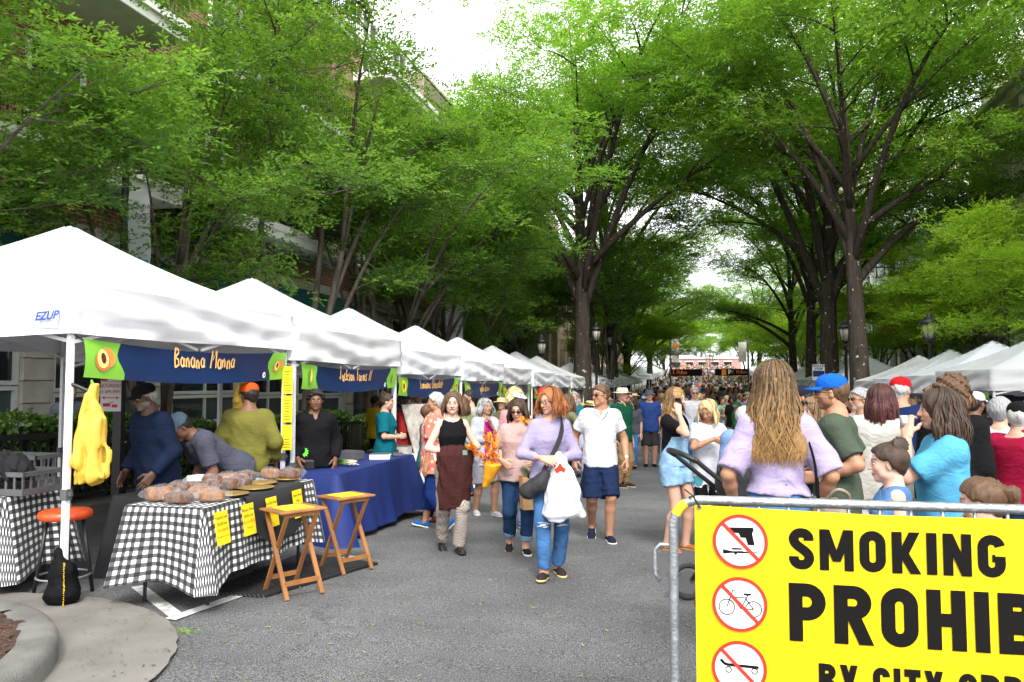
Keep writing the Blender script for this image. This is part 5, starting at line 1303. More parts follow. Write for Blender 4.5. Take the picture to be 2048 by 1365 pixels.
for y in np.arange(47.4, 70, 2.5):
    mb = MB(); mb.box(XR - .05, XR + .299, y, y + .5, -1, 13.2); mb.build('pilaster', M_wb, r3)
    for z in (.6, 4.6, 8.8): wall_win(r3, XR + .29, y + .65, y + 2.3, z, z + 2.8, -1, M_iron, M_glass, 1, 1)
r4 = empty('pink_building', (0, 0, 0), 0, 'tall pinkish building glimpsed above the right-hand trees', 'building')
mb = MB(); mb.box(XR + .4, XR + 14, 71, 110, -1, 24); mb.build('wall', mat('pink_render', (.55, .42, .36), .85, .1, 2), r4)
for y in np.arange(72.5, 108, 3.6):
    for z in np.arange(3, 22, 3.4): wall_win(r4, XR + .4, y, y + 1.8, z, z + 1.9, -1, M_whitepaint, M_glass, 0, 1)
so = empty('hanging_sign', (XR - .8, 47.3, 4.3), 0, 'orange-red projecting sign on the white building', 'sign'); mb = MB(); mb.box(-.75, .6, -.06, .06, -.8, 1.6); mb.build('sign_panel', mat('orange_sign', srgb(235, 90, 45), .5), so); mb = MB(); mb.bar((.6, 0, 1.2), (1.1, 0, 1.2), .05); mb.build('bracket', M_iron, so)
# low red-brick block closing the street
fb = empty('far_brick_building', (0, 0, 0), 0, 'low red brick building with white trim closing the far end', 'building')
gz = G(205)
mb = MB(); mb.box(-9, 9, 205, 215, gz - 1, gz + 3.0); mb.build('wall', mat('far_red_brick', (.42, .22, .19), .9, .15, 1), fb); mb = MB(); mb.box(-9.2, 9.2, 204.7, 215.2, gz + 3.0, gz + 3.3); mb.build('roof_trim', M_whitepaint, fb)
for x in np.arange(-8, 7, 3.2):
    mb = MB(); mb.box(x, x + 1.8, 204.9, 204.99, gz + .8, gz + 2.2); w = mb.build('window', M_glass, fb); mb = MB(); mb.box(x - .15, x + 1.95, 204.85, 204.95, gz + 2.2, gz + 2.4); mb.build('lintel', M_whitepaint, w)
# ------------------------------------------------------------------ hedge and railing behind the left stalls
def hedge(label, y0, y1, x=-8.62, w=.5, h=1.06):
    t = empty('hedge', (x, (y0 + y1) / 2, G((y0 + y1) / 2) + .13), 0, label, 'hedge', 'clipped hedges'); r = np.random.default_rng(int(y0 * 10)); L = y1 - y0; n = int(3800 * L / 3)
    P = np.stack([r.uniform(-w / 2, w / 2, n), r.uniform(-L / 2, L / 2, n), r.uniform(.05, h, n)], 1); f = r.random(n); P[f < .45, 2] = h + .05 * np.sin(P[f < .45, 1] * 5) + r.normal(0, .03, (f < .45).sum()); P[f > .62, 0] = w / 2 + r.normal(0, .03, (f > .62).sum())
    D = r.normal(size=(n, 3)); D[:, 2] += .3; D /= np.linalg.norm(D, axis=1)[:, None]; Nn = r.normal(size=(n, 3)) + [.5, 0, .8]; Nn -= D * (Nn * D).sum(1)[:, None]; Nn /= np.linalg.norm(Nn, axis=1)[:, None]; B = np.cross(D, Nn); s = r.uniform(.03, .06, n)[:, None]
    V = np.stack([P - D * s, P + B * s * .5, P + D * s, P - B * s * .5], 1).reshape(-1, 3); me = npmesh('foliage', V, np.arange(4 * n).reshape(n, 4), False); set_attr(me, 'tone', np.repeat(np.clip(r.uniform(.1, .8, n) + .25 * (P[:, 2] > h * .9), 0, 1), 4)); link('foliage', me, L_hedge, t)
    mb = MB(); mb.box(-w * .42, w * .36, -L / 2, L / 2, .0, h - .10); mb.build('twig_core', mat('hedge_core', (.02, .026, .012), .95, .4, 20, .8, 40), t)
    return t
hedge('clipped hedge behind the nearest tent', 3.0, 10.0); hedge('clipped hedge behind the second and third tents', 10.6, 17.2); hedge('clipped hedge behind the fourth and fifth tents', 18.0, 24.0)
def railing(label, y0, y1, x=-8.2, h=.92):
    t = empty('railing', (x, y0, G(y0) + .13), 0, label, 'railing', 'black railings'); L = y1 - y0; dz = G(y1) - G(y0)
    for nm, z, w in (('top_rail', h, .07), ('bottom_rail', .12, .035)): mb = MB(); mb.bar((0, 0, z), (0, L, z + dz), w * .7, w); mb.build(nm, M_iron, t)
    pk = MB(); pk.bar((0, 0, .12), (0, 0, h - .03), .022); me = pk.mesh('picket')
    me.materials.append(M_iron)
    for yy in np.arange(.13, L, .13):
        o = bpy.data.objects.new('picket', me); COL.objects.link(o); o.parent = t; o.location = (0, yy, dz * yy / L)
    for yy in np.arange(0, L + .1, 2.2): mb = MB(); mb.box(-.04, .04, yy - .04, yy + .04, 0 + dz * yy / L, h + .06 + dz * yy / L); mb.build('post', M_iron, t)
    return t
railing('black iron railing in front of the hedge by the nearest tent', 4.0, 10.4); railing('black iron railing beyond the young man in black', 11.2, 17.4); railing('black iron railing behind the fourth tent', 18.2, 24.0)
# ------------------------------------------------------------------ lamp posts
def lamp_post(label, x, y, h=3.9, group='street lamps'):
    t = empty('street_lamp', (x, y, G(y)), 0, label, 'street lamp', group)
    mb = MB(); mb.lathe([(.16, 0), (.16, .25), (.11, .35), (.10, .7), (.065, .8), (.05, h - .75), (.075, h - .72), (.05, h - .65)], 14); mb.build('post', M_iron, t, True)
    mb = MB(); mb.lathe([(.04, h - .66), (.15, h - .58), (.16, h - .54), (.05, h - .53)], 12); mb.build('lamp_gallery', M_iron, t, True); mb = MB(); mb.lathe([(.24, h - .12), (.26, h - .08), (.18, h + .02), (.07, h + .10), (.05, h + .16), (.015, h + .26)], 12); 
    mb.build('lamp_cap', M_iron, t, True)
    for k in range(6):
        a = k * math.pi / 3; mb = MB(); mb.bar((.145 * math.cos(a), .145 * math.sin(a), h - .55), (.235 * math.cos(a), .235 * math.sin(a), h - .10), .018); mb.build('cage_bar', M_iron, t)
    mb = MB(); mb.lathe([(.11, h - .53), (.19, h - .14)], 12); mb.build('lamp_glass', mat('frosted_glass', (.62, .60, .52), .25, .1, 5, trans=.4), t, True)
    return t
for (px, top, dd, lab) in ((1193, 655, 33.0, 'black lamp post in front of the forked oak'), (1221, 670, 40.0, 'black lamp post between the two left oak trunks'), (1693, 650, 26.5, 'black lamp post between the two right-hand trunks'), (1648, 670, 34.0, 'black lamp post behind the dark right oak'), (1083, 680, 30.5, 'black lamp post peeking over the seventh tent'), (1862, 640, 22.0, 'black lamp post behind the right-hand tents')):
    x, y = place(px, dd); lamp_post(lab, x, y, W(px, top, dd)[2] - G(y))
# ------------------------------------------------------------------ banner poles, street-name signs
def cloth_banner(parent, x0, x1, z0, z1, m, lines, foot=None, y=0):
    mb = MB(); V = []; n = 8
    for i in range(n + 1):
        z = z0 + (z1 - z0) * i / n
        for x in (x0, x1): V.append((x, y + .03 * math.sin(i * .8), z))
    mb.add(V, [(2 * i, 2 * i + 1, 2 * i + 3, 2 * i + 2) for i in range(n)]); b = mb.build('banner_cloth', m, parent, True)
    for s, zz, sz, mm in lines: lettering(s, sz, ((x0 + x1) / 2, y - .045, zz), (1, 0, 0), (0, 0, 1), mm, b, 'banner_lettering')
    if foot: mb = MB(); mb.box(x0, x1, y - .04, y - .032, z0, z0 + foot[1]); mb.build('banner_foot', foot[0], b)
    return b
def pole(label, px, d, h, name='banner_pole', r=.06, cat='pole'):
    x, y = place(px, d); t = empty(name, (x, y, G(y) + .1), R(10), label, cat); mb = MB(); mb.lathe([(.12, 0), (.12, .3), (r, .4), (r * .8, h)], 12); mb.build('pole', M_iron, t, True); return t
M_bwhite = mat('banner_white', (.40, .43, .43), .7, .06, 3); M_bteal = mat('banner_teal', (.01, .22, .24), .7); M_bdark = mat('banner_ink', (.07, .09, .10), .7)
t = pole('black pole with white and teal market banner by the elms', 886, 27.0, 6.6)
for z in (4.9, 3.1): mb = MB(); mb.bar((0, 0, z), (.75, 0, z), .04); mb.build('bracket', M_iron, t)
cloth_banner(t, .10, .70, 3.15, 4.85, M_bwhite, [('SATURDAY', 4.05, .12, M_bdark), ('MARKET', 3.88, .14, M_bdark)], (M_bteal, .14), -.06)
t = pole('black pole with market banner among the left branches', 240, 11.6, 6.6)
for z in (4.9, 3.1): mb = MB(); mb.bar((0, 0, z), (.75, 0, z), .04); mb.build('bracket', M_iron, t)
cloth_banner(t, .10, .45, 3.4, 4.6, M_bwhite, [('SATURDAY', 4.35, .10, M_bdark), ('MARKET', 4.2, .12, M_bdark)], (M_bteal, .14), -.06)
t = pole('black pole with market banner at the far right edge', 2018, 21.0, 5.2)
mb = MB(); mb.bar((0, 0, 4.2), (.8, 0, 4.2), .04); mb.build('bracket', M_iron, t); cloth_banner(t, .15, .75, 2.6, 4.15, M_bwhite, [('SATURDAY', 3.4, .12, M_bdark)], (M_bteal, .14), -.06)
M_or = mat('sign_orange', srgb(245, 140, 50), .5)
def mast_sign(label, px, d, dirn, txt, ztop, arm, extra=False):
    t = pole(label, px, d, ztop + .3, 'overhead_sign', .09, 'sign'); t.rotation_euler = (0, 0, 0); L = arm
    mb = MB(); a, b = sorted((.05 * dirn, L * dirn)); mb.box(a, b, -.06, .06, ztop - 2.9, ztop - 2.35); s = mb.build('sign_box', M_black, t, bevel=.04)
    lettering(txt, .42, ((L * .30) * dirn if dirn > 0 else -L * .30, -.075, ztop - 2.62), (1, 0, 0), (0, 0, 1), M_or, s, 'sign_lettering', sx=.72)
    if extra:
        mb = MB(); mb.box(-L * .80, -L * .66, -.072, -.064, ztop - 2.85, ztop - 2.4); mb.build('orange_square', M_or, s); lettering('P', .5, (-L * .56, -.075, ztop - 2.62), (1, 0, 0), (0, 0, 1), M_whitepr, s, 'sign_lettering', bold=.02)
    return t
t = mast_sign('black overhead street-name sign reading E. McBee', 1341, 62, 1, 'E. McBee', 5.2, 2.5)
M_sunb = mat('market_banner', (.75, .72, .66), .7)
b = cloth_banner(t, .12, .72, 3.4, 5.3, M_sunb, [], None, -.1); mb = MB(); mb.poly([(.42 + .22 * math.cos(a) * (1.25 if i % 2 else .9), -.14, 4.75 + .22 * math.sin(a) * (1.25 if i % 2 else .9)) for i, a in enumerate(np.linspace(0, 6.283, 25)[:-1])]); mb.build('sun_print', M_or, b)
lettering('MARKET', .10, (.42, -.145, 4.05), (1, 0, 0), (0, 0, 1), M_bdark, b, 'banner_lettering')
t = mast_sign('black overhead street-name sign reading W. McBee with parking mark', 1497, 62, -1, 'W. McBee', 5.2, 2.6, True)
cloth_banner(t, -.75, -.12, 3.4, 5.0, M_sunb, [], None, -.1)
# trolley stop plate on the dark right oak
t = empty('trolley_sign', tuple(W(1637, 745, 31.0)), R(8), 'small white and blue trolley stop plate on a dark right trunk', 'sign')
mb = MB(); mb.box(-.24, .24, -.02, .02, -.32, .32); s = mb.build('plate', M_whitepr, t); mb = MB(); mb.box(-.22, .22, -.028, -.022, -.18, .06); mb.build('blue_panel', mat('sign_blue', (.02, .03, .16), .5), s)
lettering('TROLLEY\nSTOP', .13, (0, -.03, .19), (1, 0, 0), (0, 0, 1), M_bdark, s, 'plate_lettering', bold=.004); mb = MB(); mb.bar((0, .03, -2.2), (0, .03, .3), .05); mb.build('post', M_iron, t)
# bulb string across the street, and a lit street light
t = empty('bulb_string', (0, 0, 0), 0, 'string of small bulbs strung high across the street', 'string lights')
A = W(760, 60, 22); Bq = W(1560, 110, 24); pts = [A + (Bq - A) * s + np.array([0, 0, -1.1 * math.sin(math.pi * s)]) for s in np.linspace(0, 1, 30)]
mb = MB(); mb.tube(pts, .007, 4); mb.build('wire', M_iron, t)
for i in range(1, 29, 2): mb = MB(); mb.ell(pts[i] - [0, 0, .08], (.03, .03, .07), 8, 5); mb.build('bulb', mat('bulb_glass', (.25, .25, .24), .2), t)
t = empty('street_light', tuple(W(1003, 440, 30)), 0, 'lit amber street light on an arm among the elms', 'street light')
mb = MB(); mb.tube([(0, 0, .1), (-.6, .1, .18), (-1.4, .2, .12)], .03, 6); mb.tube([(-1.4, .2, .12), (-1.45, .2, -9)], .06, 8); mb.build('arm', M_iron, t); mb = MB(); mb.ell((0, 0, 0), (.16, .12, .07), 12, 6); mb.build('lens', mat('lit_lens', (1.0, .62, .18), .3, .02, emit=4.0), t, True)
ld = bpy.data.lights.new('lamp_light', 'POINT'); ld.energy = 25; ld.color = (1, .65, .3); lo_ = bpy.data.objects.new('lamp_light', ld); COL.objects.link(lo_); lo_.parent = t; lo_.location = (0, 0, -.14)
# no-parking sign on its post
t = empty('parking_sign', tuple(W(222, 782, 9.3) * [1, 1, 0] + [0, 0, G(8)]), R(14), 'white and red no parking sign on a black post', 'sign')
zs = W(222, 782, 9.3)[2] - G(8); M_signw = mat('sign_white', (.62, .60, .58), .45, .06, 4); M_signr = mat('sign_red', srgb(176, 30, 40), .5)
mb = MB(); mb.box(.02, .12, .02, .12, 0, zs + .4); mb.build('post', M_iron, t)
mb = MB(); mb.box(-.125, .125, -.006, .006, zs - .25, zs + .24); s = mb.build('plate', M_signw, t, bevel=.004)
mb = MB(); mb.box(-.118, -.042, -.011, -.008, zs + .12, zs + .23); mb.build('red_panel', M_signr, s)
for tx, x, z, sz, mm in (('NO', -.08, .175, .075, M_signw), ('PARKING', .045, .175, .052, M_signr), ('SATURDAY', 0, .06, .062, M_signr), ('5 AM-1PM', 0, -.015, .060, M_signr)): lettering(tx, sz, (x, -.013, zs + z), (1, 0, 0), (0, 0, 1), mm, s, 'sign_lettering', sx=.85)
mb = MB(); mb.box(-.08, .08, -.011, -.008, zs - .09, zs - .08); mb.add([(-.105, -.0095, zs - .085), (-.07, -.0095, zs - .065), (-.07, -.0095, zs - .105)], [(0, 1, 2)]); mb.add([(.105, -.0095, zs - .085), (.07, -.0095, zs - .105), (.07, -.0095, zs - .065)], [(0, 1, 2)]); mb.box(-.12, .12, -.010, -.0075, zs + .108, zs + .113); mb.box(-.09, .0, -.011, -.008, zs - .19, zs - .15); mb.box(.02, .085, -.011, -.008, zs - .20, zs - .165); mb.bar((-.01, -.0095, zs - .15), (.04, -.0095, zs - .13), .004, .008)
for x in (-.07, -.02, .035, .07): mb.lathe([(.012, -.002), (.012, .002)], 10, (x, 0, 0))
mb.build('arrow_and_tow_mark', M_signr, s)['kind'] = 'stuff'
# ------------------------------------------------------------------ draped tables
def gingham_mat(name, tint=(1, 1, 1)):
    m = bpy.data.materials.new(name); _M[name] = m; m.use_nodes = True; n, l, b = nodes_of(m)
    uv = n.new('ShaderNodeUVMap'); sx = n.new('ShaderNodeSeparateXYZ'); l.new(uv.outputs[0], sx.inputs[0]); st = []
    for ax in 'XY':
        mu = n.new('ShaderNodeMath'); mu.operation = 'MULTIPLY'; mu.inputs[1].default_value = 1 / .058; l.new(sx.outputs[ax], mu.inputs[0])
        fr = n.new('ShaderNodeMath'); fr.operation = 'FRACT'; l.new(mu.outputs[0], fr.inputs[0]); gt = n.new('ShaderNodeMath'); gt.operation = 'GREATER_THAN'; gt.inputs[1].default_value = .5; l.new(fr.outputs[0], gt.inputs[0]); st.append(gt)
    ad = n.new('ShaderNodeMath'); l.new(st[0].outputs[0], ad.inputs[0]); l.new(st[1].outputs[0], ad.inputs[1]); hf = n.new('ShaderNodeMath'); hf.operation = 'MULTIPLY'; hf.inputs[1].default_value = .5; l.new(ad.outputs[0], hf.inputs[0])
    rp = n.new('ShaderNodeValToRGB'); e = rp.color_ramp.elements; rp.color_ramp.interpolation = 'CONSTANT'; e[0].color = (.70 * tint[0], .70 * tint[1], .70 * tint[2], 1); e[1].position = .75; e[1].color = (.006, .006, .007, 1); q = e.new(.4); q.color = (.07, .07, .075, 1)
    l.new(hf.outputs[0], rp.inputs[0]); l.new(rp.outputs[0], b.inputs['Base Color']); b.inputs['Roughness'].default_value = .8; b.inputs['Sheen Weight'].default_value = .1
    return m
M_ging = gingham_mat('gingham')
M_bluecl = mat('blue_tablecloth', (.009, .022, .125), .7, .12, 3, .12, 60, spec=.3); M_whitecl = mat('white_tablecloth', (.66, .68, .76), .75, .05, 3, .1, 60); M_blackcl = mat('black_runner', (.014, .014, .016), .8, .15, 5, .1, 80)
def draped(name, label, cat, cx, cy, rzv, lx, ly, h, drop, m, seed, flare=.10, amp=.02, nf=9, corner=.10, grp=None, legs=True):
    "table with a cloth: the table is a thing, the cloth over it another"
    zg = G(cy)
    if legs:
        t = empty('folding_table', (cx, cy, zg), rzv, 'folding table under the ' + label, 'table', 'market tables'); mb = MB(); mb.box(-lx / 2 + .01, lx / 2 - .01, -ly / 2 + .01, ly / 2 - .01, h - .04, h - .006); mb.build('table_top', M_plastic_gry, t)
        for sx in (-1, 1):
            for sy in (-1, 1): mb = MB(); mb.tube([(sx * (lx / 2 - .06), sy * (ly / 2 - .15), .0), (sx * (lx / 2 - .06), sy * (ly / 2 - .15), h - .04)], .014, 7); mb.build('leg', M_iron, t)
    r = np.random.default_rng(seed); V = []; UV = []; Fc = []; nx, ny = max(4, int(lx / .08)), max(4, int(ly / .08))
    gx = np.linspace(-lx / 2, lx / 2, nx + 1); gy = np.linspace(-ly / 2, ly / 2, ny + 1)
    for y in gy:
        for x in gx: V.append((x, y, h + .002 * math.sin(x * 13 + y * 17))); UV.append((x, y))
    for j in range(ny):
        for i in range(nx): k = j * (nx + 1) + i; Fc.append((k, k + 1, k + nx + 2, k + nx + 1))
    per = []
    N = 150; P = 2 * (lx + ly)
    for i in range(N):
        s = P * i / N
        if s < lx: p = (-lx / 2 + s, -ly / 2, 0, -1)
        elif s < lx + ly: p = (lx / 2, -ly / 2 + s - lx, 1, 0)
        elif s < 2 * lx + ly: p = (lx / 2 - (s - lx - ly), ly / 2, 0, 1)
        else: p = (-lx / 2, ly / 2 - (s - 2 * lx - ly), -1, 0)
        per.append(p)
    rows = 14; b0 = len(V); ph = r.uniform(0, 6.28, 6)
    for q in range(rows + 1):
        f = q / rows
        for i, (x, y, ex, ey) in enumerate(per):
            a = 2 * math.pi * i / N
            ccx = max(0, 1 - (lx / 2 - abs(x)) / .28) * max(0, 1 - (ly / 2 - abs(y)) / .28); ccx = max(0, ccx)
            wv = amp * (math.sin(nf * a + ph[0]) + .6 * math.sin((2 * nf + 1) * a + ph[1]) + .5 * math.sin((nf // 2) * a + ph[2])) * f ** .8
            out = .006 + flare * f + wv + ccx * corner * f
            dx, dy = (ex, ey) if ccx < .01 else (ex * (1 - .3 * ccx) + np.sign(x) * .5 * ccx, ey * (1 - .3 * ccx) + np.sign(y) * .5 * ccx)
            z = h - drop * f - (.0 if ccx < .01 else .10 * ccx * f * drop) + .012 * math.sin(5 * a + ph[3]) * f
            if q == 0: z = h + .0; out = .002
            V.append((x + dx * out, y + dy * out, max(z, .015))); UV.append((x + ex * drop * f, y + ey * drop * f))
    for q in range(rows):
        for i in range(N): Fc.append((b0 + q * N + i, b0 + (q + 1) * N + i, b0 + (q + 1) * N + (i + 1) % N, b0 + q * N + (i + 1) % N))
    me = npmesh(name, V, Fc); uvl = me.uv_layers.new(name='UVMap'); UV = np.array(UV, np.float32); li = np.empty(len(me.loops), np.int32); me.loops.foreach_get('vertex_index', li); uvl.data.foreach_set('uv', UV[li].ravel())
    o = link(name, me, m); o.location = (cx, cy, zg); o.rotation_euler = (0, 0, rzv); return tag(o, label, cat, grp)
TBH = .75
g1 = (-3.80, 5.62)
draped('gingham_cloth', 'black and white gingham cloth on the cake table', 'tablecloth', *g1, R(2), .64, 1.66, TBH, .52, M_ging, 4, .045, .014, 10, .07)
def table_pt(x, y, z): p = rz(R(2)) @ np.array([x, y, z]); return np.array([g1[0], g1[1], G(g1[1])]) + p
draped('gingham_cloth', 'gingham cloth on the crate table behind the round stool', 'tablecloth', -6.0, 5.10, R(3), 1.5, .62, .74, .58, M_ging, 9, .06, .018, 9, .08)
draped('blue_cloth', 'royal blue tablecloth with spring onions on it', 'tablecloth', -4.22, 8.72, R(2), .75, 2.4, .77, .70, M_bluecl, 12, .12, .022, 9, .14)
draped('white_cloth', 'white tablecloth beyond the blue one', 'tablecloth', -4.45, 11.75, R(1), .8, 2.5, .77, .70, M_whitecl, 15, .08, .022, 9, .12)
draped('blue_cloth', 'dark blue cloth on the back table behind the olive-shirted vendor', 'tablecloth', -5.55, 8.9, R(0), .6, 1.6, .74, .68, M_bluecl, 18, .06, .015, 9, .08)
draped('black_cloth', 'black cloth on the table below the navy-shirted vendor', 'tablecloth', -4.65, 6.35, R(0), .55, 1.5, .70, .66, M_blackcl, 19, .05, .015, 9, .06)
# black runner with a round end hanging over the street side
mb = MB(); V = []; n = 26
for i in range(n + 1):
    s = i / n; y = -.36 + .95 * s
    dr = .40 * (1 - abs(2 * s - 1) ** 3.0) ** .5 if 0 < s < 1 else 0
    for j, f in enumerate((0, .25, .5, .75, 1.0)): V.append(table_pt(.34 + .065 * f * dr / .4 * 1.1 + .012, y, TBH + .006 - dr * f))
    V.append(table_pt(.30, y, TBH + .008)); V.append(table_pt(-.28, y, TBH + .008))
Fc = []
for i in range(n):
    a, b = i * 7, (i + 1) * 7
    for j in range(4): Fc.append((a + j, b + j, b + j + 1, a + j + 1))
    Fc += [(a, a + 5, b + 5, b), (a + 5, a + 6, b + 6, b + 5)]
o = link('table_runner', npmesh('table_runner', V, Fc), M_blackcl); tag(o, 'black runner with rounded end over the gingham table', 'runner')
# price sheets pinned along the street side
M_ink = mat('ink', (.03, .025, .02), .6); M_redink = mat('red_ink', srgb(225, 60, 40), .6)
sheets = [(-.73, ['Pound Cake', '$25.00 loaf', '2 for $45.00', 'No refunds / no returns'], 'pound cake'), (-.38, ['Banana Bread', '$8.00 a loaf', 'Any 2 for $15.00', 'Mix & match'], 'banana bread'), (-.03, ['Zucchini Bread', '$8.00 a loaf', 'Any 2 for $15.00', ''], 'zucchini bread'), (.40, ['Apple Bread', 'Vegan', '2 for $15.00', ''], 'far-end')]
for y, tx, nm in sheets:
    w, h = .165, .235; o = np.array(table_pt(.400, y, TBH - .035 - h / 2)); X = rz(R(2)) @ np.array([0, 1, 0]); Z = np.array([.22, 0, .97]) * -1; Z = np.array([-.16, 0, .987]); N = np.cross(X, Z)
    t = empty('price_sheet', tuple(o), 0, 'yellow %s price sheet hung on the gingham cloth' % nm, 'price sheet', 'yellow price sheets')
    mb = MB(); c = [-X * w / 2 - Z * h / 2, X * w / 2 - Z * h / 2, X * w / 2 + Z * h / 2, -X * w / 2 + Z * h / 2]; mb.add([q for q in c] + [q - N * .002 for q in c], [(0, 1, 2, 3), (7, 6, 5, 4), (0, 4, 5, 1), (1, 5, 6, 2), (2, 6, 7, 3), (3, 7, 4, 0)]); s = mb.build('sheet', M_yellowpaper, t)
    for k, (line_, sz) in enumerate(zip(tx, (.032, .028, .028, .016))):
        if line_: lettering(line_, sz, Z * (.075 - k * .045) + N * .002, X, Z, M_redink if k == 2 else M_ink, s, 'sheet_lettering', sx=.95)
# cakes and breads wrapped in film, gilt plates
M_crust = mat('cake_crust', (.10, .038, .018), .75, .35, 14, .4, 60); M_crust2 = mat('pale_crust', (.22, .095, .04), .75, .35, 14, .4, 60)
M_film = bpy.data.materials.new('clear_film'); _M['clear_film'] = M_film; M_film.use_nodes = True; n_, l_, b_ = nodes_of(M_film)
b_.inputs['Base Color'].default_value = (.9, .9, .92, 1); b_.inputs['Roughness'].default_value = .12; b_.inputs['Alpha'].default_value = .10; b_.inputs['Specular IOR Level'].default_value = .8
nz_ = n_.new('ShaderNodeTexNoise'); nz_.inputs['Scale'].default_value = 28; bp_ = n_.new('ShaderNodeBump'); bp_.inputs['Strength'].default_value = .9; bp_.inputs['Distance'].default_value = .02; l_.new(nz_.outputs['Fac'], bp_.inputs['Height']); l_.new(bp_.outputs[0], b_.inputs['Normal'])
def loaf(label, x, y, z, lx, ly, lz, a, m, seed):
    p = table_pt(x, y, z); t = empty('wrapped_cake', tuple(p), a, label, 'cake', 'film-wrapped cakes')
    F = Field((-lx, -ly, -.02), (lx, ly, lz * 1.6), .009)
    for sx in (-1, 1):
        for sy in (-1, 1): F.rc((sx * lx * .34, sy * ly * .32, lz * .25), (sx * lx * .34, sy * ly * .32, lz * .72), lz * .24, lz * .22, .05)
    F.loft((0, 0, 0), np.eye(3), [(0, lx * .44, ly * .42, 0), (lz * .8, lx * .46, ly * .45, 0), (lz, lx * .36, ly * .34, 0)], .02, p=6); F.plane((0, 0, .002), (0, 0, -1)); F.folds(.003, 60, seed); v, f = F.net(); link('cake', npmesh('cake', v, f), m, t)
    F = Field((-lx, -ly, -.02), (lx, ly, lz * 1.8), .011); F.ell((0, 0, lz * .5), (lx * .60, ly * .60, lz * .72), None, 0); F.rc((lx * .45, 0, lz * .5), (lx * .75, .01, lz * .75), .02, .012, .04); F.rc((-lx * .45, 0, lz * .5), (-lx * .72, .01, lz * .5), .02, .012, .04); F.plane((0, 0, .001), (0, 0, -1)); F.folds(.010, 55, seed + 2); v, f = F.net(); link('film_wrap', npmesh('film_wrap', v, f), M_film, t)
rr = random.Random(5); spots = [(-.20, -.62, 'at the near left corner'), (.02, -.70, 'nearest the camera'), (-.20, -.40, 'beside the pale wrapper'), (.05, -.48, 'behind the nearest cake'), (-.22, -.18, 'in the middle of the back row'), (-.02, -.24, 'in the middle of the table'), (.20, -.56, 'at the near street edge'), (-.20, .05, 'left of the gilt plates'), (-.02, .02, 'next to the gilt plates'), (-.20, .28, 'behind the second gilt plate'), (-.05, .24, 'past the gilt plates'), (-.18, .52, 'second from the far end'), (.02, .60, 'at the far end'), (.18, .66, 'on the last plate')]
for k, (x, y, w) in enumerate(spots): loaf('film-wrapped dark cake %s of the gingham table' % w if 'of the' not in w else 'film-wrapped dark cake ' + w, x, y, TBH + .010 + (.02 if k > 11 else 0), rr.uniform(.15, .2), rr.uniform(.11, .14), rr.uniform(.07, .10), rr.uniform(-.8, .8), M_crust if k % 3 else M_crust2, k)
M_gilt = mat('gilt_plate', (.52, .36, .12), .28, .1, 4, metal=.7)
for (x, y, r_, lab) in ((.20, -.30, .13, 'round gilt plate nearest on the gingham table'), (.19, .06, .15, 'round gilt plate in the middle of the gingham table'), (.08, .35, .13, 'round gilt plate under a cake at the far side'), (.15, .66, .13, 'dark silver plate at the table far end')):
    p = table_pt(x, y, TBH + .009); mb = MB(); mb.lathe([(r_ * .7, .002), (r_ * .75, .004), (r_, .018), (r_ * 1.01, .020), (r_ * .99, .022), (r_ * .74, .009), (.001, .008)], 28); o = mb.build('plate', M_gilt, None, True); o.location = p; tag(o, lab, 'plate', 'gilt plates')
def crumple(name, label, cat, loc, r, m, seed, amp=.02):
    F = Field(-np.array(r) * 1.3, np.array(r) * 1.3, max(.008, max(r) / 26)); F.ell((0, 0, 0), r); F.folds(amp, 50, seed, (1, 1, 1)); F.plane((0, 0, -r[2] * .5), (0, 0, -1)); v, f = F.net(); o = link(name, npmesh(name, v, f), m); o.location = loc; return tag(o, label, cat)
crumple('napkin_pile', 'crumpled white napkins on the black-clothed table', 'napkins', (-4.62, 6.35, G(6.3) + .74), (.16, .12, .05), mat('tissue', (.75, .74, .72), .8), 3, .014)
crumple('napkin_pile', 'white plastic bag heap beside the bending vendor', 'bag', (-4.60, 6.8, G(6.8) + .74), (.14, .14, .05), mat('white_bag', (.72, .73, .74), .5), 6, .014)
# ------------------------------------------------------------------ folding tray tables and the mat
def tray_table(label, x, y, rzv):
    t = empty('tray_table', (x, y, G(y)), rzv, label, 'folding table', 'folding wooden tray tables'); h = .66; w, dp = .40, .34
    mb = MB(); mb.box(-w / 2, w / 2, -dp / 2, dp / 2, h - .018, h); mb.build('table_top', M_wood, t, bevel=.006)
    mb = MB(); mb.box(-w * .31, w * .31, -dp * .33, dp * .33, h + .001, h + .004); s = mb.build('yellow_sheet', M_yellowpaper, t)
    for k in range(4): mb = MB(); mb.box(-w * .28, w * .28, -dp * .25 + k * .05, -dp * .25 + k * .05 + .012, h + .005, h + .0055); mb.build('print_line', mat('faded_print', (.62, .36, .05), .6), s)
    for sx in (-1, 1):
        xx = sx * (w / 2 - .05)
        mb = MB(); mb.bar((xx, -dp * .55, .012), (xx, dp * .40, h - .03), .016, .034, (1, 0, 0)); mb.build('leg', M_wood, t); x2 = xx - sx * .022
        mb = MB(); mb.bar((x2, dp * .55, .012), (x2, -dp * .40, h - .03), .016, .034, (1, 0, 0)); mb.build('leg', M_wood, t)
    mb = MB(); mb.bar((-w / 2 + .06, -dp * .42, .12), (w / 2 - .06, -dp * .42, .12), .016, .034); mb.build('stretcher', M_wood, t); mb = MB(); mb.bar((-w / 2 + .08, dp * .42, .12), (w / 2 - .08, dp * .42, .12), .016, .034); mb.build('stretcher', M_wood, t)
    mb = MB(); mb.bar((-w / 2 + .05, -dp * .38, h - .035), (w / 2 - .05, -dp * .38, h - .035), .02, .03); mb.build('stretcher', M_wood, t)
    return t
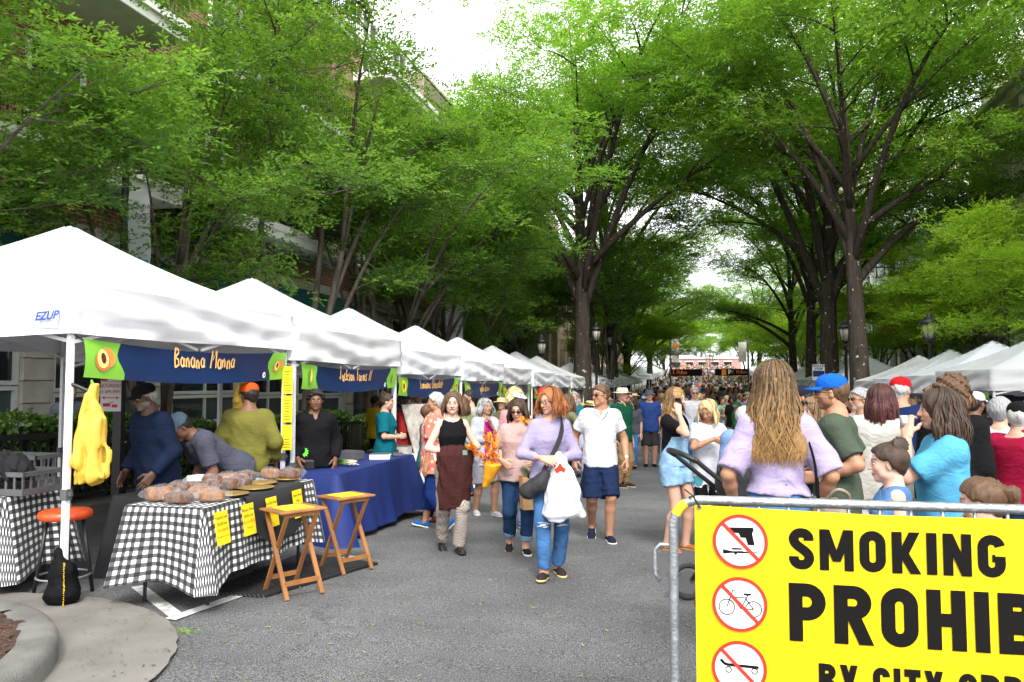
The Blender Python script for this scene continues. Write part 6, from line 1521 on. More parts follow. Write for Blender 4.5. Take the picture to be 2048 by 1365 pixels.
p = gp(563, 1196); tray_table('folding wooden tray table nearest the camera on the mat', p[0] + .02, p[1] + .12, R(60)); p = gp(676, 1147); tray_table('folding wooden tray table in front of the blue cloth', p[0] + .01, p[1] + .12, R(62))
MP = [gp(405, 1192), gp(530, 1199), gp(756, 1131), gp(600, 1112)]
mb = MB(); top_ = [(q[0], q[1], G(q[1]) + .022) for q in MP]; bot = [(q[0], q[1], G(q[1]) + .003) for q in MP]; mb.add(top_ + bot, [(0, 1, 2, 3), (0, 4, 5, 1), (1, 5, 6, 2), (2, 6, 7, 3), (3, 7, 4, 0)])
m = mat('rubber_mat', (.018, .018, .019), .7, .2, 6); nn, ll, bb = nodes_of(m); wv = nn.new('ShaderNodeTexWave'); wv.inputs['Scale'].default_value = 16; wv.bands_direction = 'DIAGONAL'; tcn = nn.new('ShaderNodeTexCoord'); ll.new(tcn.outputs['Object'], wv.inputs['Vector']); bpn = nn.new('ShaderNodeBump'); bpn.inputs['Distance'].default_value = .01; ll.new(wv.outputs['Fac'], bpn.inputs['Height']); ll.new(bpn.outputs[0], bb.inputs['Normal'])
o = mb.build('rubber_mat', m); tag(o, 'ribbed black rubber mat under the folding tray tables', 'mat')
# round stool, weight bag, crates
t = empty('round_stool', (-4.80, 4.97, G(5)), 0, 'round stool with orange-red vinyl seat and black legs', 'stool'); mb = MB(); mb.lathe([(.15, .57), (.185, .575), (.19, .60), (.185, .625), (.17, .635), (.02, .64)], 28); mb.build('seat', mat('orange_vinyl', srgb(196, 72, 28), .35, .1, 5, spec=.5), t, True)
for k in range(4): a = k * math.pi / 2 + .6; mb = MB(); mb.tube([(.12 * math.cos(a), .12 * math.sin(a), .57), (.20 * math.cos(a), .20 * math.sin(a), .0)], .014, 8); mb.build('leg', M_iron, t, True)
mb = MB(); mb.tube([(.185 * math.cos(a), .185 * math.sin(a), .14) for a in np.linspace(0, 6.283, 33)[:-1]], .008, 6, closed=True); mb.build('foot_ring', M_steel, t, True)
lx_, ly_ = -4.53, 4.71
F = Field((-.16, -.14, -.02), (.16, .14, .45), .010); F.rc((0, 0, .08), (0, 0, .22), .10, .085, .03); F.rc((-.04, 0, .2), (-.05, 0, .36), .05, .03, .05); F.ell((0, -.01, .07), (.125, .11, .08), None, .03); F.plane((0, 0, .004), (0, 0, -1)); F.folds(.008, 40, 3); v, f = F.net()
t = empty('weight_bag', (lx_, ly_ - .02, G(4.7) + .01), 0, 'black weight bag lettered Banana Manna at the front tent leg', 'weight bag'); link('bag', npmesh('bag', v, f), mat('black_nylon', (.004, .004, .005), .7, .2, 8, .2, 60, spec=.1), t)
M_gold = mat('gold_thread', srgb(235, 195, 40), .6); lettering('Banana', .058, (.085, -.085, .235), (.06, -.03, -.99), (.85, -.5, .1), M_gold, t, 'bag_lettering', bold=.001); lettering('Manna', .058, (.10, -.098, .09), (.0, -.0, -1), (.85, -.5, .0), M_gold, t, 'bag_lettering', bold=.001)
def crate(label, loc, rzv, w=.58, d=.40, h=.18, m=M_plastic_gry):
    t = empty('stacking_crate', loc, rzv, label, 'crate', 'grey stacking crates'); mb = MB(); mb.box(-w / 2, w / 2, -d / 2, d / 2, 0, .012); mb.build('base', m, t)
    for nm, x0, x1, y0, y1 in (('wall', -w / 2, w / 2, -d / 2, -d / 2 + .01), ('wall', -w / 2, w / 2, d / 2 - .01, d / 2), ('wall', -w / 2, -w / 2 + .01, -d / 2 + .01, d / 2 - .01), ('wall', w / 2 - .01, w / 2, -d / 2 + .01, d / 2 - .01)):
        mb = MB(); long = (x1 - x0) > (y1 - y0); L = (x1 - x0) if long else (y1 - y0); mb.box(x0, x1, y0, y1, .012, .05); mb.box(x0 - .008, x1 + .008, y0 - .008, y1 + .008, h - .035, h)
        nb = int(L / .07)
        for i in range(nb + 1):
            c = (x0 if long else y0) + L * i / nb
            if long: mb.box(max(c - .009, x0), min(c + .009, x1), y0 + .001, y1 - .001, .05, h - .035)
            else: mb.box(x0 + .001, x1 - .001, max(c - .009, y0), min(c + .009, y1), .05, h - .035)
        mb.build(nm, m, t)
    return t
zt = G(5.05) + .745
crate('grey plastic crate at the left edge on the gingham table', (-6.08, 5.0, zt), R(6)); crate('grey plastic crate under the dark jacket beside the tent leg', (-5.42, 5.05, zt), R(2), .62); crate('grey plastic crate standing behind the dark jacket', (-5.75, 5.45, zt), R(0), .6, .3, .26)
crumple('dark_jacket', 'crumpled black jacket heaped in the grey crate', 'jacket', (-5.46, 4.98, zt + .17), (.27, .17, .14), mat('black_fleece', (.008, .008, .010), .95, .3, 12, .4, 60), 8, .03); crumple('dark_jacket', 'black cloth heap in the left-edge crate', 'jacket', (-6.05, 5.02, zt + .17), (.26, .17, .13), mat('black_fleece'), 11, .03)
mb = MB(); mb.box(-.10, .10, -.07, .07, 0, .004); o = mb.build('paper_sheet', M_whitepr); o.location = (-5.60, 4.86, zt + .2); o.rotation_euler = (.4, .2, .3); tag(o, 'white paper sheet lying in the grey crate', 'paper')
t = empty('cardboard_box', (-5.45, 8.7, G(8.7) + .742), R(12), 'brown cardboard box behind the olive-shirted vendor', 'box'); mb = MB(); mb.box(-.2, .2, -.15, .15, 0, .24); mb.build('carton', mat('cardboard', (.30, .17, .08), .85, .15, 6), t); mb = MB(); mb.box(-.03, .03, -.151, .151, .239, .242); mb.build('tape', mat('tape', (.45, .33, .16), .4), t)
# yellow bags on the tent legs
def hung_bag(label, x, y, ztop, L, w, m, seed, rzv=0):
    t = empty('plastic_bag', (x, y, ztop - L), rzv, label, 'bag', 'hanging yellow bags'); F = Field((-w * 1.5, -w * 1.3, -.05), (w * 1.5, w * 1.3, L + .05), .010)
    F.loft((0, 0, 0), np.eye(3), [(.0, w * .55, .05, 0), (.05, w * .72, .065, 0), (.42 * L, w * .68, .06, 0), (.68 * L, w * .46, .045, 0), (.9 * L, w * .2, .03, 0), (L, .02, .018, 0)], .0, p=2.6); F.rc((-.2 * w, -.03, .9 * L), (-.42 * w, -.05, .14), .02, w * .36, .008); F.rc((.2 * w, -.02, .8 * L), (.42 * w, -.035, .05), .02, w * .38, .01)
    F.folds(.020, 44, seed, (1, 1, .12)); v, f = F.net(); link('bag', npmesh('bag', v, f), m, t)
    mb = MB(); mb.tube([(-.1 * w, 0, L - .02), (0, -.02, L + .04), (.1 * w, 0, L - .02)], .012, 6); mb.build('handle_knot', mat('green_handle', srgb(120, 170, 60), .5), t); return t
M_ybag = mat('yellow_plastic', srgb(214, 176, 66), .42, .06, 5, .25, 24, spec=.45, trans=.15)
hung_bag('yellow plastic bag hanging beside the nearest tent leg', -4.42, 4.80, G(4.7) + 1.58, .70, .15, M_ybag, 4); q = W(487, 800, 8.0); hung_bag('yellow plastic bag hanging under the banner before the olive shirt', q[0], q[1], W(487, 768, 8.0)[2] + .02, .34, .12, M_ybag, 9)
mb = MB(); mb.tube([(-4.56, 4.70, 1.60), (-4.50, 4.74, 1.57), (-4.41, 4.79, 1.52)], .014, 7); o = mb.build('bag_hook', M_plastic_blk); tag(o, 'black clamp hook on the nearest tent leg', 'hook')
# yellow notices taped down the second leg
q = W(574, 845, 8.45)
for k, (z0, z1) in enumerate(((733, 788), (792, 845), (850, 900))):
    a, b = W(574, z1, 8.45)[2], W(574, z0, 8.45)[2]; t = empty('yellow_notice', (q[0], q[1], a), R(14), 'yellow notice taped to the second tent leg, %s of three' % ('top', 'middle', 'bottom')[k], 'notice', 'taped notices'); h = b - a
    mb = MB(); mb.box(-.055, .055, -.003, .0, 0, h); s = mb.build('sheet', M_yellowpaper, t)
    for j in range(8 if k < 2 else 4):
        w = rr.uniform(.02, .042); mb = MB(); mb.box(-w, w, -.006, -.004, h * (.1 + .8 * j / 8), h * (.1 + .8 * j / 8) + .006); mb.build('print_line', M_ink, s)
# things on the blue and white tables
zb = G(8.7) + .772
r0 = random.Random(4); t = empty('spring_onions', (-4.15, 8.35, zb), R(-15), 'bunch of spring onions with pale roots on the blue table', 'vegetables')
for k in range(26):
    a = r0.uniform(-.25, .25); y0 = r0.uniform(-.05, .05); z0 = .012 + r0.random() * .05; c, s = math.cos(a), math.sin(a)
    P = [(-.34 * c + r0.uniform(-.02, .02), y0 - .34 * s, z0), (-.1, y0 * .5, z0 + .02), (.08, y0 * .6, z0 + .01)]; mb = MB(); mb.tube(bez(*[np.array(p) for p in P], 6), [.002, .004, .005, .005, .006, .008], 5); mb.build('stalk', mat('onion_green', (.10, .22, .05), .5, .3, 5), t, True)
    mb = MB(); mb.tube([np.array(P[2]), np.array(P[2]) + [.06, r0.uniform(-.02, .02), 0], np.array(P[2]) + [.12, r0.uniform(-.05, .05), -.004]], [.009, .008, .002], 5); mb.build('bulb', mat('onion_white', (.66, .60, .44), .5, .2, 9), t, True)
def boxy(name, label, cat, loc, rzv, dims, m, extra=None):
    t = empty(name, loc, rzv, label, cat); mb = MB(); mb.box(-dims[0] / 2, dims[0] / 2, -dims[1] / 2, dims[1] / 2, 0, dims[2]); mb.build('body', m, t, bevel=.006)
    if extra: extra(t, dims)
    return t
def dark_lid(t, d): mb = MB(); mb.box(-d[0] * .45, d[0] * .45, -d[1] * .45, d[1] * .45, d[2] + .001, d[2] + .012); mb.build('lid', M_plastic_gry, t)
boxy('cash_tray', 'black tray with a lime green star tag on the blue table', 'tray', (-4.42, 7.98, zb), .2, (.22, .16, .09), M_plastic_blk, dark_lid)
mb = MB(); mb.poly([(.06 * (1.0 if i % 2 else .62) * math.cos(a), 0, .06 * (1.0 if i % 2 else .62) * math.sin(a)) for i, a in enumerate(np.linspace(0, 6.283, 21)[:-1])]); o = mb.build('star_tag', mat('neon_green', srgb(110, 240, 70), .6)); o.location = (-4.42, 7.93, zb + .19); tag(o, 'lime green star-shaped price tag above the black tray', 'price tag')
boxy('scale', 'white kitchen scale on the blue table', 'scale', (-4.05, 9.2, zb), .3, (.26, .20, .06), M_whitepr, dark_lid); boxy('card_box', 'grey card box behind the spring onions', 'box', (-4.4, 9.05, zb), -.2, (.30, .22, .10), M_plastic_gry, dark_lid); boxy('payment_pad', 'dark payment pad on the blue table far corner', 'device', (-4.0, 9.65, zb), .5, (.14, .09, .03), M_plastic_gry, dark_lid)
zw = G(11.7) + .772
boxy('sample_box', 'clear-lidded sample box on the white table', 'box', (-4.6, 11.1, zw), .1, (.38, .26, .12), mat('clear_box', (.35, .33, .30), .2, .2, 6), dark_lid); boxy('black_case', 'black case at the near end of the white table', 'case', (-4.72, 10.8, zw), 0, (.4, .3, .08), M_plastic_blk, dark_lid)
t = empty('display_board', (-4.28, 11.55, zw), R(70), 'tall display board leaning on an easel at the white table', 'display'); mb = MB(); V = [(-.30, 0, 0), (.30, 0, 0), (.30, .28, .75), (-.30, .28, .75)]; mb.add(V + [(x, y + .02, z) for x, y, z in V], [(0, 1, 2, 3), (4, 7, 6, 5), (0, 4, 5, 1), (1, 5, 6, 2), (2, 6, 7, 3), (3, 7, 4, 0)]); mb.build('board', mat('board_face', (.33, .30, .27), .6, .4, 9), t)
mb = MB(); mb.bar((0, .15, .4), (0, .45, 0), .02); mb.build('easel_leg', M_wood, t)
r0 = random.Random(8)
for k in range(7):
    c = [srgb(200, 60, 60), srgb(230, 220, 210), srgb(60, 90, 160), srgb(240, 210, 90), srgb(170, 60, 140), srgb(230, 230, 235), srgb(90, 160, 90)][k]; o_ = boxy('chocolate_bar', '%s boxed chocolate bar standing on the white table' % ['red', 'cream', 'blue', 'yellow', 'plum', 'white', 'green'][k], 'chocolate bar', (-4.2, 12.0 + k * .07, zw), R(90), (.02, .09, .16), mat('bar_%d' % k, c, .5)); o_['group'] = 'chocolate bars'
boxy('menu_board', 'chalk menu board in a wooden frame beside the white table', 'menu board', (-4.0, 12.9, zw), R(20), (.40, .03, .5), M_wood, lambda t, d: MB().box(-.17, .17, -.022, -.016, .03, .47).build('slate_panel', mat('slate_board', (.25, .27, .27), .7, .3, 9), t))
for k in range(3):
    y = 14.6 + 3.06 * k; boxy('wooden_counter', 'dark wooden display counter in the %s tent' % ('third', 'fourth', 'fifth')[k], 'counter', (-5.2, y, G(y)), 0, (.7, 2.4, .95), mat('dark_wood', (.09, .045, .025), .5, .3, 6, stretch=(1, 1, .2)), lambda t, d: [MB().box(-.3 + .0, .3, yy - .12, yy + .12, .95, 1.0 + .18 * random.random()).build('pottery', mat('pottery_%d' % int(random.random() * 3), [(.25, .14, .08), (.12, .12, .13), (.4, .34, .26)][int(random.random() * 3)], .35), t) for yy in np.arange(-1, 1.1, .35)])
t = empty('shelf_rack', (-7.0, 17.8, G(17.8)), 0, 'tall brown display rack of goods in the fifth tent', 'rack')
for z in (.4, .9, 1.4, 1.9): mb = MB(); mb.box(-.2, .2, -1.2, 1.2, z, z + .03); mb.build('shelf', mat('dark_wood'), t)
for sx in (-1, 1):
    for sy in (-1, 1): mb = MB(); mb.box(sx * .2 - .02, sx * .2 + .02, sy * 1.2 - .02, sy * 1.2 + .02, 0, 2.0); mb.build('upright', mat('dark_wood'), t)
for k in range(24): mb = MB(); mb.ell((.05, -1.05 + (k % 8) * .3, .53 + .5 * (k // 8)), (.09, .09, .10), 10, 6); mb.build('jar', mat('jar_%d' % (k % 3), [(.28, .12, .04), (.35, .28, .18), (.10, .06, .05)][k % 3], .3), t, True)
t = empty('coffee_cup', tuple(W(822, 826, 13.2)), 0, 'big white cup with dark spots on the counter', 'cup'); mb = MB(); mb.lathe([(.06, 0), (.09, .03), (.11, .15), (.105, .155), (.085, .04), (.001, .03)], 20); mb.build('cup', M_whitepr, t, True)
mb = MB(); mb.tube([(.10, 0, .04), (.16, 0, .06), (.16, 0, .11), (.105, 0, .13)], .012, 6); mb.build('handle', M_whitepr, t, True)

# ------------------------------------------------------------------ the steel barricade and its banner
A = W(1346, 1000, 3.22); A[2] = 1.112; Bv = W(2048, 1012, 2.96); Bv[2] = 1.112; U = (Bv - A); U[2] = 0; U /= np.linalg.norm(U); NB = np.array([U[1], -U[0], 0]); Zv = np.array([0, 0, 1.0])
if NB @ (EYE - A) < 0: NB = -NB
bar_ = empty('crowd_barrier', tuple(A * [1, 1, 0]), 0, 'grey galvanised steel crowd barrier carrying the yellow banner', 'barrier'); rt = .0195; Lb = 2.3; HB = 1.112
rc_ = .11; pth = [(0, .05)] + [(0, z) for z in np.linspace(.2, HB - rc_, 6)] + [(rc_ - rc_ * math.cos(a), HB - rc_ + rc_ * math.sin(a)) for a in np.linspace(.2, math.pi / 2, 7)] + [(x, HB) for x in np.linspace(.3, Lb - rc_, 8)] + [(Lb - rc_ + rc_ * math.sin(a), HB - rc_ + rc_ * math.cos(a)) for a in np.linspace(.2, math.pi / 2, 7)] + [(Lb, z) for z in np.linspace(HB - .3, .05, 6)]
mb = MB(); mb.tube([U * x + Zv * z for x, z in pth], rt, 12); mb.build('frame', M_steel, bar_, True)
mb = MB(); mb.tube([U * .0 + Zv * .16, U * Lb + Zv * .16], rt * .9, 10); mb.build('bottom_rail', M_steel, bar_, True)
for k in range(1, 20): mb = MB(); mb.tube([U * (k * Lb / 20) + Zv * .16, U * (k * Lb / 20) + Zv * (HB - .01)], .0075, 7); mb.build('bar', M_steel, bar_, True)
for z in (HB - .19, .34):
    mb = MB(); mb.tube([Zv * z, -U * .055 + Zv * z, -U * .075 + Zv * (z - .02), -U * .078 + Zv * (z - .12), -U * .055 + Zv * (z - .15)], .0085, 8); mb.build('hook', M_steel, bar_, True)
for x in (.12, Lb - .12): mb = MB(); mb.tube([U * x - NB * .28 + Zv * .012, U * x + Zv * .07, U * x + NB * .28 + Zv * .012], rt * .8, 8); mb.build('foot', M_steel, bar_, True)
mb = MB(); mb.tube([U * (rc_ - rc_ * math.cos(a)) + Zv * (HB - rc_ + rc_ * math.sin(a)) for a in np.linspace(.45, 1.05, 6)], rt * 1.06, 12, cap=False); mb.build('yellow_tape', mat('yellow_tape', srgb(225, 200, 40), .5), bar_, True)
# banner sheet
ban = empty('prohibition_banner', tuple(A * [1, 1, 0] + NB * .034), 0, 'big yellow banner reading SMOKING PROHIBITED with red ban symbols', 'banner')
O = A * [1, 1, 0] + NB * .034
def bp_(px, py):
    v = ray(px, py); tt = ((O - EYE) @ NB) / (v @ NB); q = EYE + v * tt - O; return q @ U, q[2]
s0, ztop0 = bp_(1389, 1008); s1 = Lb - .10; z0 = .30; zl = bp_(1389, 1010)[1]
def bulge(s, z): return .0022 * math.sin(s * 7) * math.sin(z * 5)
V = []; Fc = []; nx, ny = 60, 24
for j in range(ny + 1):
    for i in range(nx + 1):
        s = s0 + (s1 - s0) * i / nx; z = z0 + (zl - z0) * j / ny - (.018 * min(1, i / 20)) * (j / ny); V.append(U * s + Zv * z + NB * bulge(s, z) * 1.0)
for j in range(ny):
    for i in range(nx): k = j * (nx + 1) + i; Fc.append((k, k + 1, k + nx + 2, k + nx + 1))
me = npmesh('sheet', V, Fc); sheet = link('sheet', me, M_yellow, ban)
def wb(s, z): return U * s + Zv * z + NB * (bulge(s, z) + .0015)
def fillpoly(nm, pts, m, lift=0, parent=sheet):
    mb = MB(); mb.poly([wb(*p) + NB * lift for p in pts]); return mb.build(nm, m, parent)
def cr(P, n=6):     # smooth path
    P = np.array(P, float); Q = np.vstack([2 * P[0] - P[1], P, 2 * P[-1] - P[-2]]); out = []
    for i in range(1, len(Q) - 2):
        for t in np.linspace(0, 1, n, endpoint=False): out.append(.5 * ((2 * Q[i]) + (-Q[i - 1] + Q[i + 1]) * t + (2 * Q[i - 1] - 5 * Q[i] + 4 * Q[i + 1] - Q[i + 2]) * t * t + (-Q[i - 1] + 3 * Q[i] - 3 * Q[i + 1] + Q[i + 2]) * t ** 3))
    out.append(P[-1]); return out
def lin(a, b, n=5): return [tuple(np.array(a) + (np.array(b) - np.array(a)) * i / n) for i in range(n + 1)]
st = .23
def OV(w): h = st / 2; r = w * .5 - h; return [arc(w / 2, 1 - h - r, r, r, 0, 180, 12) + lin((h, 1 - h - r), (h, h + r), 4)[1:] + arc(w / 2, h + r, r, r, 180, 360, 12)[1:] + lin((w - h, h + r), (w - h, 1 - h - r), 4)[1:]]
def para(x0, x1, y0=0, y1=1, t=st * 1.06): return [(x0 - t / 2, y0), (x0 + t / 2, y0), (x1 + t / 2, y1), (x1 - t / 2, y1)]
def rect(x0, x1, y0, y1): return [(x0, y0), (x1, y0), (x1, y1), (x0, y1)]
def bowl(w, y0, y1, xr=None):
    h = st / 2; r = (y1 - y0) / 2 - h; c = (y0 + y1) / 2; xr = (xr or w) - h - r
    return lin((.1, y1 - h), (xr, y1 - h), 3) + arc(xr, c, r, r, 90, -90, 12)[1:] + lin((xr, y0 + h), (.1, y0 + h), 3)[1:]
GL = {'O': (.60, OV(.60), []), 'I': (st, [], [rect(0, st, 0, 1)]), 'H': (.62, [], [rect(0, st, 0, 1), rect(.39, .62, 0, 1), rect(st, .39, .39, .61)]),
 'S': (.58, [cr([(.465, .70), (.455, .80), (.37, .88), (.22, .88), (.125, .79), (.125, .68), (.20, .58), (.38, .44), (.46, .34), (.46, .22), (.37, .12), (.21, .12), (.12, .21), (.115, .31)])], []),
 'M': (.78, [], [rect(0, st * .92, 0, 1), rect(.78 - st * .92, .78, 0, 1), [(0, 1), (.39 - .09, .22), (.39 + .09, .22), (.23, 1)], [(.78, 1), (.55, 1), (.30, .22), (.48, .22)]]),
 'K': (.64, [], [rect(0, st, 0, 1), para(.53, .19, 0, .62), para(.20, .51, .36, 1)]), 'N': (.62, [], [rect(0, st * .95, 0, 1), rect(.62 - st * .95, .62, 0, 1), [(0, 1), (.40, 0), (.62, 0), (.22, 1)]]),
 'G': (.60, [arc(.30, .70, .185, .185, 10, 180, 12) + lin((.115, .70), (.115, .30), 4)[1:] + arc(.30, .30, .185, .185, 180, 360, 12)[1:] + lin((.485, .30), (.485, .50), 3)[1:]], [rect(.31, .375, .36, .54)]),
 'P': (.62, [bowl(.62, .36, 1)], [rect(0, st, 0, 1)]), 'R': (.64, [bowl(.62, .42, 1)], [rect(0, st, 0, 1), para(.53, .33, 0, .46)]), 'B': (.63, [bowl(.60, .48, 1), bowl(.63, 0, .55)], [rect(0, st, 0, 1)]), 'D': (.62, [lin((.1, 1 - st / 2), (.30, 1 - st / 2), 3) + arc(.30, .68, .205, .205, 90, 0, 8)[1:] + lin((.505, .68), (.505, .32), 3)[1:] + arc(.30, .32, .205, .205, 0, -90, 8)[1:] + lin((.3, st / 2), (.1, st / 2), 3)[1:]], [rect(0, st, 0, 1)]),
 'Y': (.62, [], [rect(.31 - st / 2, .31 + st / 2, 0, .45), para(.31, .115, .38, 1), para(.31, .505, .38, 1)]), 'C': (.58, [arc(.29, .71, .175, .175, 0, 180, 12) + lin((.115, .71), (.115, .29), 4)[1:] + arc(.29, .29, .175, .175, 180, 360, 12)[1:]], []), 'T': (.56, [], [rect(.28 - st / 2, .28 + st / 2, 0, 1 - st), rect(0, .56, 1 - st, 1)]), 'E': (.52, [], [rect(0, st, 0, 1), rect(st, .52, 0, .2), rect(st, .48, .4, .6), rect(st, .52, .8, 1)]), 'A': (.66, [], [para(.12, .33), para(.54, .33), rect(.2, .46, .18, .36)]), ' ': (.28, [], [])}
def bold_line(s, pxa, pya, pxb, pyb, full, nm):
    "letters from the pixel box of the part seen, then on to the end of the words"
    sa, za = bp_(pxa, pya); sb, zb_ = bp_(pxb, pyb); hgt = za - bp_(pxa, pyb)[1]; x = 0; tot = sum(GL[c][0] + .135 for c in s) - .135; kx = (sb - sa) / tot; zbase = za - hgt
    for c in full:
        w, ss, pp = GL[c]; sc = lambda p: (sa + (x + p[0]) * kx, zbase + p[1] * hgt)
        for q, p in enumerate(pp): fillpoly(nm, [sc(v) for v in p], M_black, .0006 * (q + 1) + .0022)
        if ss:
            W2 = (kx + hgt) / 2 * st
            strokes([[sc(v) for v in p] for p in ss], W2, None, None, None, NB, M_black, sheet, nm, warp=wb, lift=.0014)
        x += w + .135
bold_line('SMOKING', 1577, 1056, 2012, 1137, 'SMOKING', 'large_letter'); bold_line('PROHI', 1577, 1165, 1980, 1281, 'PROHIBITED', 'large_letter'); bold_line('BY CITY', 1637, 1326, 1886, 1392, 'BY CITY ORDINANCE', 'large_letter')
for cpx, cpy, kind in ((1480, 1083, 'gun'), (1479, 1208, 'bike'), (1478, 1335, 'board')):
    c = np.array(bp_(cpx, cpy)); r_ = abs(bp_(cpx + 56, cpy)[0] - c[0]); rz_ = abs(bp_(cpx, cpy - 55)[1] - c[1])
    E = lambda k, a: (c[0] + r_ * k * math.cos(a), c[1] + rz_ * k * math.sin(a)); Q = lambda x, y: (c[0] + r_ * x, c[1] + rz_ * y)
    fillpoly('white_disc', [E(.93, a) for a in np.linspace(0, 6.283, 41)[:-1]], M_whitepr, .0015)
    strokes([[E(.93, a) for a in np.linspace(0, 6.283, 49)]], r_ * .12, None, None, None, NB, M_red, sheet, 'red_ring', warp=wb, lift=.0085)
    if kind == 'gun':
        fillpoly('pictogram', [Q(*p) for p in [(-.38, .50), (.46, .52), (.50, .44), (.44, .30), (.52, -.12), (.28, -.12), (.20, .14), (.02, .14), (-.04, .30), (-.38, .32)]], M_black, .0045); fillpoly('pictogram', [Q(*p) for p in [(-.62, -.46), (-.62, -.30), (-.30, -.36), (.1, -.34), (.12, -.36), (.62, -.365), (.62, -.39), (.1, -.42), (-.1, -.42), (-.16, -.50), (-.24, -.42)]], M_black, .0045); fillpoly('pictogram', [Q(*p) for p in [(-.30, -.24), (.06, -.24), (.06, -.30), (-.30, -.30)]], M_black, .0045)
    elif kind == 'bike':
        P = [[(-.46 + .28 * math.cos(a), -.12 + .28 * math.sin(a)) for a in np.linspace(0, 6.283, 25)], [(.50 + .28 * math.cos(a), -.16 + .28 * math.sin(a)) for a in np.linspace(0, 6.283, 25)], lin((-.46, -.12), (-.26, .42), 3), lin((-.30, .30), (.05, -.16), 3), lin((.05, -.16), (.30, .34), 3), lin((-.29, .24), (.25, .24), 3), lin((.22, .22), (.50, -.16), 3), lin((.05, -.16), (.5, -.16), 3), cr([(-.26, .42), (-.24, .50), (-.14, .50)], 4)]
        strokes([[Q(*v) for v in p] for p in P], r_ * .035, None, None, None, NB, M_black, sheet, 'pictogram', warp=wb, lift=.0045); fillpoly('pictogram', [Q(*p) for p in [(.15, .40), (.42, .40), (.42, .33), (.15, .33)]], M_black, .0045)
    else:
        strokes([[Q(*v) for v in cr([(-.66, .28), (-.55, .16), (-.40, .10), (.1, .08), (.70, .06)], 5)]], r_ * .10, None, None, None, NB, M_black, sheet, 'pictogram', warp=wb, lift=.0045); strokes([[Q(x + .10 * math.cos(a), -.08 + .10 * math.sin(a)) for a in np.linspace(0, 6.283, 21)] for x in (-.38, .55)], r_ * .035, None, None, None, NB, M_black, sheet, 'pictogram', warp=wb, lift=.0045)
    strokes([[Q(-.64, .66), Q(0, 0.01), Q(.64, -.64)]], r_ * .13, None, None, None, NB, M_red, sheet, 'red_slash', warp=wb, lift=.0070)
mb = MB(); q = wb(s0 + .02, zl - .01); mb.tube([q + NB * .01, U * (s0 - .005) + Zv * (HB + .022) + NB * .022, U * (s0 - .02) + Zv * (HB + .01) - NB * .03], .004, 6); mb.tube([U * (s0 - .005) + Zv * (HB + .022) + NB * .02, U * (s0 - .04) + Zv * (HB + .05) + NB * .02], .003, 5); mb.tube([U * (s0) + Zv * (HB + .022) + NB * .02, U * (s0 - .004) + Zv * (HB + .055) + NB * .02], .003, 5); mb.build('cable_tie', M_plastic_blk, ban)['kind'] = 'stuff'
mb = MB(); mb.tube([q + NB * .004 + U * .007 * math.cos(a) + Zv * .007 * math.sin(a) for a in np.linspace(0, 6.283, 13)[:-1]], .003, 5, closed=True); mb.build('eyelet', M_steel, ban)
# maker's badge on the nearest valance
mt = tent_list[0]; t = empty('maker_badge'); t.parent = [c for c in mt.children if c.name.startswith('canopy')][0]
M_badge = mat('badge_blue', (.03, .07, .30), .6); strokes([[(x, z) for x, z in ((-.12, -.08), (-.10, .06), (.02, .10), (.12, .06), (.11, -.09), (-.12, -.08))]], .007, np.array([1.38, -1.606, 2.14]), np.array([1., 0, 0]), np.array([0, 0, 1.]), np.array([0, -1., 0]), M_badge, t, 'badge_outline'); lettering('EZUP', .085, (1.38, -1.609, 2.145), (1, 0, .06), (0, 0, 1), M_badge, t, 'badge_lettering', shear=.3, bold=.003)
# ------------------------------------------------------------------ people
def cc(r, g, b, k=.72, kind='knit'): c = srgb(r, g, b); return cloth(tuple(min(x * k * .85, .62) for x in c), kind)
WHITE = cc(238, 238, 246, .75); NAVY = cc(32, 48, 84); JEAN = cloth((.045, .12, .27), 'denim'); DJEAN = cloth((.012, .035, .085), 'denim'); LJEAN = cloth((.20, .33, .48), 'denim'); BLACK = cloth((.005, .005, .006)); GREYC = cc(150, 152, 160)
def sh(m, sole=None, lace=None, **k): return dict(m=m, sole=sole or mat('sole_white', (.62, .60, .55), .7, .1, 9), lace=lace, **k)
LACE = mat('lace_white', (.66, .64, .58), .8)
SN_W = sh(cc(215, 215, 220), None, LACE); SN_D = sh(cc(60, 52, 50), mat('sole_gum', (.55, .40, .18), .7), LACE); SN_N = sh(cc(36, 42, 62), None, None); SLIP = sh(cc(48, 36, 36), None, None, low=1); BOOT = sh(mat('black_leather', (.012, .012, .012), .3, .2), mat('sole_black', (.02, .02, .02), .6), None, boot=1); SN_B = sh(cc(40, 110, 190), None, LACE); SAND = sh(cc(190, 120, 60), mat('sole_tan', (.35, .2, .09), .7), None, low=1); PLAIN = sh(BLACK, mat('sole_black', (.02, .02, .02), .6), None); LOAF = sh(cc(110, 60, 40), mat('sole_black'), None, low=1)
def held(info, name, label, cat, V, F, m, group=None):
    "a thing held or worn loose: placed where the person stands"
    o = link(name, npmesh(name, V, F), m); o.location = info['loc']; o.rotation_euler = (0, 0, info['yaw']); return tag(o, label, cat, group)
def held_mb(info, name, label, cat, mb, m, smooth=True):
    o = mb.build(name, m, None, smooth); o.location = info['loc']; o.rotation_euler = (0, 0, info['yaw']); return tag(o, label, cat)
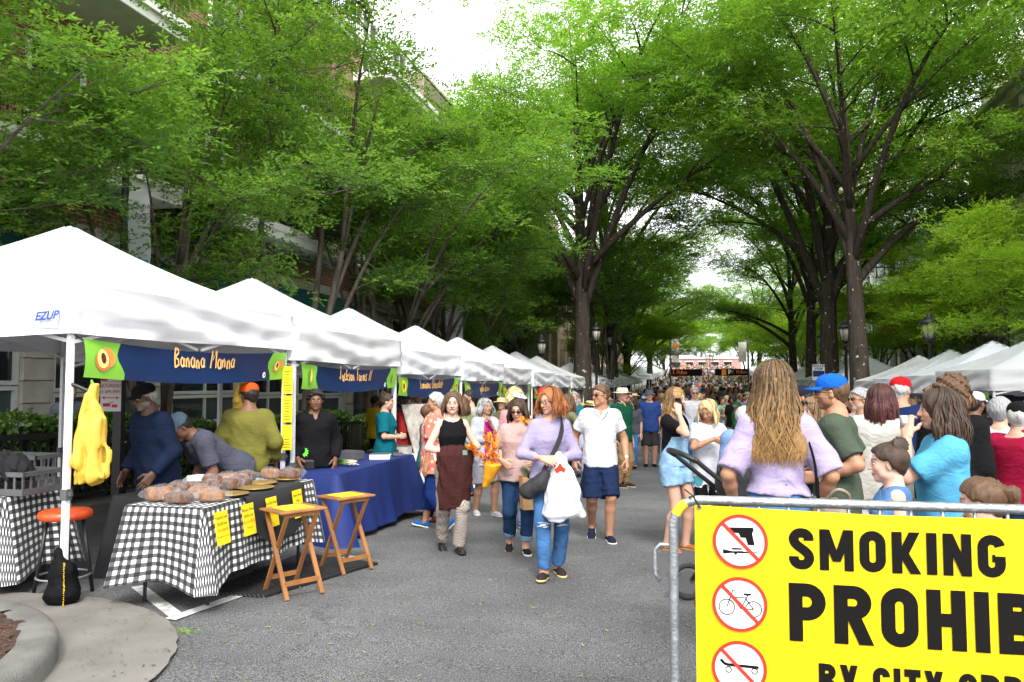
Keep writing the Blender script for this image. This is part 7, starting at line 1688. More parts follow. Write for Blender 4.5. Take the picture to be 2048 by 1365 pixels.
def strap(info, pts, w, m, parent=None, name='strap'):
    mb = MB(); P = np.array(pts); n = len(P); T = np.gradient(P, axis=0); T /= np.linalg.norm(T, axis=1)[:, None]
    V = []
    for p, t in zip(P, T):
        c = info['hipc'] + np.array([0, 0, .2 * info['H']]); o = (p - c) * [1, 1, 0]; o /= np.linalg.norm(o) + 1e-9; s = np.cross(t, o); s /= np.linalg.norm(s) + 1e-9
        V += [p + s * w / 2 + o * .006, p - s * w / 2 + o * .006, p - s * w / 2 - o * .004, p + s * w / 2 - o * .004]
    F = []
    for i in range(n - 1):
        for j in range(4): F.append((4 * i + j, 4 * i + (j + 1) % 4, 4 * i + 4 + (j + 1) % 4, 4 * i + 4 + j))
    mb.add(V, F); return mb.build(name, m, parent)
def arm(out, fwd, up, h=(.35, -1, 0), curl=.35, **k): return dict(t=(out, fwd, up), h=h, curl=curl, **k)
DOWN = DEF_ARM; SWF = arm(.04, .10, -.295, (.3, -1, 0), .4); SWB = arm(.045, -.07, -.30, (.4, -1, 0), .4)
HIPS = arm(.09, .02, -.20, (1.0, -.6, 0), .5, d=(-.5, .6, -.4)); FRONT = arm(-.03, .14, -.17, (.6, -.5, -.6), .5, d=(-.7, .55, .1)); FOLD = arm(-.06, .10, -.15, (1, -.2, -.6), .5, d=(-.95, .25, .0)); UPF = arm(.0, .14, .02, (.5, .1, -1), .7, d=(-.1, -.2, 1), n=(.6, .6, .2))
# -- walkers in the middle of the road ------------------------------------------------
def check_mat():
    m = bpy.data.materials.new('checked_wool'); _M['checked_wool'] = m; m.use_nodes = True; n, l, b = nodes_of(m); tc = n.new('ShaderNodeTexCoord'); ck = n.new('ShaderNodeTexChecker'); ck.inputs['Scale'].default_value = 75; ck.inputs['Color1'].default_value = (.36, .31, .27, 1); ck.inputs['Color2'].default_value = (.15, .125, .115, 1); l.new(tc.outputs['Object'], ck.inputs['Vector']); l.new(ck.outputs['Color'], b.inputs['Base Color']); b.inputs['Roughness'].default_value = .9; return m
def print_mat(name, base, cols, scale=22, size=.32):
    m = bpy.data.materials.new(name); _M[name] = m; m.use_nodes = True; n, l, b = nodes_of(m); tc = n.new('ShaderNodeTexCoord'); vo = n.new('ShaderNodeTexVoronoi'); vo.inputs['Scale'].default_value = scale; l.new(tc.outputs['Object'], vo.inputs['Vector'])
    rp = n.new('ShaderNodeValToRGB'); rp.color_ramp.interpolation = 'CONSTANT'; e = rp.color_ramp.elements; e[0].color = (*cols[0], 1); e[1].position = .33; e[1].color = (*cols[1 % len(cols)], 1); q = e.new(.66); q.color = (*cols[2 % len(cols)], 1); sp = n.new('ShaderNodeSeparateColor'); l.new(vo.outputs['Color'], sp.inputs[0]); l.new(sp.outputs[0], rp.inputs[0])
    lt = n.new('ShaderNodeMath'); lt.operation = 'LESS_THAN'; lt.inputs[1].default_value = size; l.new(vo.outputs['Distance'], lt.inputs[0]); mx = n.new('ShaderNodeMix'); mx.data_type = 'RGBA'; mx.inputs[6].default_value = (*base, 1); l.new(lt.outputs[0], mx.inputs[0]); l.new(rp.outputs[0], mx.inputs[7])
    l2 = n.new('ShaderNodeMath'); l2.operation = 'LESS_THAN'; l2.inputs[1].default_value = size * .32; l.new(vo.outputs['Distance'], l2.inputs[0]); m2 = n.new('ShaderNodeMix'); m2.data_type = 'RGBA'; m2.inputs[7].default_value = (.05, .05, .06, 1); l.new(l2.outputs[0], m2.inputs[0]); l.new(mx.outputs[2], m2.inputs[6]); l.new(m2.outputs[2], b.inputs['Base Color']); b.inputs['Roughness'].default_value = .85; return m
CHECK = check_mat(); FLORAL = print_mat('floral_cotton', (.52, .13, .10), [(.60, .48, .16), (.16, .26, .50), (.62, .60, .55)], 20, .36); SPECK = print_mat('speckled_cotton', (.50, .48, .55), [(.22, .16, .30), (.30, .24, .38), (.5, .48, .52)], 55, .4)
i_girl = person('young woman in black tank top carrying a brown jacket', 903, top=790, foot=1104, face=12, sex='f', skin='pale', legs=((.035, .06, .050, -.1, .05), (.045, -.10, .062, .35, .05)), head=(R(-14), R(2), 0), hair=('bob', 'brown', dict(len=.62, part=.06, n=200, w=.05, wave=.015, face=56)), shirt=dict(m=BLACK, sleeve=0, neck=.052, hem=.03, e=.006, name='tank_top', amp=.003, loose=0), pants=dict(m=CHECK, len=1.0, e=.010, flare=.008), shoes=BOOT, arms=(arm(-.035, .105, -.165, (1, -.4, -.4), .6, d=(-.9, .3, -.1)), arm(-.035, .115, -.175, (1, -.4, -.4), .6, d=(-.9, .3, -.1))), mouth=1.3)
I = i_girl; H = I['H']; F = Field(I['TP'](-.2, -.25, -.35), I['TP'](.2, .02, .2), .011); F.loft(I['hipc'] + np.array([.0, -.105, 0]) * H, np.eye(3), [(-.24 * H, .085 * H, .026 * H, .02 * H), (-.12 * H, .102 * H, .034 * H, .01 * H), (0, .108 * H, .038 * H, 0), (.10 * H, .110 * H, .042 * H, 0), (.150 * H, .100 * H, .028 * H, 0)]); F.rc(I['hipc'] + np.array([.055, -.10, -.02]) * H, I['hipc'] + np.array([.062, -.09, -.27]) * H, .03 * H, .018 * H, .03); F.folds(.012, 42, 2, (1, 1, .12)); v, f = F.net()
held(I, 'brown_jacket', 'dark brown jacket draped over the young woman\'s folded arms', 'jacket', v, f, cloth((.045, .014, .012)))
mb = MB(); mb.box(.035 * H, .065 * H, -.158 * H, -.155 * H, .625 * H, .655 * H); held_mb(I, 'jacket_patch', 'small green patch on the brown jacket', 'patch', mb, mat('patch_green', (.12, .24, .17), .7), False)
i_red = person('red-haired woman in lavender top and ripped jeans', 1100, top=783, foot=1152, face=8, sex='f', g=1.0, skin='fair', legs=((.05, -.03, .047, 0, .15), (.045, .10, .05, -.1, .35)), head=(R(-52), R(6), 0), hair=('shoulder', 'red', dict(len=.66, n=330, w=.042, wave=.12, vol=1.45, part=.05, face=60)), shirt=dict(m=cc(178, 168, 205), sleeve=1.72, hem=-.005, e=.010, loose=.4, neck=.046, amp=.006), pants=dict(m=JEAN, len=.93, e=.007, waist=.085, flare=.004), shoes=SN_D, specs=('clear',), arms=(arm(-.045, .135, -.165, (.9, -.5, -.5), .8, d=(-.85, .45, -.2), n=(.3, .6, .6)), arm(-.02, .14, -.165, (.9, -.5, -.5), .8, d=(-.8, .5, -.2), n=(.3, .6, .6))))
I = i_red; H = I['H']; T = I['TP']
# rips and frayed knees
for (lg, t_, w) in ((1, .96, .035), (0, .94, .03), (0, .62, .028)):
    S, K, An = I['leg'][lg][:3]; p = S + (K - S) * t_; mb = MB(); r0 = random.Random(lg * 7 + int(t_ * 50)); c = p + np.array([0, -.050 * H - .014, 0])
    for q in range(12): a = r0.uniform(-w, w); z = r0.uniform(-.022, .022); mb.tube([c + [a - .022, .006, z], c + [a, -.003, z + r0.uniform(-.005, .005)], c + [a + .022, .006, z]], .0022, 4)
    o = mb.build('frayed_threads', mat('thread_white', (.58, .60, .64), .9), I['root']); o['kind'] = 'stuff'
bagm = mat('black_canvas', (.016, .016, .018), .7, .2, 7, .3, 60); F = Field(T(-.2, -.3, -.2), T(.15, .1, .12), .010); F.rc(T(-.075, -.125, -.015), T(-.13, -.105, -.055), .040 * H, .045 * H, .02); F.rc(T(-.04, -.13, .035), T(-.075, -.125, -.015), .025 * H, .04 * H, .03); F.folds(.006, 40, 2); v, f = F.net(); bag = held(I, 'shoulder_bag', 'black crossbody bag of the red-haired woman', 'bag', v, f, bagm)
P = [T(-.05, -.118, .05), T(-.02, -.118, .10), T(.01, -.118, .15), T(.035, -.112, .20), T(.055, -.085, .255), T(.062, -.03, .302), T(.06, .03, .295), T(.02, .085, .20), T(-.05, .09, .08), T(-.115, .04, -.0)]
strap(I, cr(P, 5), .040, bagm, bag)
wr = I['arm'][0][2]; F = Field(wr + [-.2, -.2, -.60], wr + [.25, .2, .08], .011); F.loft(wr + [.02, -.03, 0], rz(.15), [(-.50, .10, .05, 0), (-.47, .145, .075, 0), (-.28, .135, .07, 0), (-.14, .085, .05, 0), (-.05, .05, .03, 0), (.0, .03, .02, 0)], 0, p=3); F.rc(wr + [.15, -.03, -.42], wr + [.19, -.03, -.47], .05, .03, .03); F.rc(wr + [-.02, -.035, -.08], wr + [-.01, -.02, .025], .02, .014, .02); F.folds(.017, 30, 5, (1, 1, .22)); v, f = F.net(); pb = held(I, 'shopping_bag', 'white plastic shopping bag with red print on the woman\'s wrist', 'bag', v, f, mat('thin_plastic', (.70, .73, .76), .28, .06, 6, .35, 22, spec=.5, trans=.25))
mb = MB(); mb.poly([wr + [-.005 + .04 * math.cos(a) * (1.0 + .35 * math.sin(3 * a)), -.088, -.10 + .055 * math.sin(a) * (1 + .3 * math.cos(4 * a))] for a in np.linspace(0, 6.283, 25)[:-1]]); o = mb.build('red_print', M_red, pb)
i_blush = person('dark-haired woman in blush top with sunglasses and orchid', 1036, top=804, foot=1106, face=6, sex='f', g=1.05, skin='fair', legs=((.045, .05, .048, 0, .1), (.05, -.08, .070, .5, .15)), head=(R(-22), R(12), 0), hair=('shoulder', 'dkbrown', dict(len=.80, part=-.05, n=170, wave=.03, w=.05)), shirt=dict(m=cc(206, 172, 166), sleeve=.75, hem=-.05, e=.02, loose=.8, neck=.045, flare=.015), pants=dict(m=DJEAN, len=.80, e=.014, cuff=cloth((.12, .20, .28), 'denim')), shoes=SLIP, specs=('sun',), arms=(arm(.02, .12, -.19, (.7, -.7, -.3), .7), arm(.03, .10, -.20, (.8, -.6, -.3), .7)))
I = i_blush; H = I['H']; L = I['arm'][0][2]; Rr = I['arm'][1][2]
t = empty('paper_bag', tuple(to_world(I, L + [.0, -.05, -.47])), I['yaw'] + R(8), 'brown paper bag with green leaves in the woman\'s hand', 'bag'); M_kraft = mat('kraft_paper', (.40, .23, .10), .8, .15, 6, .3, 14); mb = MB()
V = [(-.14, -.07, 0), (.14, -.07, 0), (.14, .07, 0), (-.14, .07, 0), (-.15, -.075, .32), (.15, -.075, .33), (.145, .075, .325), (-.15, .075, .32)]; mb.add(V, [(3, 2, 1, 0), (0, 1, 5, 4), (1, 2, 6, 5), (2, 3, 7, 6), (3, 0, 4, 7)]); mb.build('bag', M_kraft, t)
mb = MB(); mb.tube(cr([(-.06, -.07, .32), (-.05, -.05, .43), (.0, -.04, .47), (.05, -.05, .43), (.06, -.07, .33)], 4), .006, 6); mb.build('handle', M_kraft, t)
for k in range(6):
    a = k * 1.05 + .3; V = []; n = 8
    for i in range(n + 1):
        f = i / n; w = .035 * math.sin(math.pi * (f * .92 + .08)) ** .8; c = np.array([math.cos(a) * (.03 + .16 * f), math.sin(a) * (.02 + .10 * f), .25 + .34 * f - .18 * f * f]); s = np.array([-math.sin(a), math.cos(a), 0]); V += [c + s * w, c - s * w]
    mb = MB(); mb.add(V, [(2 * i, 2 * i + 1, 2 * i + 3, 2 * i + 2) for i in range(n)]); mb.build('leaf', mat('glossy_leaf', (.05, .16, .03), .35, .3, 5, trans=.2), t, True)
def orchid(label, base, stems, n, seed):
    t = empty('orchid_spray', tuple(base), 0, label, 'flowers', 'orchid sprays'); r = random.Random(seed); mp = [mat('orchid_orange', srgb(240, 150, 20), .5, .3, 9, trans=.2), mat('orchid_rust', srgb(190, 90, 20), .5, .3, 9, trans=.2)]
    fm = {}
    for st_ in stems:
        P = np.array(cr(st_, 6)); mb = MB(); mb.tube(P, .004, 5); mb.build('stem', mat('orchid_stem', (.10, .09, .03), .6), t)
        for k in range(n):
            p = P[int(len(P) * (.25 + .75 * k / n)) % len(P)] + np.array([r.uniform(-.03, .03), r.uniform(-.03, .03), r.uniform(-.03, .03)]); q = k % 4
            if q not in fm:
                mb = MB(); mb.mi = []
                for j in range(5):
                    a = j * 1.257 + q; s = .026 if j else .034; c, s_ = math.cos(a), math.sin(a); mb.add([(0, 0, 0), (c * s * .6 - s_ * .010, -.008, s_ * s * .6 + c * .010), (c * s, -.004, s_ * s), (c * s * .6 + s_ * .010, -.008, s_ * s * .6 - c * .010)], [(0, 1, 2, 3)])
                mb.ell((0, -.008, 0), .007, 6, 4); fm[q] = mb.mesh('flower'); fm[q].materials.append(mp[q % 2])
            o = bpy.data.objects.new('flower', fm[q]); COL.objects.link(o); o.parent = t; o.location = p; o.rotation_euler = (r.uniform(-.6, .6), r.uniform(-3, 3), r.uniform(-.8, .8)); o.scale = [r.uniform(.8, 1.35)] * 3
    return t
bw = to_world(I, Rr + [.0, -.08, 0]); orchid('orange orchid spray held upright by the woman in blush', to_world(I, L + [.0, -.09, -.05]), [[(0, 0, -.3), (0, 0, .0), (.02, 0, .22), (-.01, -.02, .40), (-.12, -.03, .47)]], 20, 3)
orchid('thick orange orchid spray in mustard wrapping', bw + [-.12, -.05, -.06], [[(.05, 0, -.1), (0, 0, .05), (-.02, -.01, .22), (-.03, 0, .36)], [(.05, 0, -.1), (.03, 0, .05), (.05, -.02, .20), (.03, 0, .34)], [(.05, 0, -.1), (-.05, 0, .06), (-.16, -.02, .18), (-.20, 0, .22)]], 24, 9)
F = Field((-.15, -.12, -.35), (.15, .12, .1), .010); F.rc((0, 0, -.22), (.0, 0, .02), .03, .085, 0); F.plane((0, 0, .01), (-.3, -.1, 1)); F.folds(.008, 40, 1); v, f = F.net(); o = link('flower_wrap', npmesh('flower_wrap', v, f), mat('mustard_paper', srgb(205, 140, 20), .6)); o.location = bw + [-.10, -.04, -.02]; o.rotation_euler = (0, .35, 0); tag(o, 'mustard paper wrap around the orchid stems', 'wrapping')
i_wt = person('man in white V-neck and navy shorts', 1202, top=774, foot=1080, face=6, sex='m', skin='tan', legs=((.05, .05, .048, 0, .12), (.05, -.10, .085, .65, .2)), head=(R(-50), 0, 0), hair=('short', 'brown', dict(thick=.035)), shirt=dict(m=WHITE, sleeve=.62, hem=-.05, e=.014, vneck=1, neck=.04, loose=.4), pants=dict(m=NAVY, kind='shorts', len=.98, e=.016, flare=.016), shoes=SN_N, specs=('sun',), arms=(arm(.075, .04, -.285, (.5, -1, 0), .8), arm(.075, -.02, -.285, (.6, -1, 0), .8)))
I = i_wt; wr = I['arm'][0]; d_ = (wr[2] - wr[1]) / np.linalg.norm(wr[2] - wr[1]); mb = MB(); mb.tube([wr[2] - d_ * .035, wr[2] - d_ * .012], .036, 12, cap=False); mb.build('wrist_watch', mat('watch_steel', (.5, .5, .48), .3, .1, 5, metal=.8), I['root'], True)
T = I['TP']; mb = MB(); mb.tube([T(-.047, -.064, .30), T(-.02, -.085, .262), T(0, -.091, .245), T(.02, -.085, .262), T(.047, -.064, .30)], .0045, 5); mb.build('neck_piping', NAVY, I['root'])
i_grey = person('grey-haired woman in magenta top and pale grey jacket', 970, top=802, foot=1031, face=24, sex='f', g=1.05, skin='tan', legs=((.06, .06, .045, 0, .2), (.06, -.07, .047, 0, .2)), head=(R(10), R(-4), 0), hair=('shoulder', 'grey', dict(len=.62, vol=1.3, n=190, wave=.08)), shirt=dict(m=cc(196, 200, 212), sleeve=1.85, hem=-.09, e=.022, open=.045, under=cc(200, 30, 150), name='jacket', loose=.5), pants=dict(m=cc(150, 148, 160), kind='shorts', len=.98, e=.018, flare=.02), shoes=SN_W, arms=(arm(-.07, .11, -.02, (.8, .1, -1), .8, d=(-.3, .3, .9)), FOLD), specs=('up', mat('lens_pale', (.35, .35, .36), .1)), lod=0)
i_flo = person('woman in red floral blouse and blue trousers walking off', 872, top=790, foot=1060, face=-120, sex='f', g=1.2, skin='tan', legs=WALK(.12, -.14, .08, 'R'), head=(R(20), 0, 0), hair=('short', 'white', dict(thick=.06)), shirt=dict(m=FLORAL, sleeve=.8, hem=-.10, e=.025, loose=.9, neck=.04), pants=dict(m=cc(30, 56, 120), len=.62, e=.018), shoes=SN_B, lod=0)
person('person with teal sleeve and brown bag behind the floral blouse', 856, 9.9, 812, face=100, sex='f', skin='fair', hair=('short', 'brown'), shirt=dict(m=cc(60, 130, 125), sleeve=1.9, hem=-.08), pants=dict(m=BLACK, len=.95), shoes=LOAF, arms=(arm(.02, .12, -.14, (.5, -.8, -.3), .5), FRONT))
# -- right-hand group behind the barrier ----------------------------------------------
i_ph = person('woman in denim overalls talking on a phone', 1352, top=781, foot=1100, face=58, sex='f', skin='fair', legs=((.05, .04, .045, 0, .1), (.055, -.03, .045, 0, .2)), head=(R(2), R(4), 0), hair=('long', 'ombre', dict(len=1.55, n=300, wave=.06, ombre=.35, tone=.5, face=72, w=.042)), shirt=dict(m=BLACK, sleeve=.62, hem=.0, e=.010, loose=.2, tuck=1), pants=dict(m=LJEAN, kind='shorts', len=.46, e=.022, flare=.024, waist=.12, name='overall_shorts'), shoes=SAND, arms=(DOWN, arm(-.015, .075, .045, (.35, .6, -1), .8, d=(-.15, -.25, .95), n=(.8, .6, 0))))
I = i_ph; T = I['TP']; H = I['H']
F = Field(T(-.14, -.14, -.03), T(.14, .14, .24), .011); F.loft(I['hipc'], I['RT'], [(z * H, a * H + .026, b * H + .026, c * H) for z, a, b, c in TORSO['f']], 0, z0=.0, z1=.185 * H); F.plane(T(0, .02, .10), (0, .8, .55)); F.folds(.005, 30, 4); v, f = F.net(); bib = link('bib', npmesh('bib', v, f), LJEAN, I['root'])
for s in (-1, 1): strap(I, cr([T(s * .045, -.085, .17), T(s * .05, -.075, .25), T(s * .05, -.02, .305), T(s * .045, .05, .26), T(s * .02, .085, .12), T(s * .02, .085, .04)], 5), .035, LJEAN, I['root'], 'strap')
hd = I['arm'][1]; c = hd[2] + hd[3] / np.linalg.norm(hd[3]) * .10
t = empty('mobile_phone', tuple(to_world(I, c + [.025, -.01, .0])), I['yaw'] + R(85), 'dark mobile phone held to the ear of the woman in overalls', 'phone'); t.rotation_euler = (R(-28), 0, I['yaw'] + R(85)); mb = MB(); mb.box(-.037, .037, -.005, .005, -.075, .075); mb.build('case', mat('phone_case', (.015, .02, .03), .3, .1), t, bevel=.004); mb = MB(); mb.box(-.030, -.005, -.0075, -.0055, .04, .068); mb.build('camera_bump', M_plastic_blk, t)
i_bl = person('blonde woman in white tee bowing her head with a cup', 1412, 8.3, 803, face=8, sex='f', skin='tan', lean=R(10), head=(R(-30), R(24), 0), hair=('shoulder', 'blonde', dict(len=.75, n=200, wave=.03, part=.05)), shirt=dict(m=WHITE, sleeve=.7, hem=-.08, e=.018, loose=.6), pants=dict(m=BLACK, len=.98, e=.008), shoes=PLAIN, arms=(arm(.05, .12, -.18, (.7, -.8, -.2), .8, d=(-.4, .8, .1), n=(.5, .2, .7)), arm(-.10, .15, -.03, (.9, .1, -.5), .3, d=(-.8, .3, -.3))))
I = i_bl; h_ = I['arm'][0]; t = empty('takeaway_cup', tuple(to_world(I, h_[2] + h_[3] * .09 + [-.02, -.03, -.05])), 0, 'black takeaway cup in the blonde woman\'s hand', 'cup'); mb = MB(); mb.lathe([(.028, 0), (.030, .004), (.040, .105), (.001, .105)], 18); mb.build('cup', M_plastic_blk, t, True); mb = MB(); mb.lathe([(.042, .104), (.042, .112), (.036, .118), (.001, .118)], 18); mb.build('lid', M_plastic_blk, t, True)
F = Field(I['TP'](-.2, -.2, -.36), I['TP'](.2, .2, .06), .012); H = I['H']; F.loft(I['hipc'], np.eye(3), [(-.30 * H, .10 * H, .075 * H, .02), (-.1 * H, .115 * H, .085 * H, 0), (.02 * H, .10 * H, .075 * H, 0)]); F.ell(I['hipc'] + np.array([0, -.10, -.12]) * H, np.array([.05, .06, .3]) * H, None, .01, neg=True); F.folds(.010, 34, 3, (1, 1, .2)); v, f = F.net(); o = held(I, 'tied_shirt', 'white and jewel-toned shirt tied round the blonde woman\'s waist', 'shirt', v, f, print_mat('jewel_print', (.62, .62, .68), [(.05, .25, .30), (.25, .10, .35), (.65, .65, .7)], 7, .42))
i_lav = person('long-haired woman in lavender puff-sleeve blouse seen from behind', 1550, 4.15, 735, face=188, sex='f', g=1.0, skin='tan', head=(R(-18), R(0), 0), hair=('long', 'ombre', dict(len=1.85, n=560, wave=lambda t: .03 + .15 * t, vol=1.3, ombre=.46, tone=.30, w=.028, face=74)), shirt=dict(m=cc(190, 176, 214), sleeve=.92, puff=.22, hem=.075, flare=.05, e=.010, loose=0, neck=.05, lowback=1, amp=.009, fr=30), pants=dict(m=JEAN, len=1.0, e=.010, waist=.12), shoes=SN_W, arms=(arm(.05, .05, -.265, (.7, -1, 0), .6), arm(.055, .06, -.26, (.7, -1, 0), .6)), seedv=77)
I = i_lav; T = I['TP']; H = I['H']
bagm2 = mat('taupe_leather', (.20, .165, .13), .55, .15, 6, .2, 50); F = Field(I['hipc'] + [-.35, -.2, -.36], I['hipc'] + [.05, .25, .12], .011)
F = Field(I['hipc'] + [-.48, -.25, -.30], I['hipc'] + [-.04, .3, .22], .011); F.loft(I['hipc'] + [-.24, .06, -.04], rz(.4), [(-.14, .05, .11, 0), (-.05, .075, .15, 0), (.06, .07, .14, 0), (.15, .045, .10, 0)]); F.rc(I['hipc'] + [-.30, .12, -.10], I['hipc'] + [-.31, .05, -.08], .045, .045, .02); F.folds(.006, 26, 4); v, f = F.net(); bag = held(I, 'backpack', 'taupe leather backpack purse hanging from a shoulder', 'bag', v, f, bagm2)
strap(I, cr([T(-.055, -.03, .302), T(-.075, .03, .28), T(-.105, .055, .18), T(-.115, .05, .06), I['hipc'] + [-.23, .08, .10]], 6), .035, BLACK, bag); mb = MB(); mb.tube(cr([I['hipc'] + [-.22, .10, .10], I['hipc'] + [-.27, .16, .17], I['hipc'] + [-.33, .14, .14], I['hipc'] + [-.33, .10, .06]], 5), .010, 7); mb.build('handle', bagm2, bag, True)
i_grn = person('man in olive green tee and bright blue cap', 1668, 5.25, 752, face=-92, sex='m', skin='tan', g=1.05, head=(R(0), R(2), 0), hair=('crop', 'brown'), hat=('cap', cc(24, 100, 205, .8)), beard=(.55, (.40, .30, .26)), specs=('clear',), shirt=dict(m=cc(84, 96, 80), sleeve=.80, hem=-.10, e=.018, loose=.6), pants=dict(m=LJEAN, len=1.0), shoes=SN_D, arms=(arm(.03, .06, -.20, (.3, -1.2, 0), .5, d=(-.5, .8, -.1)), arm(.03, .06, -.20, (.3, -1.2, 0), .5, d=(-.5, .8, -.1))))
i_blu = person('dark-haired woman in sky blue tee raising a cup to her mouth', 1882, 4.15, 788, face=-78, sex='f', g=1.08, skin='fair', head=(R(-4), 0, 0), hair=('shoulder', 'dkbrown', dict(len=.95, n=330, wave=.06, vol=1.25, w=.038, face=70)), shirt=dict(m=cc(96, 182, 222), sleeve=.78, hem=-.12, e=.020, loose=.7, amp=.008), pants=dict(m=DJEAN), shoes=SN_W, arms=(arm(-.03, .125, .045, (.3, .45, -1), .85, d=(-.35, -.1, .92), n=(.7, .6, 0)), DOWN))
I = i_blu; h_ = I['arm'][0]; mb = MB(); c = h_[2] + h_[3] * .075; mb.lathe([(.022, -.04), (.026, .04), (.001, .04)], 16, c + [-.005, -.012, .0]); held_mb(I, 'drink_cup', 'small silver cup at the mouth of the blue-shirted woman', 'cup', mb, mat('cup_metal', (.45, .43, .42), .3, .1, 4, metal=.6))
i_kid = person('small girl in denim pinafore with bun, behind the barrier', 1778, 3.95, 894, face=-80, sex='f', skin='pale', age=1.12, head=(R(-8), R(4), 0), hair=('bun', 'dkbrown', dict(thick=.05)), shirt=dict(m=cloth((.07, .16, .33), 'denim'), sleeve=0, neck=.05, hem=-.14, e=.012, flare=.03, name='pinafore'), pants=dict(m=cloth((.07, .16, .33), 'denim'), kind='skirt', hem=-.22), shoes=SN_W, arms=(DOWN, arm(.02, .20, -.22, (.4, -.6, -.6), .3)), name='child')
person('toddler with brown ponytail and pink scrunchie at the barrier', 1962, 3.6, 975, face=-95, sex='f', skin='pale', age=1.4, hair=('ponytail', 'brown'), shirt=dict(m=cc(210, 190, 220), sleeve=.8, hem=-.10, neck=.045), pants=dict(m=cc(190, 150, 190), kind='shorts', len=.8), shoes=SN_W, name='child', head=(0, R(10), 0))
i_wsw = person('dark-haired woman in cream sweater and speckled skirt from behind', 1762, 6.0, 777, face=176, sex='f', skin='fair', hair=('shoulder', 'auburn', dict(len=.85, n=180, wave=.02)), head=(R(-15), 0, 0), shirt=dict(m=cc(226, 222, 212), sleeve=1.95, hem=-.05, e=.022, loose=.8, name='sweater', amp=.008), pants=dict(m=SPECK, kind='skirt', hem=-.20, flare=.035), shoes=SN_W)
person('man in navy tee and red cap seen from behind', 1800, 7.6, 757, face=165, sex='m', g=1.1, skin='tan', hair=('short', 'white'), hat=('cap', cc(205, 30, 36)), shirt=dict(m=cc(24, 46, 92), sleeve=.75, hem=-.08, e=.018, loose=.6), pants=dict(m=cc(120, 110, 90), kind='shorts', len=.95), shoes=SN_W)
person('bearded grey-haired man in white tee left of the cream sweater', 1722, 7.9, 781, face=-60, sex='m', skin='tan', hair=('short', 'grey'), beard=(.7, (1.1, 1.6, 2.2)), specs=('sun',), shirt=dict(m=WHITE, sleeve=.7), pants=dict(m=JEAN), shoes=SN_D)
person('brown-haired woman in white blouse looking at her hands', 1630, 6.6, 800, face=-55, sex='f', skin='pale', hair=('long', 'ltbrown', dict(len=1.2, n=170)), head=(0, R(10), 0), specs=('up',), shirt=dict(m=cc(205, 215, 240), sleeve=1.8, hem=-.08), pants=dict(m=cc(40, 25, 30), len=1.0), shoes=SN_W, arms=(FRONT, FRONT))
person('man in pale grey tee and dark cap behind the white blouse', 1606, 8.4, 774, face=-80, sex='m', skin='tan', hair=('crop', 'black'), hat=('cap', cc(36, 40, 56)), shirt=dict(m=cc(175, 185, 205), sleeve=.75), pants=dict(m=cc(60, 60, 70), kind='shorts', len=.95), shoes=SN_N)
person('tall person with curly brown hair in black sweatshirt', 1903, 5.4, 762, face=170, sex='f', g=1.15, skin='fair', hair=('curly', 'brown', dict(n=170, len=.5)), shirt=dict(m=BLACK, sleeve=1.95, hem=-.12, e=.022, loose=.8), pants=dict(m=BLACK, kind='skirt', hem=-.20), shoes=SN_D)
person('person in black tee and white cap holding their ear', 1948, 8.2, 786, face=150, sex='f', skin='brown', hair=('short', 'black'), hat=('cap', cc(235, 232, 240)), shirt=dict(m=BLACK, sleeve=.8, hem=-.08, e=.02), pants=dict(m=BLACK), shoes=SN_W, arms=(DOWN, arm(.03, .05, .05, (.8, .2, -1), .5, d=(-.4, -.1, .9))))
person('man in burgundy polo and jeans at the right edge', 2036, 5.6, 806, face=160, sex='m', g=1.15, skin='fair', hair=('short', 'white'), hat=('cap', BLACK), shirt=dict(m=cc(165, 20, 60), sleeve=.8, hem=-.02, e=.018, loose=.6, collar=1), pants=dict(m=cloth((.02, .05, .13), 'denim'), waist=.07), shoes=SN_D, arms=(DOWN, arm(.05, -.03, -.30, (.4, -1, 0), .4)))
person('grey-haired woman in white blouse left of the burgundy polo', 1998, 6.4, 802, face=165, sex='f', g=1.1, skin='fair', hair=('short', 'grey', dict(thick=.08)), shirt=dict(m=cc(205, 205, 235), sleeve=.7, hem=-.05, e=.022, loose=.8), pants=dict(m=NAVY), shoes=SN_W)
person('person in light blue shirt beyond the lavender blouse', 1487, 7.3, 818, face=180, sex='m', g=1.05, skin='fair', hair=('short', 'white'), shirt=dict(m=cc(130, 165, 215), sleeve=1.2, hem=-.06, e=.02), pants=dict(m=cc(170, 160, 140), kind='shorts', len=.95), shoes=SN_W)
person('person in plum shirt right of the lavender blouse', 1585, 9.6, 795, face=170, sex='m', g=1.1, skin='pale', hair=('none', 'white'), shirt=dict(m=cc(110, 50, 75), sleeve=.8), pants=dict(m=JEAN), shoes=SN_W)
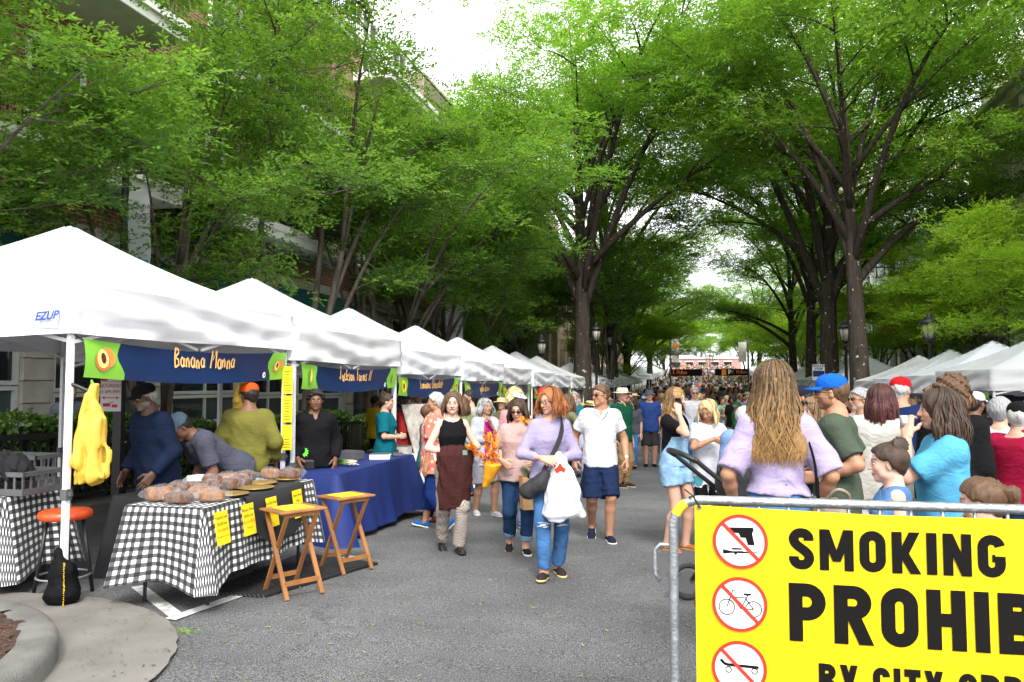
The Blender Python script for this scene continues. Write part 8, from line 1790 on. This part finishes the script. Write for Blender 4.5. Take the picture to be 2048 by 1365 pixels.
# -- vendors under the left tents ------------------------------------------------------
i_v1 = person('older bearded man in navy sweatshirt and black cap at the cakes', 318, 6.9, 768, face=-58, sex='m', g=1.12, skin='dark', lean=R(10), head=(R(-12), R(14), 0), hair=('crop', 'grey'), hat=('cap', BLACK), beard=(.75, (2.4, 4.0, 5.2)), shirt=dict(m=cc(22, 36, 62), sleeve=1.95, hem=-.07, e=.024, loose=.8, amp=.009, name='sweatshirt'), pants=dict(m=cloth((.012, .03, .07), 'denim'), e=.016), shoes=SN_D, arms=(arm(.03, .10, -.26, (.5, -1, 0), .3), arm(.03, .10, -.26, (.5, -1, 0), .3)), lod=0)
i_v2 = person('bending vendor in grey tee and faded blue cap', 474, 7.6, None, H=1.72, face=-62, sex='m', skin='brown', lean=R(56), hipdrop=.03, head=(R(0), R(20), 0), hair=('crop', 'black'), hat=('cap', cloth((.10, .15, .20), 'denim')), shirt=dict(m=cc(88, 90, 106), sleeve=.8, hem=-.05, e=.02, loose=.6), pants=dict(m=cc(185, 182, 196), kind='shorts', len=.85, e=.02), shoes=SN_W, arms=(arm(.0, .26, -.12, (.4, -.4, -1), .4), arm(.0, .22, -.18, (.4, -.4, -1), .4)))
i_v3 = person('vendor in olive jacket and orange cap with back turned', 498, 7.9, 768, face=168, sex='m', g=1.12, skin='brown', head=(R(40), 0, 0), hair=('crop', 'black'), hat=('cap', cc(235, 95, 30)), shirt=dict(m=cc(128, 124, 58), sleeve=1.95, hem=-.06, e=.022, loose=.7, amp=.008, name='jacket'), pants=dict(m=cloth((.03, .09, .22), 'denim')), shoes=SN_D, arms=(arm(.06, .06, -.27, (.6, -1, 0), .4), arm(.06, .06, -.27, (.6, -1, 0), .4)))
i_v4 = person('young man in black jacket behind the blue table', 632, 8.9, 786, face=2, sex='m', g=.98, skin='brown', hair=('afro', 'black', dict(thick=.12)), shirt=dict(m=cloth((.006, .006, .008)), sleeve=1.95, hem=-.05, e=.024, loose=.7, collar=1, amp=.008, name='jacket'), pants=dict(m=DJEAN), shoes=SN_D, arms=(arm(.05, .03, -.28, (.6, -1, 0), .5), arm(.03, .08, -.27, (.6, -1, 0), .5)), lod=0)
person('woman in teal tee at the white table', 772, 11.0, 791, face=80, sex='f', g=1.15, skin='fair', hair=('bun', 'dkbrown'), head=(0, R(6), 0), shirt=dict(m=cc(10, 110, 125), sleeve=.8, hem=-.08, e=.02), pants=dict(m=BLACK), shoes=PLAIN, arms=(FRONT, FRONT), lod=0)
person('woman in brick red cardigan under the third tent', 808, 12.4, 791, face=75, sex='f', g=1.1, skin='brown', hair=('bob', 'black', dict(len=.45)), shirt=dict(m=cc(165, 42, 42), sleeve=1.9, hem=-.08, e=.02), pants=dict(m=BLACK), shoes=PLAIN, arms=(FRONT, FOLD))
person('vendor with dark glasses and grey tee behind the counter', 836, 14.2, 780, face=10, sex='m', skin='fair', hair=('short', 'dkbrown'), specs=('sun',), beard=(.7, (.25, .2, .2)), shirt=dict(m=cc(135, 150, 175), sleeve=.7), pants=dict(m=JEAN), shoes=PLAIN, hat=('cap', cc(60, 50, 45)))
person('person in yellow tee on the pavement beyond the hedge', 750, 16.5, 793, face=120, sex='m', skin='brown', hair=('crop', 'black'), shirt=dict(m=cc(245, 205, 40), sleeve=.8), pants=dict(m=BLACK), shoes=PLAIN)
person('man in grey hoodie on the pavement behind the hedge', 138, 11.0, 770, face=38, sex='m', skin='tan', hair=('short', 'black'), shirt=dict(m=cc(120, 128, 145), sleeve=1.95, hem=-.06, e=.024, name='hoodie'), pants=dict(m=JEAN), shoes=SN_W, lod=0)
# -- second line between the walkers ---------------------------------------------------
person('woman in white cap and pink top behind the blush top', 1030, 9.4, 776, face=30, sex='f', skin='fair', head=(R(14), R(12), 0), hair=('bob', 'blonde', dict(len=.4)), hat=('visor', WHITE), shirt=dict(m=cc(225, 160, 170), sleeve=.8), pants=dict(m=LJEAN), shoes=SN_B)
person('person in red cap half hidden behind the red-haired woman', 1092, 10.6, 776, face=-60, sex='m', skin='fair', hair=('short', 'grey'), hat=('cap', cc(205, 40, 50)), shirt=dict(m=cc(190, 200, 220), sleeve=.8), pants=dict(m=cc(120, 110, 90)), shoes=SN_W)
person('bearded man in glasses and beige shirt behind the grey-haired woman', 940, 13.0, 784, face=-75, sex='m', skin='fair', hair=('short', 'black'), beard=(.85, (.12, .1, .1), 'black'), specs=('clear',), shirt=dict(m=cc(190, 182, 165), sleeve=.8), pants=dict(m=DJEAN), shoes=PLAIN, lod=0)
person('brown-haired woman in sage tee behind the black tank top', 925, 11.6, 798, face=-150, sex='f', skin='fair', hair=('shoulder', 'brown', dict(wave=.06)), shirt=dict(m=cc(140, 150, 105), sleeve=.7), pants=dict(m=JEAN), shoes=PLAIN)
person('brown-haired woman in olive tee with elbow out', 1136, 12.6, 793, face=-70, sex='f', g=1.1, skin='fair', hair=('shoulder', 'brown'), shirt=dict(m=cc(128, 126, 92), sleeve=.7), pants=dict(m=BLACK), shoes=PLAIN, arms=(HIPS, HIPS), lod=0)
person('person in woven straw hat and patterned blouse', 1166, 13.8, 802, face=100, sex='f', skin='tan', lean=R(12), hair=('bob', 'brown'), hat=('straw', mat('woven_straw', (.50, .37, .18), .85, .2, 30)), shirt=dict(m=cc(190, 195, 220), sleeve=.8), pants=dict(m=DJEAN), shoes=PLAIN)
person('man with grey beard and teal shirt behind the straw hat', 1148, 16.5, 786, face=-10, sex='m', skin='fair', hair=('short', 'grey'), beard=(.8, (.8, .8, .8), 'grey'), shirt=dict(m=cc(40, 120, 135), sleeve=.8), pants=dict(m=JEAN), shoes=PLAIN)
person('man in green polo and pale sun hat', 1243, 14.6, 777, face=50, sex='m', g=1.1, skin='fair', hair=('short', 'white'), hat=('straw', mat('pale_straw', (.58, .52, .38), .85, .1, 30), mat('hat_band_tan', (.35, .28, .18), .8)), shirt=dict(m=cc(20, 88, 60), sleeve=.8, collar=1, hem=-.06, e=.02, loose=.7), pants=dict(m=cc(165, 135, 95), len=1.0), shoes=SN_D, lod=0)
person('woman in dark grey tee and jeans with jacket at her waist', 1268, top=797, foot=938, face=-25, sex='f', skin='fair', head=(R(-30), 0, 0), hair=('shoulder', 'dkbrown'), specs=('sun',), shirt=dict(m=cc(88, 92, 102), sleeve=.8, hem=-.03), pants=dict(m=JEAN, len=.92), shoes=PLAIN, legs=WALK(.07, -.08, .055), lod=1)
person('man in blue tee and grey bucket hat', 1300, top=781, foot=934, face=5, sex='m', g=1.15, skin='fair', hair=('short', 'brown'), hat=('bucket', cc(95, 98, 112)), shirt=dict(m=cc(52, 80, 150), sleeve=.8, e=.02, loose=.7), pants=dict(m=cc(60, 58, 62), kind='shorts', len=1.0), shoes=PLAIN, lod=1)
person('man in white shirt and dark glasses in mid-street', 1389, 17.5, 777, face=5, sex='m', skin='fair', hair=('short', 'grey'), specs=('sun',), shirt=dict(m=WHITE, sleeve=1.8), pants=dict(m=JEAN), shoes=PLAIN, lod=1)
i_mint = person('woman in mint tee carrying a paper-wrapped bouquet', 1446, top=797, foot=896, face=5, sex='f', skin='tan', hair=('bun', 'dkbrown'), head=(R(30), 0, 0), shirt=dict(m=cc(150, 215, 212), sleeve=.8, e=.02, loose=.8), pants=dict(m=BLACK, kind='shorts', len=.5), shoes=SAND, arms=(FRONT, FRONT), lod=1)
I = i_mint; mb = MB(); mb.lathe([(.01, -.18), (.09, .12)], 12, I['TP'](.0, -.16, .18), cap=False); held_mb(I, 'bouquet_wrap', 'brown paper cone of the bouquet in mid-street', 'bouquet', mb, M_kraft)
t = empty('bouquet', tuple(to_world(I, I['TP'](0, -.16, .18) + [0, 0, .16])), 0, 'mixed white and yellow flowers in the brown paper cone', 'flowers'); r0 = random.Random(3)
for k in range(22): mb = MB(); mb.ell((r0.uniform(-.09, .09), r0.uniform(-.09, .09), r0.uniform(-.05, .10)), .02, 6, 4); mb.build('flower', [mat('bloom_white', (.6, .6, .55), .7), mat('bloom_yellow', (.6, .45, .06), .7), mat('bloom_green', (.08, .18, .04), .7)][k % 3], t)
person('person in green vest with white lettering in mid-street', 1424, 19.5, 797, face=180, sex='f', skin='brown', hair=('bun', 'black'), shirt=dict(m=cc(10, 110, 70), sleeve=0), pants=dict(m=BLACK), shoes=PLAIN, lod=1)
# -- stroller --------------------------------------------------------------------------
sx_, sy_ = place(1500, 5.7); t = empty('stroller', (sx_, sy_, G(sy_)), R(20), 'black stroller with car seat between the women', 'stroller'); M_sf = mat('stroller_fabric', (.014, .014, .016), .8, .2, 9, .3, 60); M_rub = mat('rubber', (.02, .02, .02), .8)
for y in (-.24, .24):
    mb = MB(); mb.tube(cr([(-.52, y, 1.12), (-.40, y, 1.02), (-.05, y, .74), (.30, y, .46), (.48, y, .16)], 5), .017, 8); mb.build('side_bar', M_plastic_blk, t, True)
    mb = MB(); mb.tube([(.02, y, .68), (-.38, y, .16)], .015, 8); mb.build('rear_strut', M_plastic_blk, t, True)
mb = MB(); mb.tube(cr([(-.50, -.24, 1.10), (-.57, -.18, 1.14), (-.58, 0, 1.15), (-.57, .18, 1.14), (-.50, .24, 1.10)], 5), .020, 8); mb.build('push_handle', M_plastic_blk, t, True)
for x, r_ in ((.50, .10), (-.40, .14)):
    for y in (-.27, .27): mb = MB(); mb.tube([(x + (r_ - .02) * math.cos(a), y, r_ + (r_ - .02) * math.sin(a)) for a in np.linspace(0, 6.283, 25)[:-1]], .02, 7, closed=True); w = mb.build('wheel', M_rub, t, True); mb = MB(); mb.tube([(x, y - .015, r_), (x, y + .015, r_)], r_ * .6, 14); mb.build('rim', M_plastic_gry, w)
F = Field((-.45, -.28, .3), (.55, .28, 1.1), .014); F.loft((.10, 0, .55), ry(.45), [(-.16, .20, .17, 0), (0, .34, .22, 0), (.14, .38, .23, 0), (.20, .36, .22, 0)]); F.ell((.12, 0, .86), (.30, .17, .24), None, .02, neg=True); F.folds(.003, 30, 2); v, f = F.net(); seat = link('car_seat', npmesh('car_seat', v, f), M_sf, t); seat.location = (-.06, 0, .20)
F = Field((-.5, -.28, .5), (.6, .28, 1.2), .014); F.ell((.32, 0, .80), (.24, .22, .26)); F.ell((.26, 0, .74), (.22, .20, .24), None, .01, neg=True); F.plane((.2, 0, .8), (-1, 0, -.2)); v, f = F.net(); link('hood', npmesh('hood', v, f), M_sf, seat)
mb = MB(); mb.box(-.14, -.02, -.232, -.226, .46, .52); mb.build('warning_label', M_yellowpaper, seat); mb = MB(); mb.tube(cr([(-.2, -.22, .72), (-.25, -.21, .90), (-.05, -.2, 1.02), (.15, -.21, .92)], 5), .013, 7); mb.build('carry_handle', M_plastic_blk, seat, True)
# -- the crowd further off: a few figures copied with their own clothes -----------------
def crowd_var(k):
    r1 = random.Random(k * 17 + 3); sx = 'mf'[k % 2]; st_ = ['short', 'long', 'crop', 'shoulder', 'short', 'bob', 'short', 'bun', 'curly', 'long', 'short', 'shoulder'][k]
    return person('tmp', at=(0, -30 - k), H=1.70, yaw=0, sex=sx, skin='fair', hair=(st_, 'brown', dict(n=60)), shirt=dict(m=WHITE, sleeve=r1.choice([.75, .75, 1.9]), e=.018, loose=.5), pants=dict(m=JEAN, kind=r1.choice(['jeans', 'jeans', 'shorts']), len=1.0), lod=2, hat=(('cap', WHITE) if k in (2, 6) else ('straw', WHITE) if k == 10 else None), legs=r1.choice([STAND, WALK(.08, -.08, .06)]), arms=r1.choice([(DOWN, DOWN), (FRONT, DOWN), (FRONT, FRONT), (SWF, SWB)]), seedv=k * 3)
vars_ = [crowd_var(k) for k in range(12)]
VP = [[(c.name.split('.')[0], c.data) for c in v['root'].children] + [(g.name.split('.')[0], g.data) for c in v['root'].children for g in c.children if g.type == 'MESH' and g.name.startswith('visor')] for v in vars_]
for v in vars_:
    for c in list(v['root'].children_recursive): bpy.data.objects.remove(c)
    PEOPLE.remove(v['root']); bpy.data.objects.remove(v['root'])
TOPC = [('white', (235, 235, 240)), ('black', (30, 30, 32)), ('navy', (35, 50, 90)), ('grey', (140, 142, 150)), ('light blue', (140, 175, 215)), ('red', (190, 45, 45)), ('pink', (225, 150, 165)), ('olive', (110, 115, 75)), ('teal', (40, 130, 135)), ('yellow', (235, 205, 90)), ('maroon', (110, 30, 45)), ('cream', (225, 215, 190)), ('green', (60, 120, 70)), ('purple', (120, 90, 160)), ('orange', (225, 120, 50))]
HAIRC = [('brown', 'brown'), ('dark', 'dkbrown'), ('black', 'black'), ('blond', 'blonde'), ('grey', 'grey'), ('light brown', 'ltbrown')]
BOTC = [('jeans', (.045, .11, .24)), ('dark trousers', (.015, .016, .02)), ('khaki trousers', (.26, .2, .13)), ('navy trousers', (.02, .03, .07)), ('white trousers', (.55, .55, .55))]
SKL = ['fair', 'pale', 'tan', 'fair', 'mid', 'brown']
HATV = {2: ' and cap', 6: ' and cap', 10: ' and straw hat'}; seen = set()
def crowd_person(k, x, y, yaw, H, r):
    where = ('%s, %s' % ('left' if x < -1.6 else 'right' if x > 1.6 else 'mid-street', 'behind foreground walkers' if y < 18 else 'in mid-distance' if y < 32 else 'among far shoppers' if y < 50 else 'near overhead signs'))
    for _ in range(60):
        tc, hc_, bc_ = r.choice(TOPC), r.choice(HAIRC), r.choice(BOTC); sk = r.choice(SKL); sho = 'shorts' if any(n == 'shorts' for n, m in VP[k]) else bc_[0]
        lab = '%s-haired person in %s top%s, %s, %s' % (hc_[0], tc[0], HATV.get(k, ''), sho, where)
        if lab not in seen: break
    seen.add(lab)
    root = empty('person', (x, y, G(y)), yaw, lab, 'person', 'crowd filling the street'); root.scale = [H / 1.70] * 3
    for nm, me in VP[k]:
        o = bpy.data.objects.new(nm, me); COL.objects.link(o); o.parent = root
        m = {'body': skin_mat(SK[sk]), 'hair': hair_mat(*HC[hc_[1]]), 'shirt': cc(*tc[1], .7), 'trousers': cloth(bc_[1], 'denim'), 'shorts': cloth(bc_[1], 'denim'), 'cap': cc(*tc[1], .6), 'visor': cc(*tc[1], .6), 'hat': mat('woven_straw', (.50, .37, .18)), 'hat_band': BLACK}.get(nm)
        if m: o.material_slots[0].link = 'OBJECT'; o.material_slots[0].material = m
    return root
taken = [(p.location.x, p.location.y) for p in PEOPLE]; cnt = 0; r0 = random.Random(77); tries = 0
def free(x, y, dmin): return all((x - a) ** 2 + (y - b) ** 2 > dmin * dmin for a, b in taken)
while cnt < 215 and tries < 9000:
    tries += 1; y = 13.0 + 62 * r0.random() ** 1.25; x = r0.uniform(-4.3, 4.5)
    if y < 22 and -2.4 < x < .9 and r0.random() < .93: continue
    if y < 30 and -1.6 < x < .6 and r0.random() < .5: continue
    if not free(x, y, .62 if y < 35 else .55): continue
    taken.append((x, y)); crowd_person(r0.randrange(12), x, y, r0.choice([0, 0, math.pi, math.pi, r0.uniform(-3, 3)]) + r0.gauss(0, .5), r0.uniform(1.56, 1.84), r0); cnt += 1
# nearer fill on the right, in the queue before the right-hand tents
for (x, y) in ((3.6, 9.8), (4.4, 10.6), (2.9, 11.2), (5.1, 11.9), (3.9, 12.4), (2.2, 12.6), (4.9, 13.6), (1.7, 10.9), (6.2, 12.8), (5.9, 14.4), (3.2, 13.9), (2.5, 9.6)):
    if free(x, y, .5): taken.append((x, y)); crowd_person(r0.randrange(12), x, y, r0.uniform(-3, 3), r0.uniform(1.58, 1.82), r0)
for (x, y) in ((-5.6, 15.4), (-6.6, 18.3), (-5.4, 21.3), (-6.4, 24.4), (-5.5, 27.6), (-3.6, 13.6), (-3.9, 15.8), (-3.3, 17.4), (-4.0, 19.2)):
    if free(x, y, .5): taken.append((x, y)); crowd_person(r0.randrange(12), x, y, r0.uniform(-3, 3), r0.uniform(1.58, 1.82), r0)
# the packed far crowd reads as one mass
V = []; Fq = []; Cc = []; nv = 0
def blob_low(c, r, n=7, m=4):
    mb = MB(); mb.ell(c, r, n, m); return np.array(mb.v), np.array([f for f in mb.f if len(f) == 4])
base_low = {'head': blob_low((0, 0, 1.58), (.085, .10, .125)), 'hair': blob_low((0, .02, 1.62), (.098, .112, .12)), 'top': blob_low((0, 0, 1.20), (.235, .14, .34), 8, 5), 'legs': blob_low((0, 0, .48), (.17, .12, .52), 7, 4)}
for i in range(620):
    y = 62 + 108 * r0.random() ** .9; x = r0.uniform(-4.6, 4.8); s = r0.uniform(.92, 1.08); a = r0.uniform(-3, 3); z = G(y)
    col = {'head': SK[r0.choice(SKL)], 'hair': tuple(np.mean(HC[r0.choice(HAIRC)[1]], 0)), 'top': tuple(c * .7 for c in srgb(*r0.choice(TOPC)[1])), 'legs': r0.choice(BOTC)[1]}
    for nm, (v, f) in base_low.items():
        q = (rz(a) @ v.T).T * s + [x, y, z]; V.append(q); Fq.append(f + nv); nv += len(q); Cc.append(np.tile([*col[nm], 1], (len(q), 1)))
me = npmesh('far_crowd', np.concatenate(V), np.concatenate(Fq)); set_attr(me, 'tint', np.concatenate(Cc), 'COL'); m = bpy.data.materials.new('crowd_cloth'); m.use_nodes = True; n_, l_, b_ = nodes_of(m); at = n_.new('ShaderNodeAttribute'); at.attribute_name = 'tint'; l_.new(at.outputs['Color'], b_.inputs['Base Color']); b_.inputs['Roughness'].default_value = .85
o = link('far_crowd', me, m); o['kind'] = 'stuff'; tag(o, 'packed crowd of shoppers filling the far street', 'crowd')
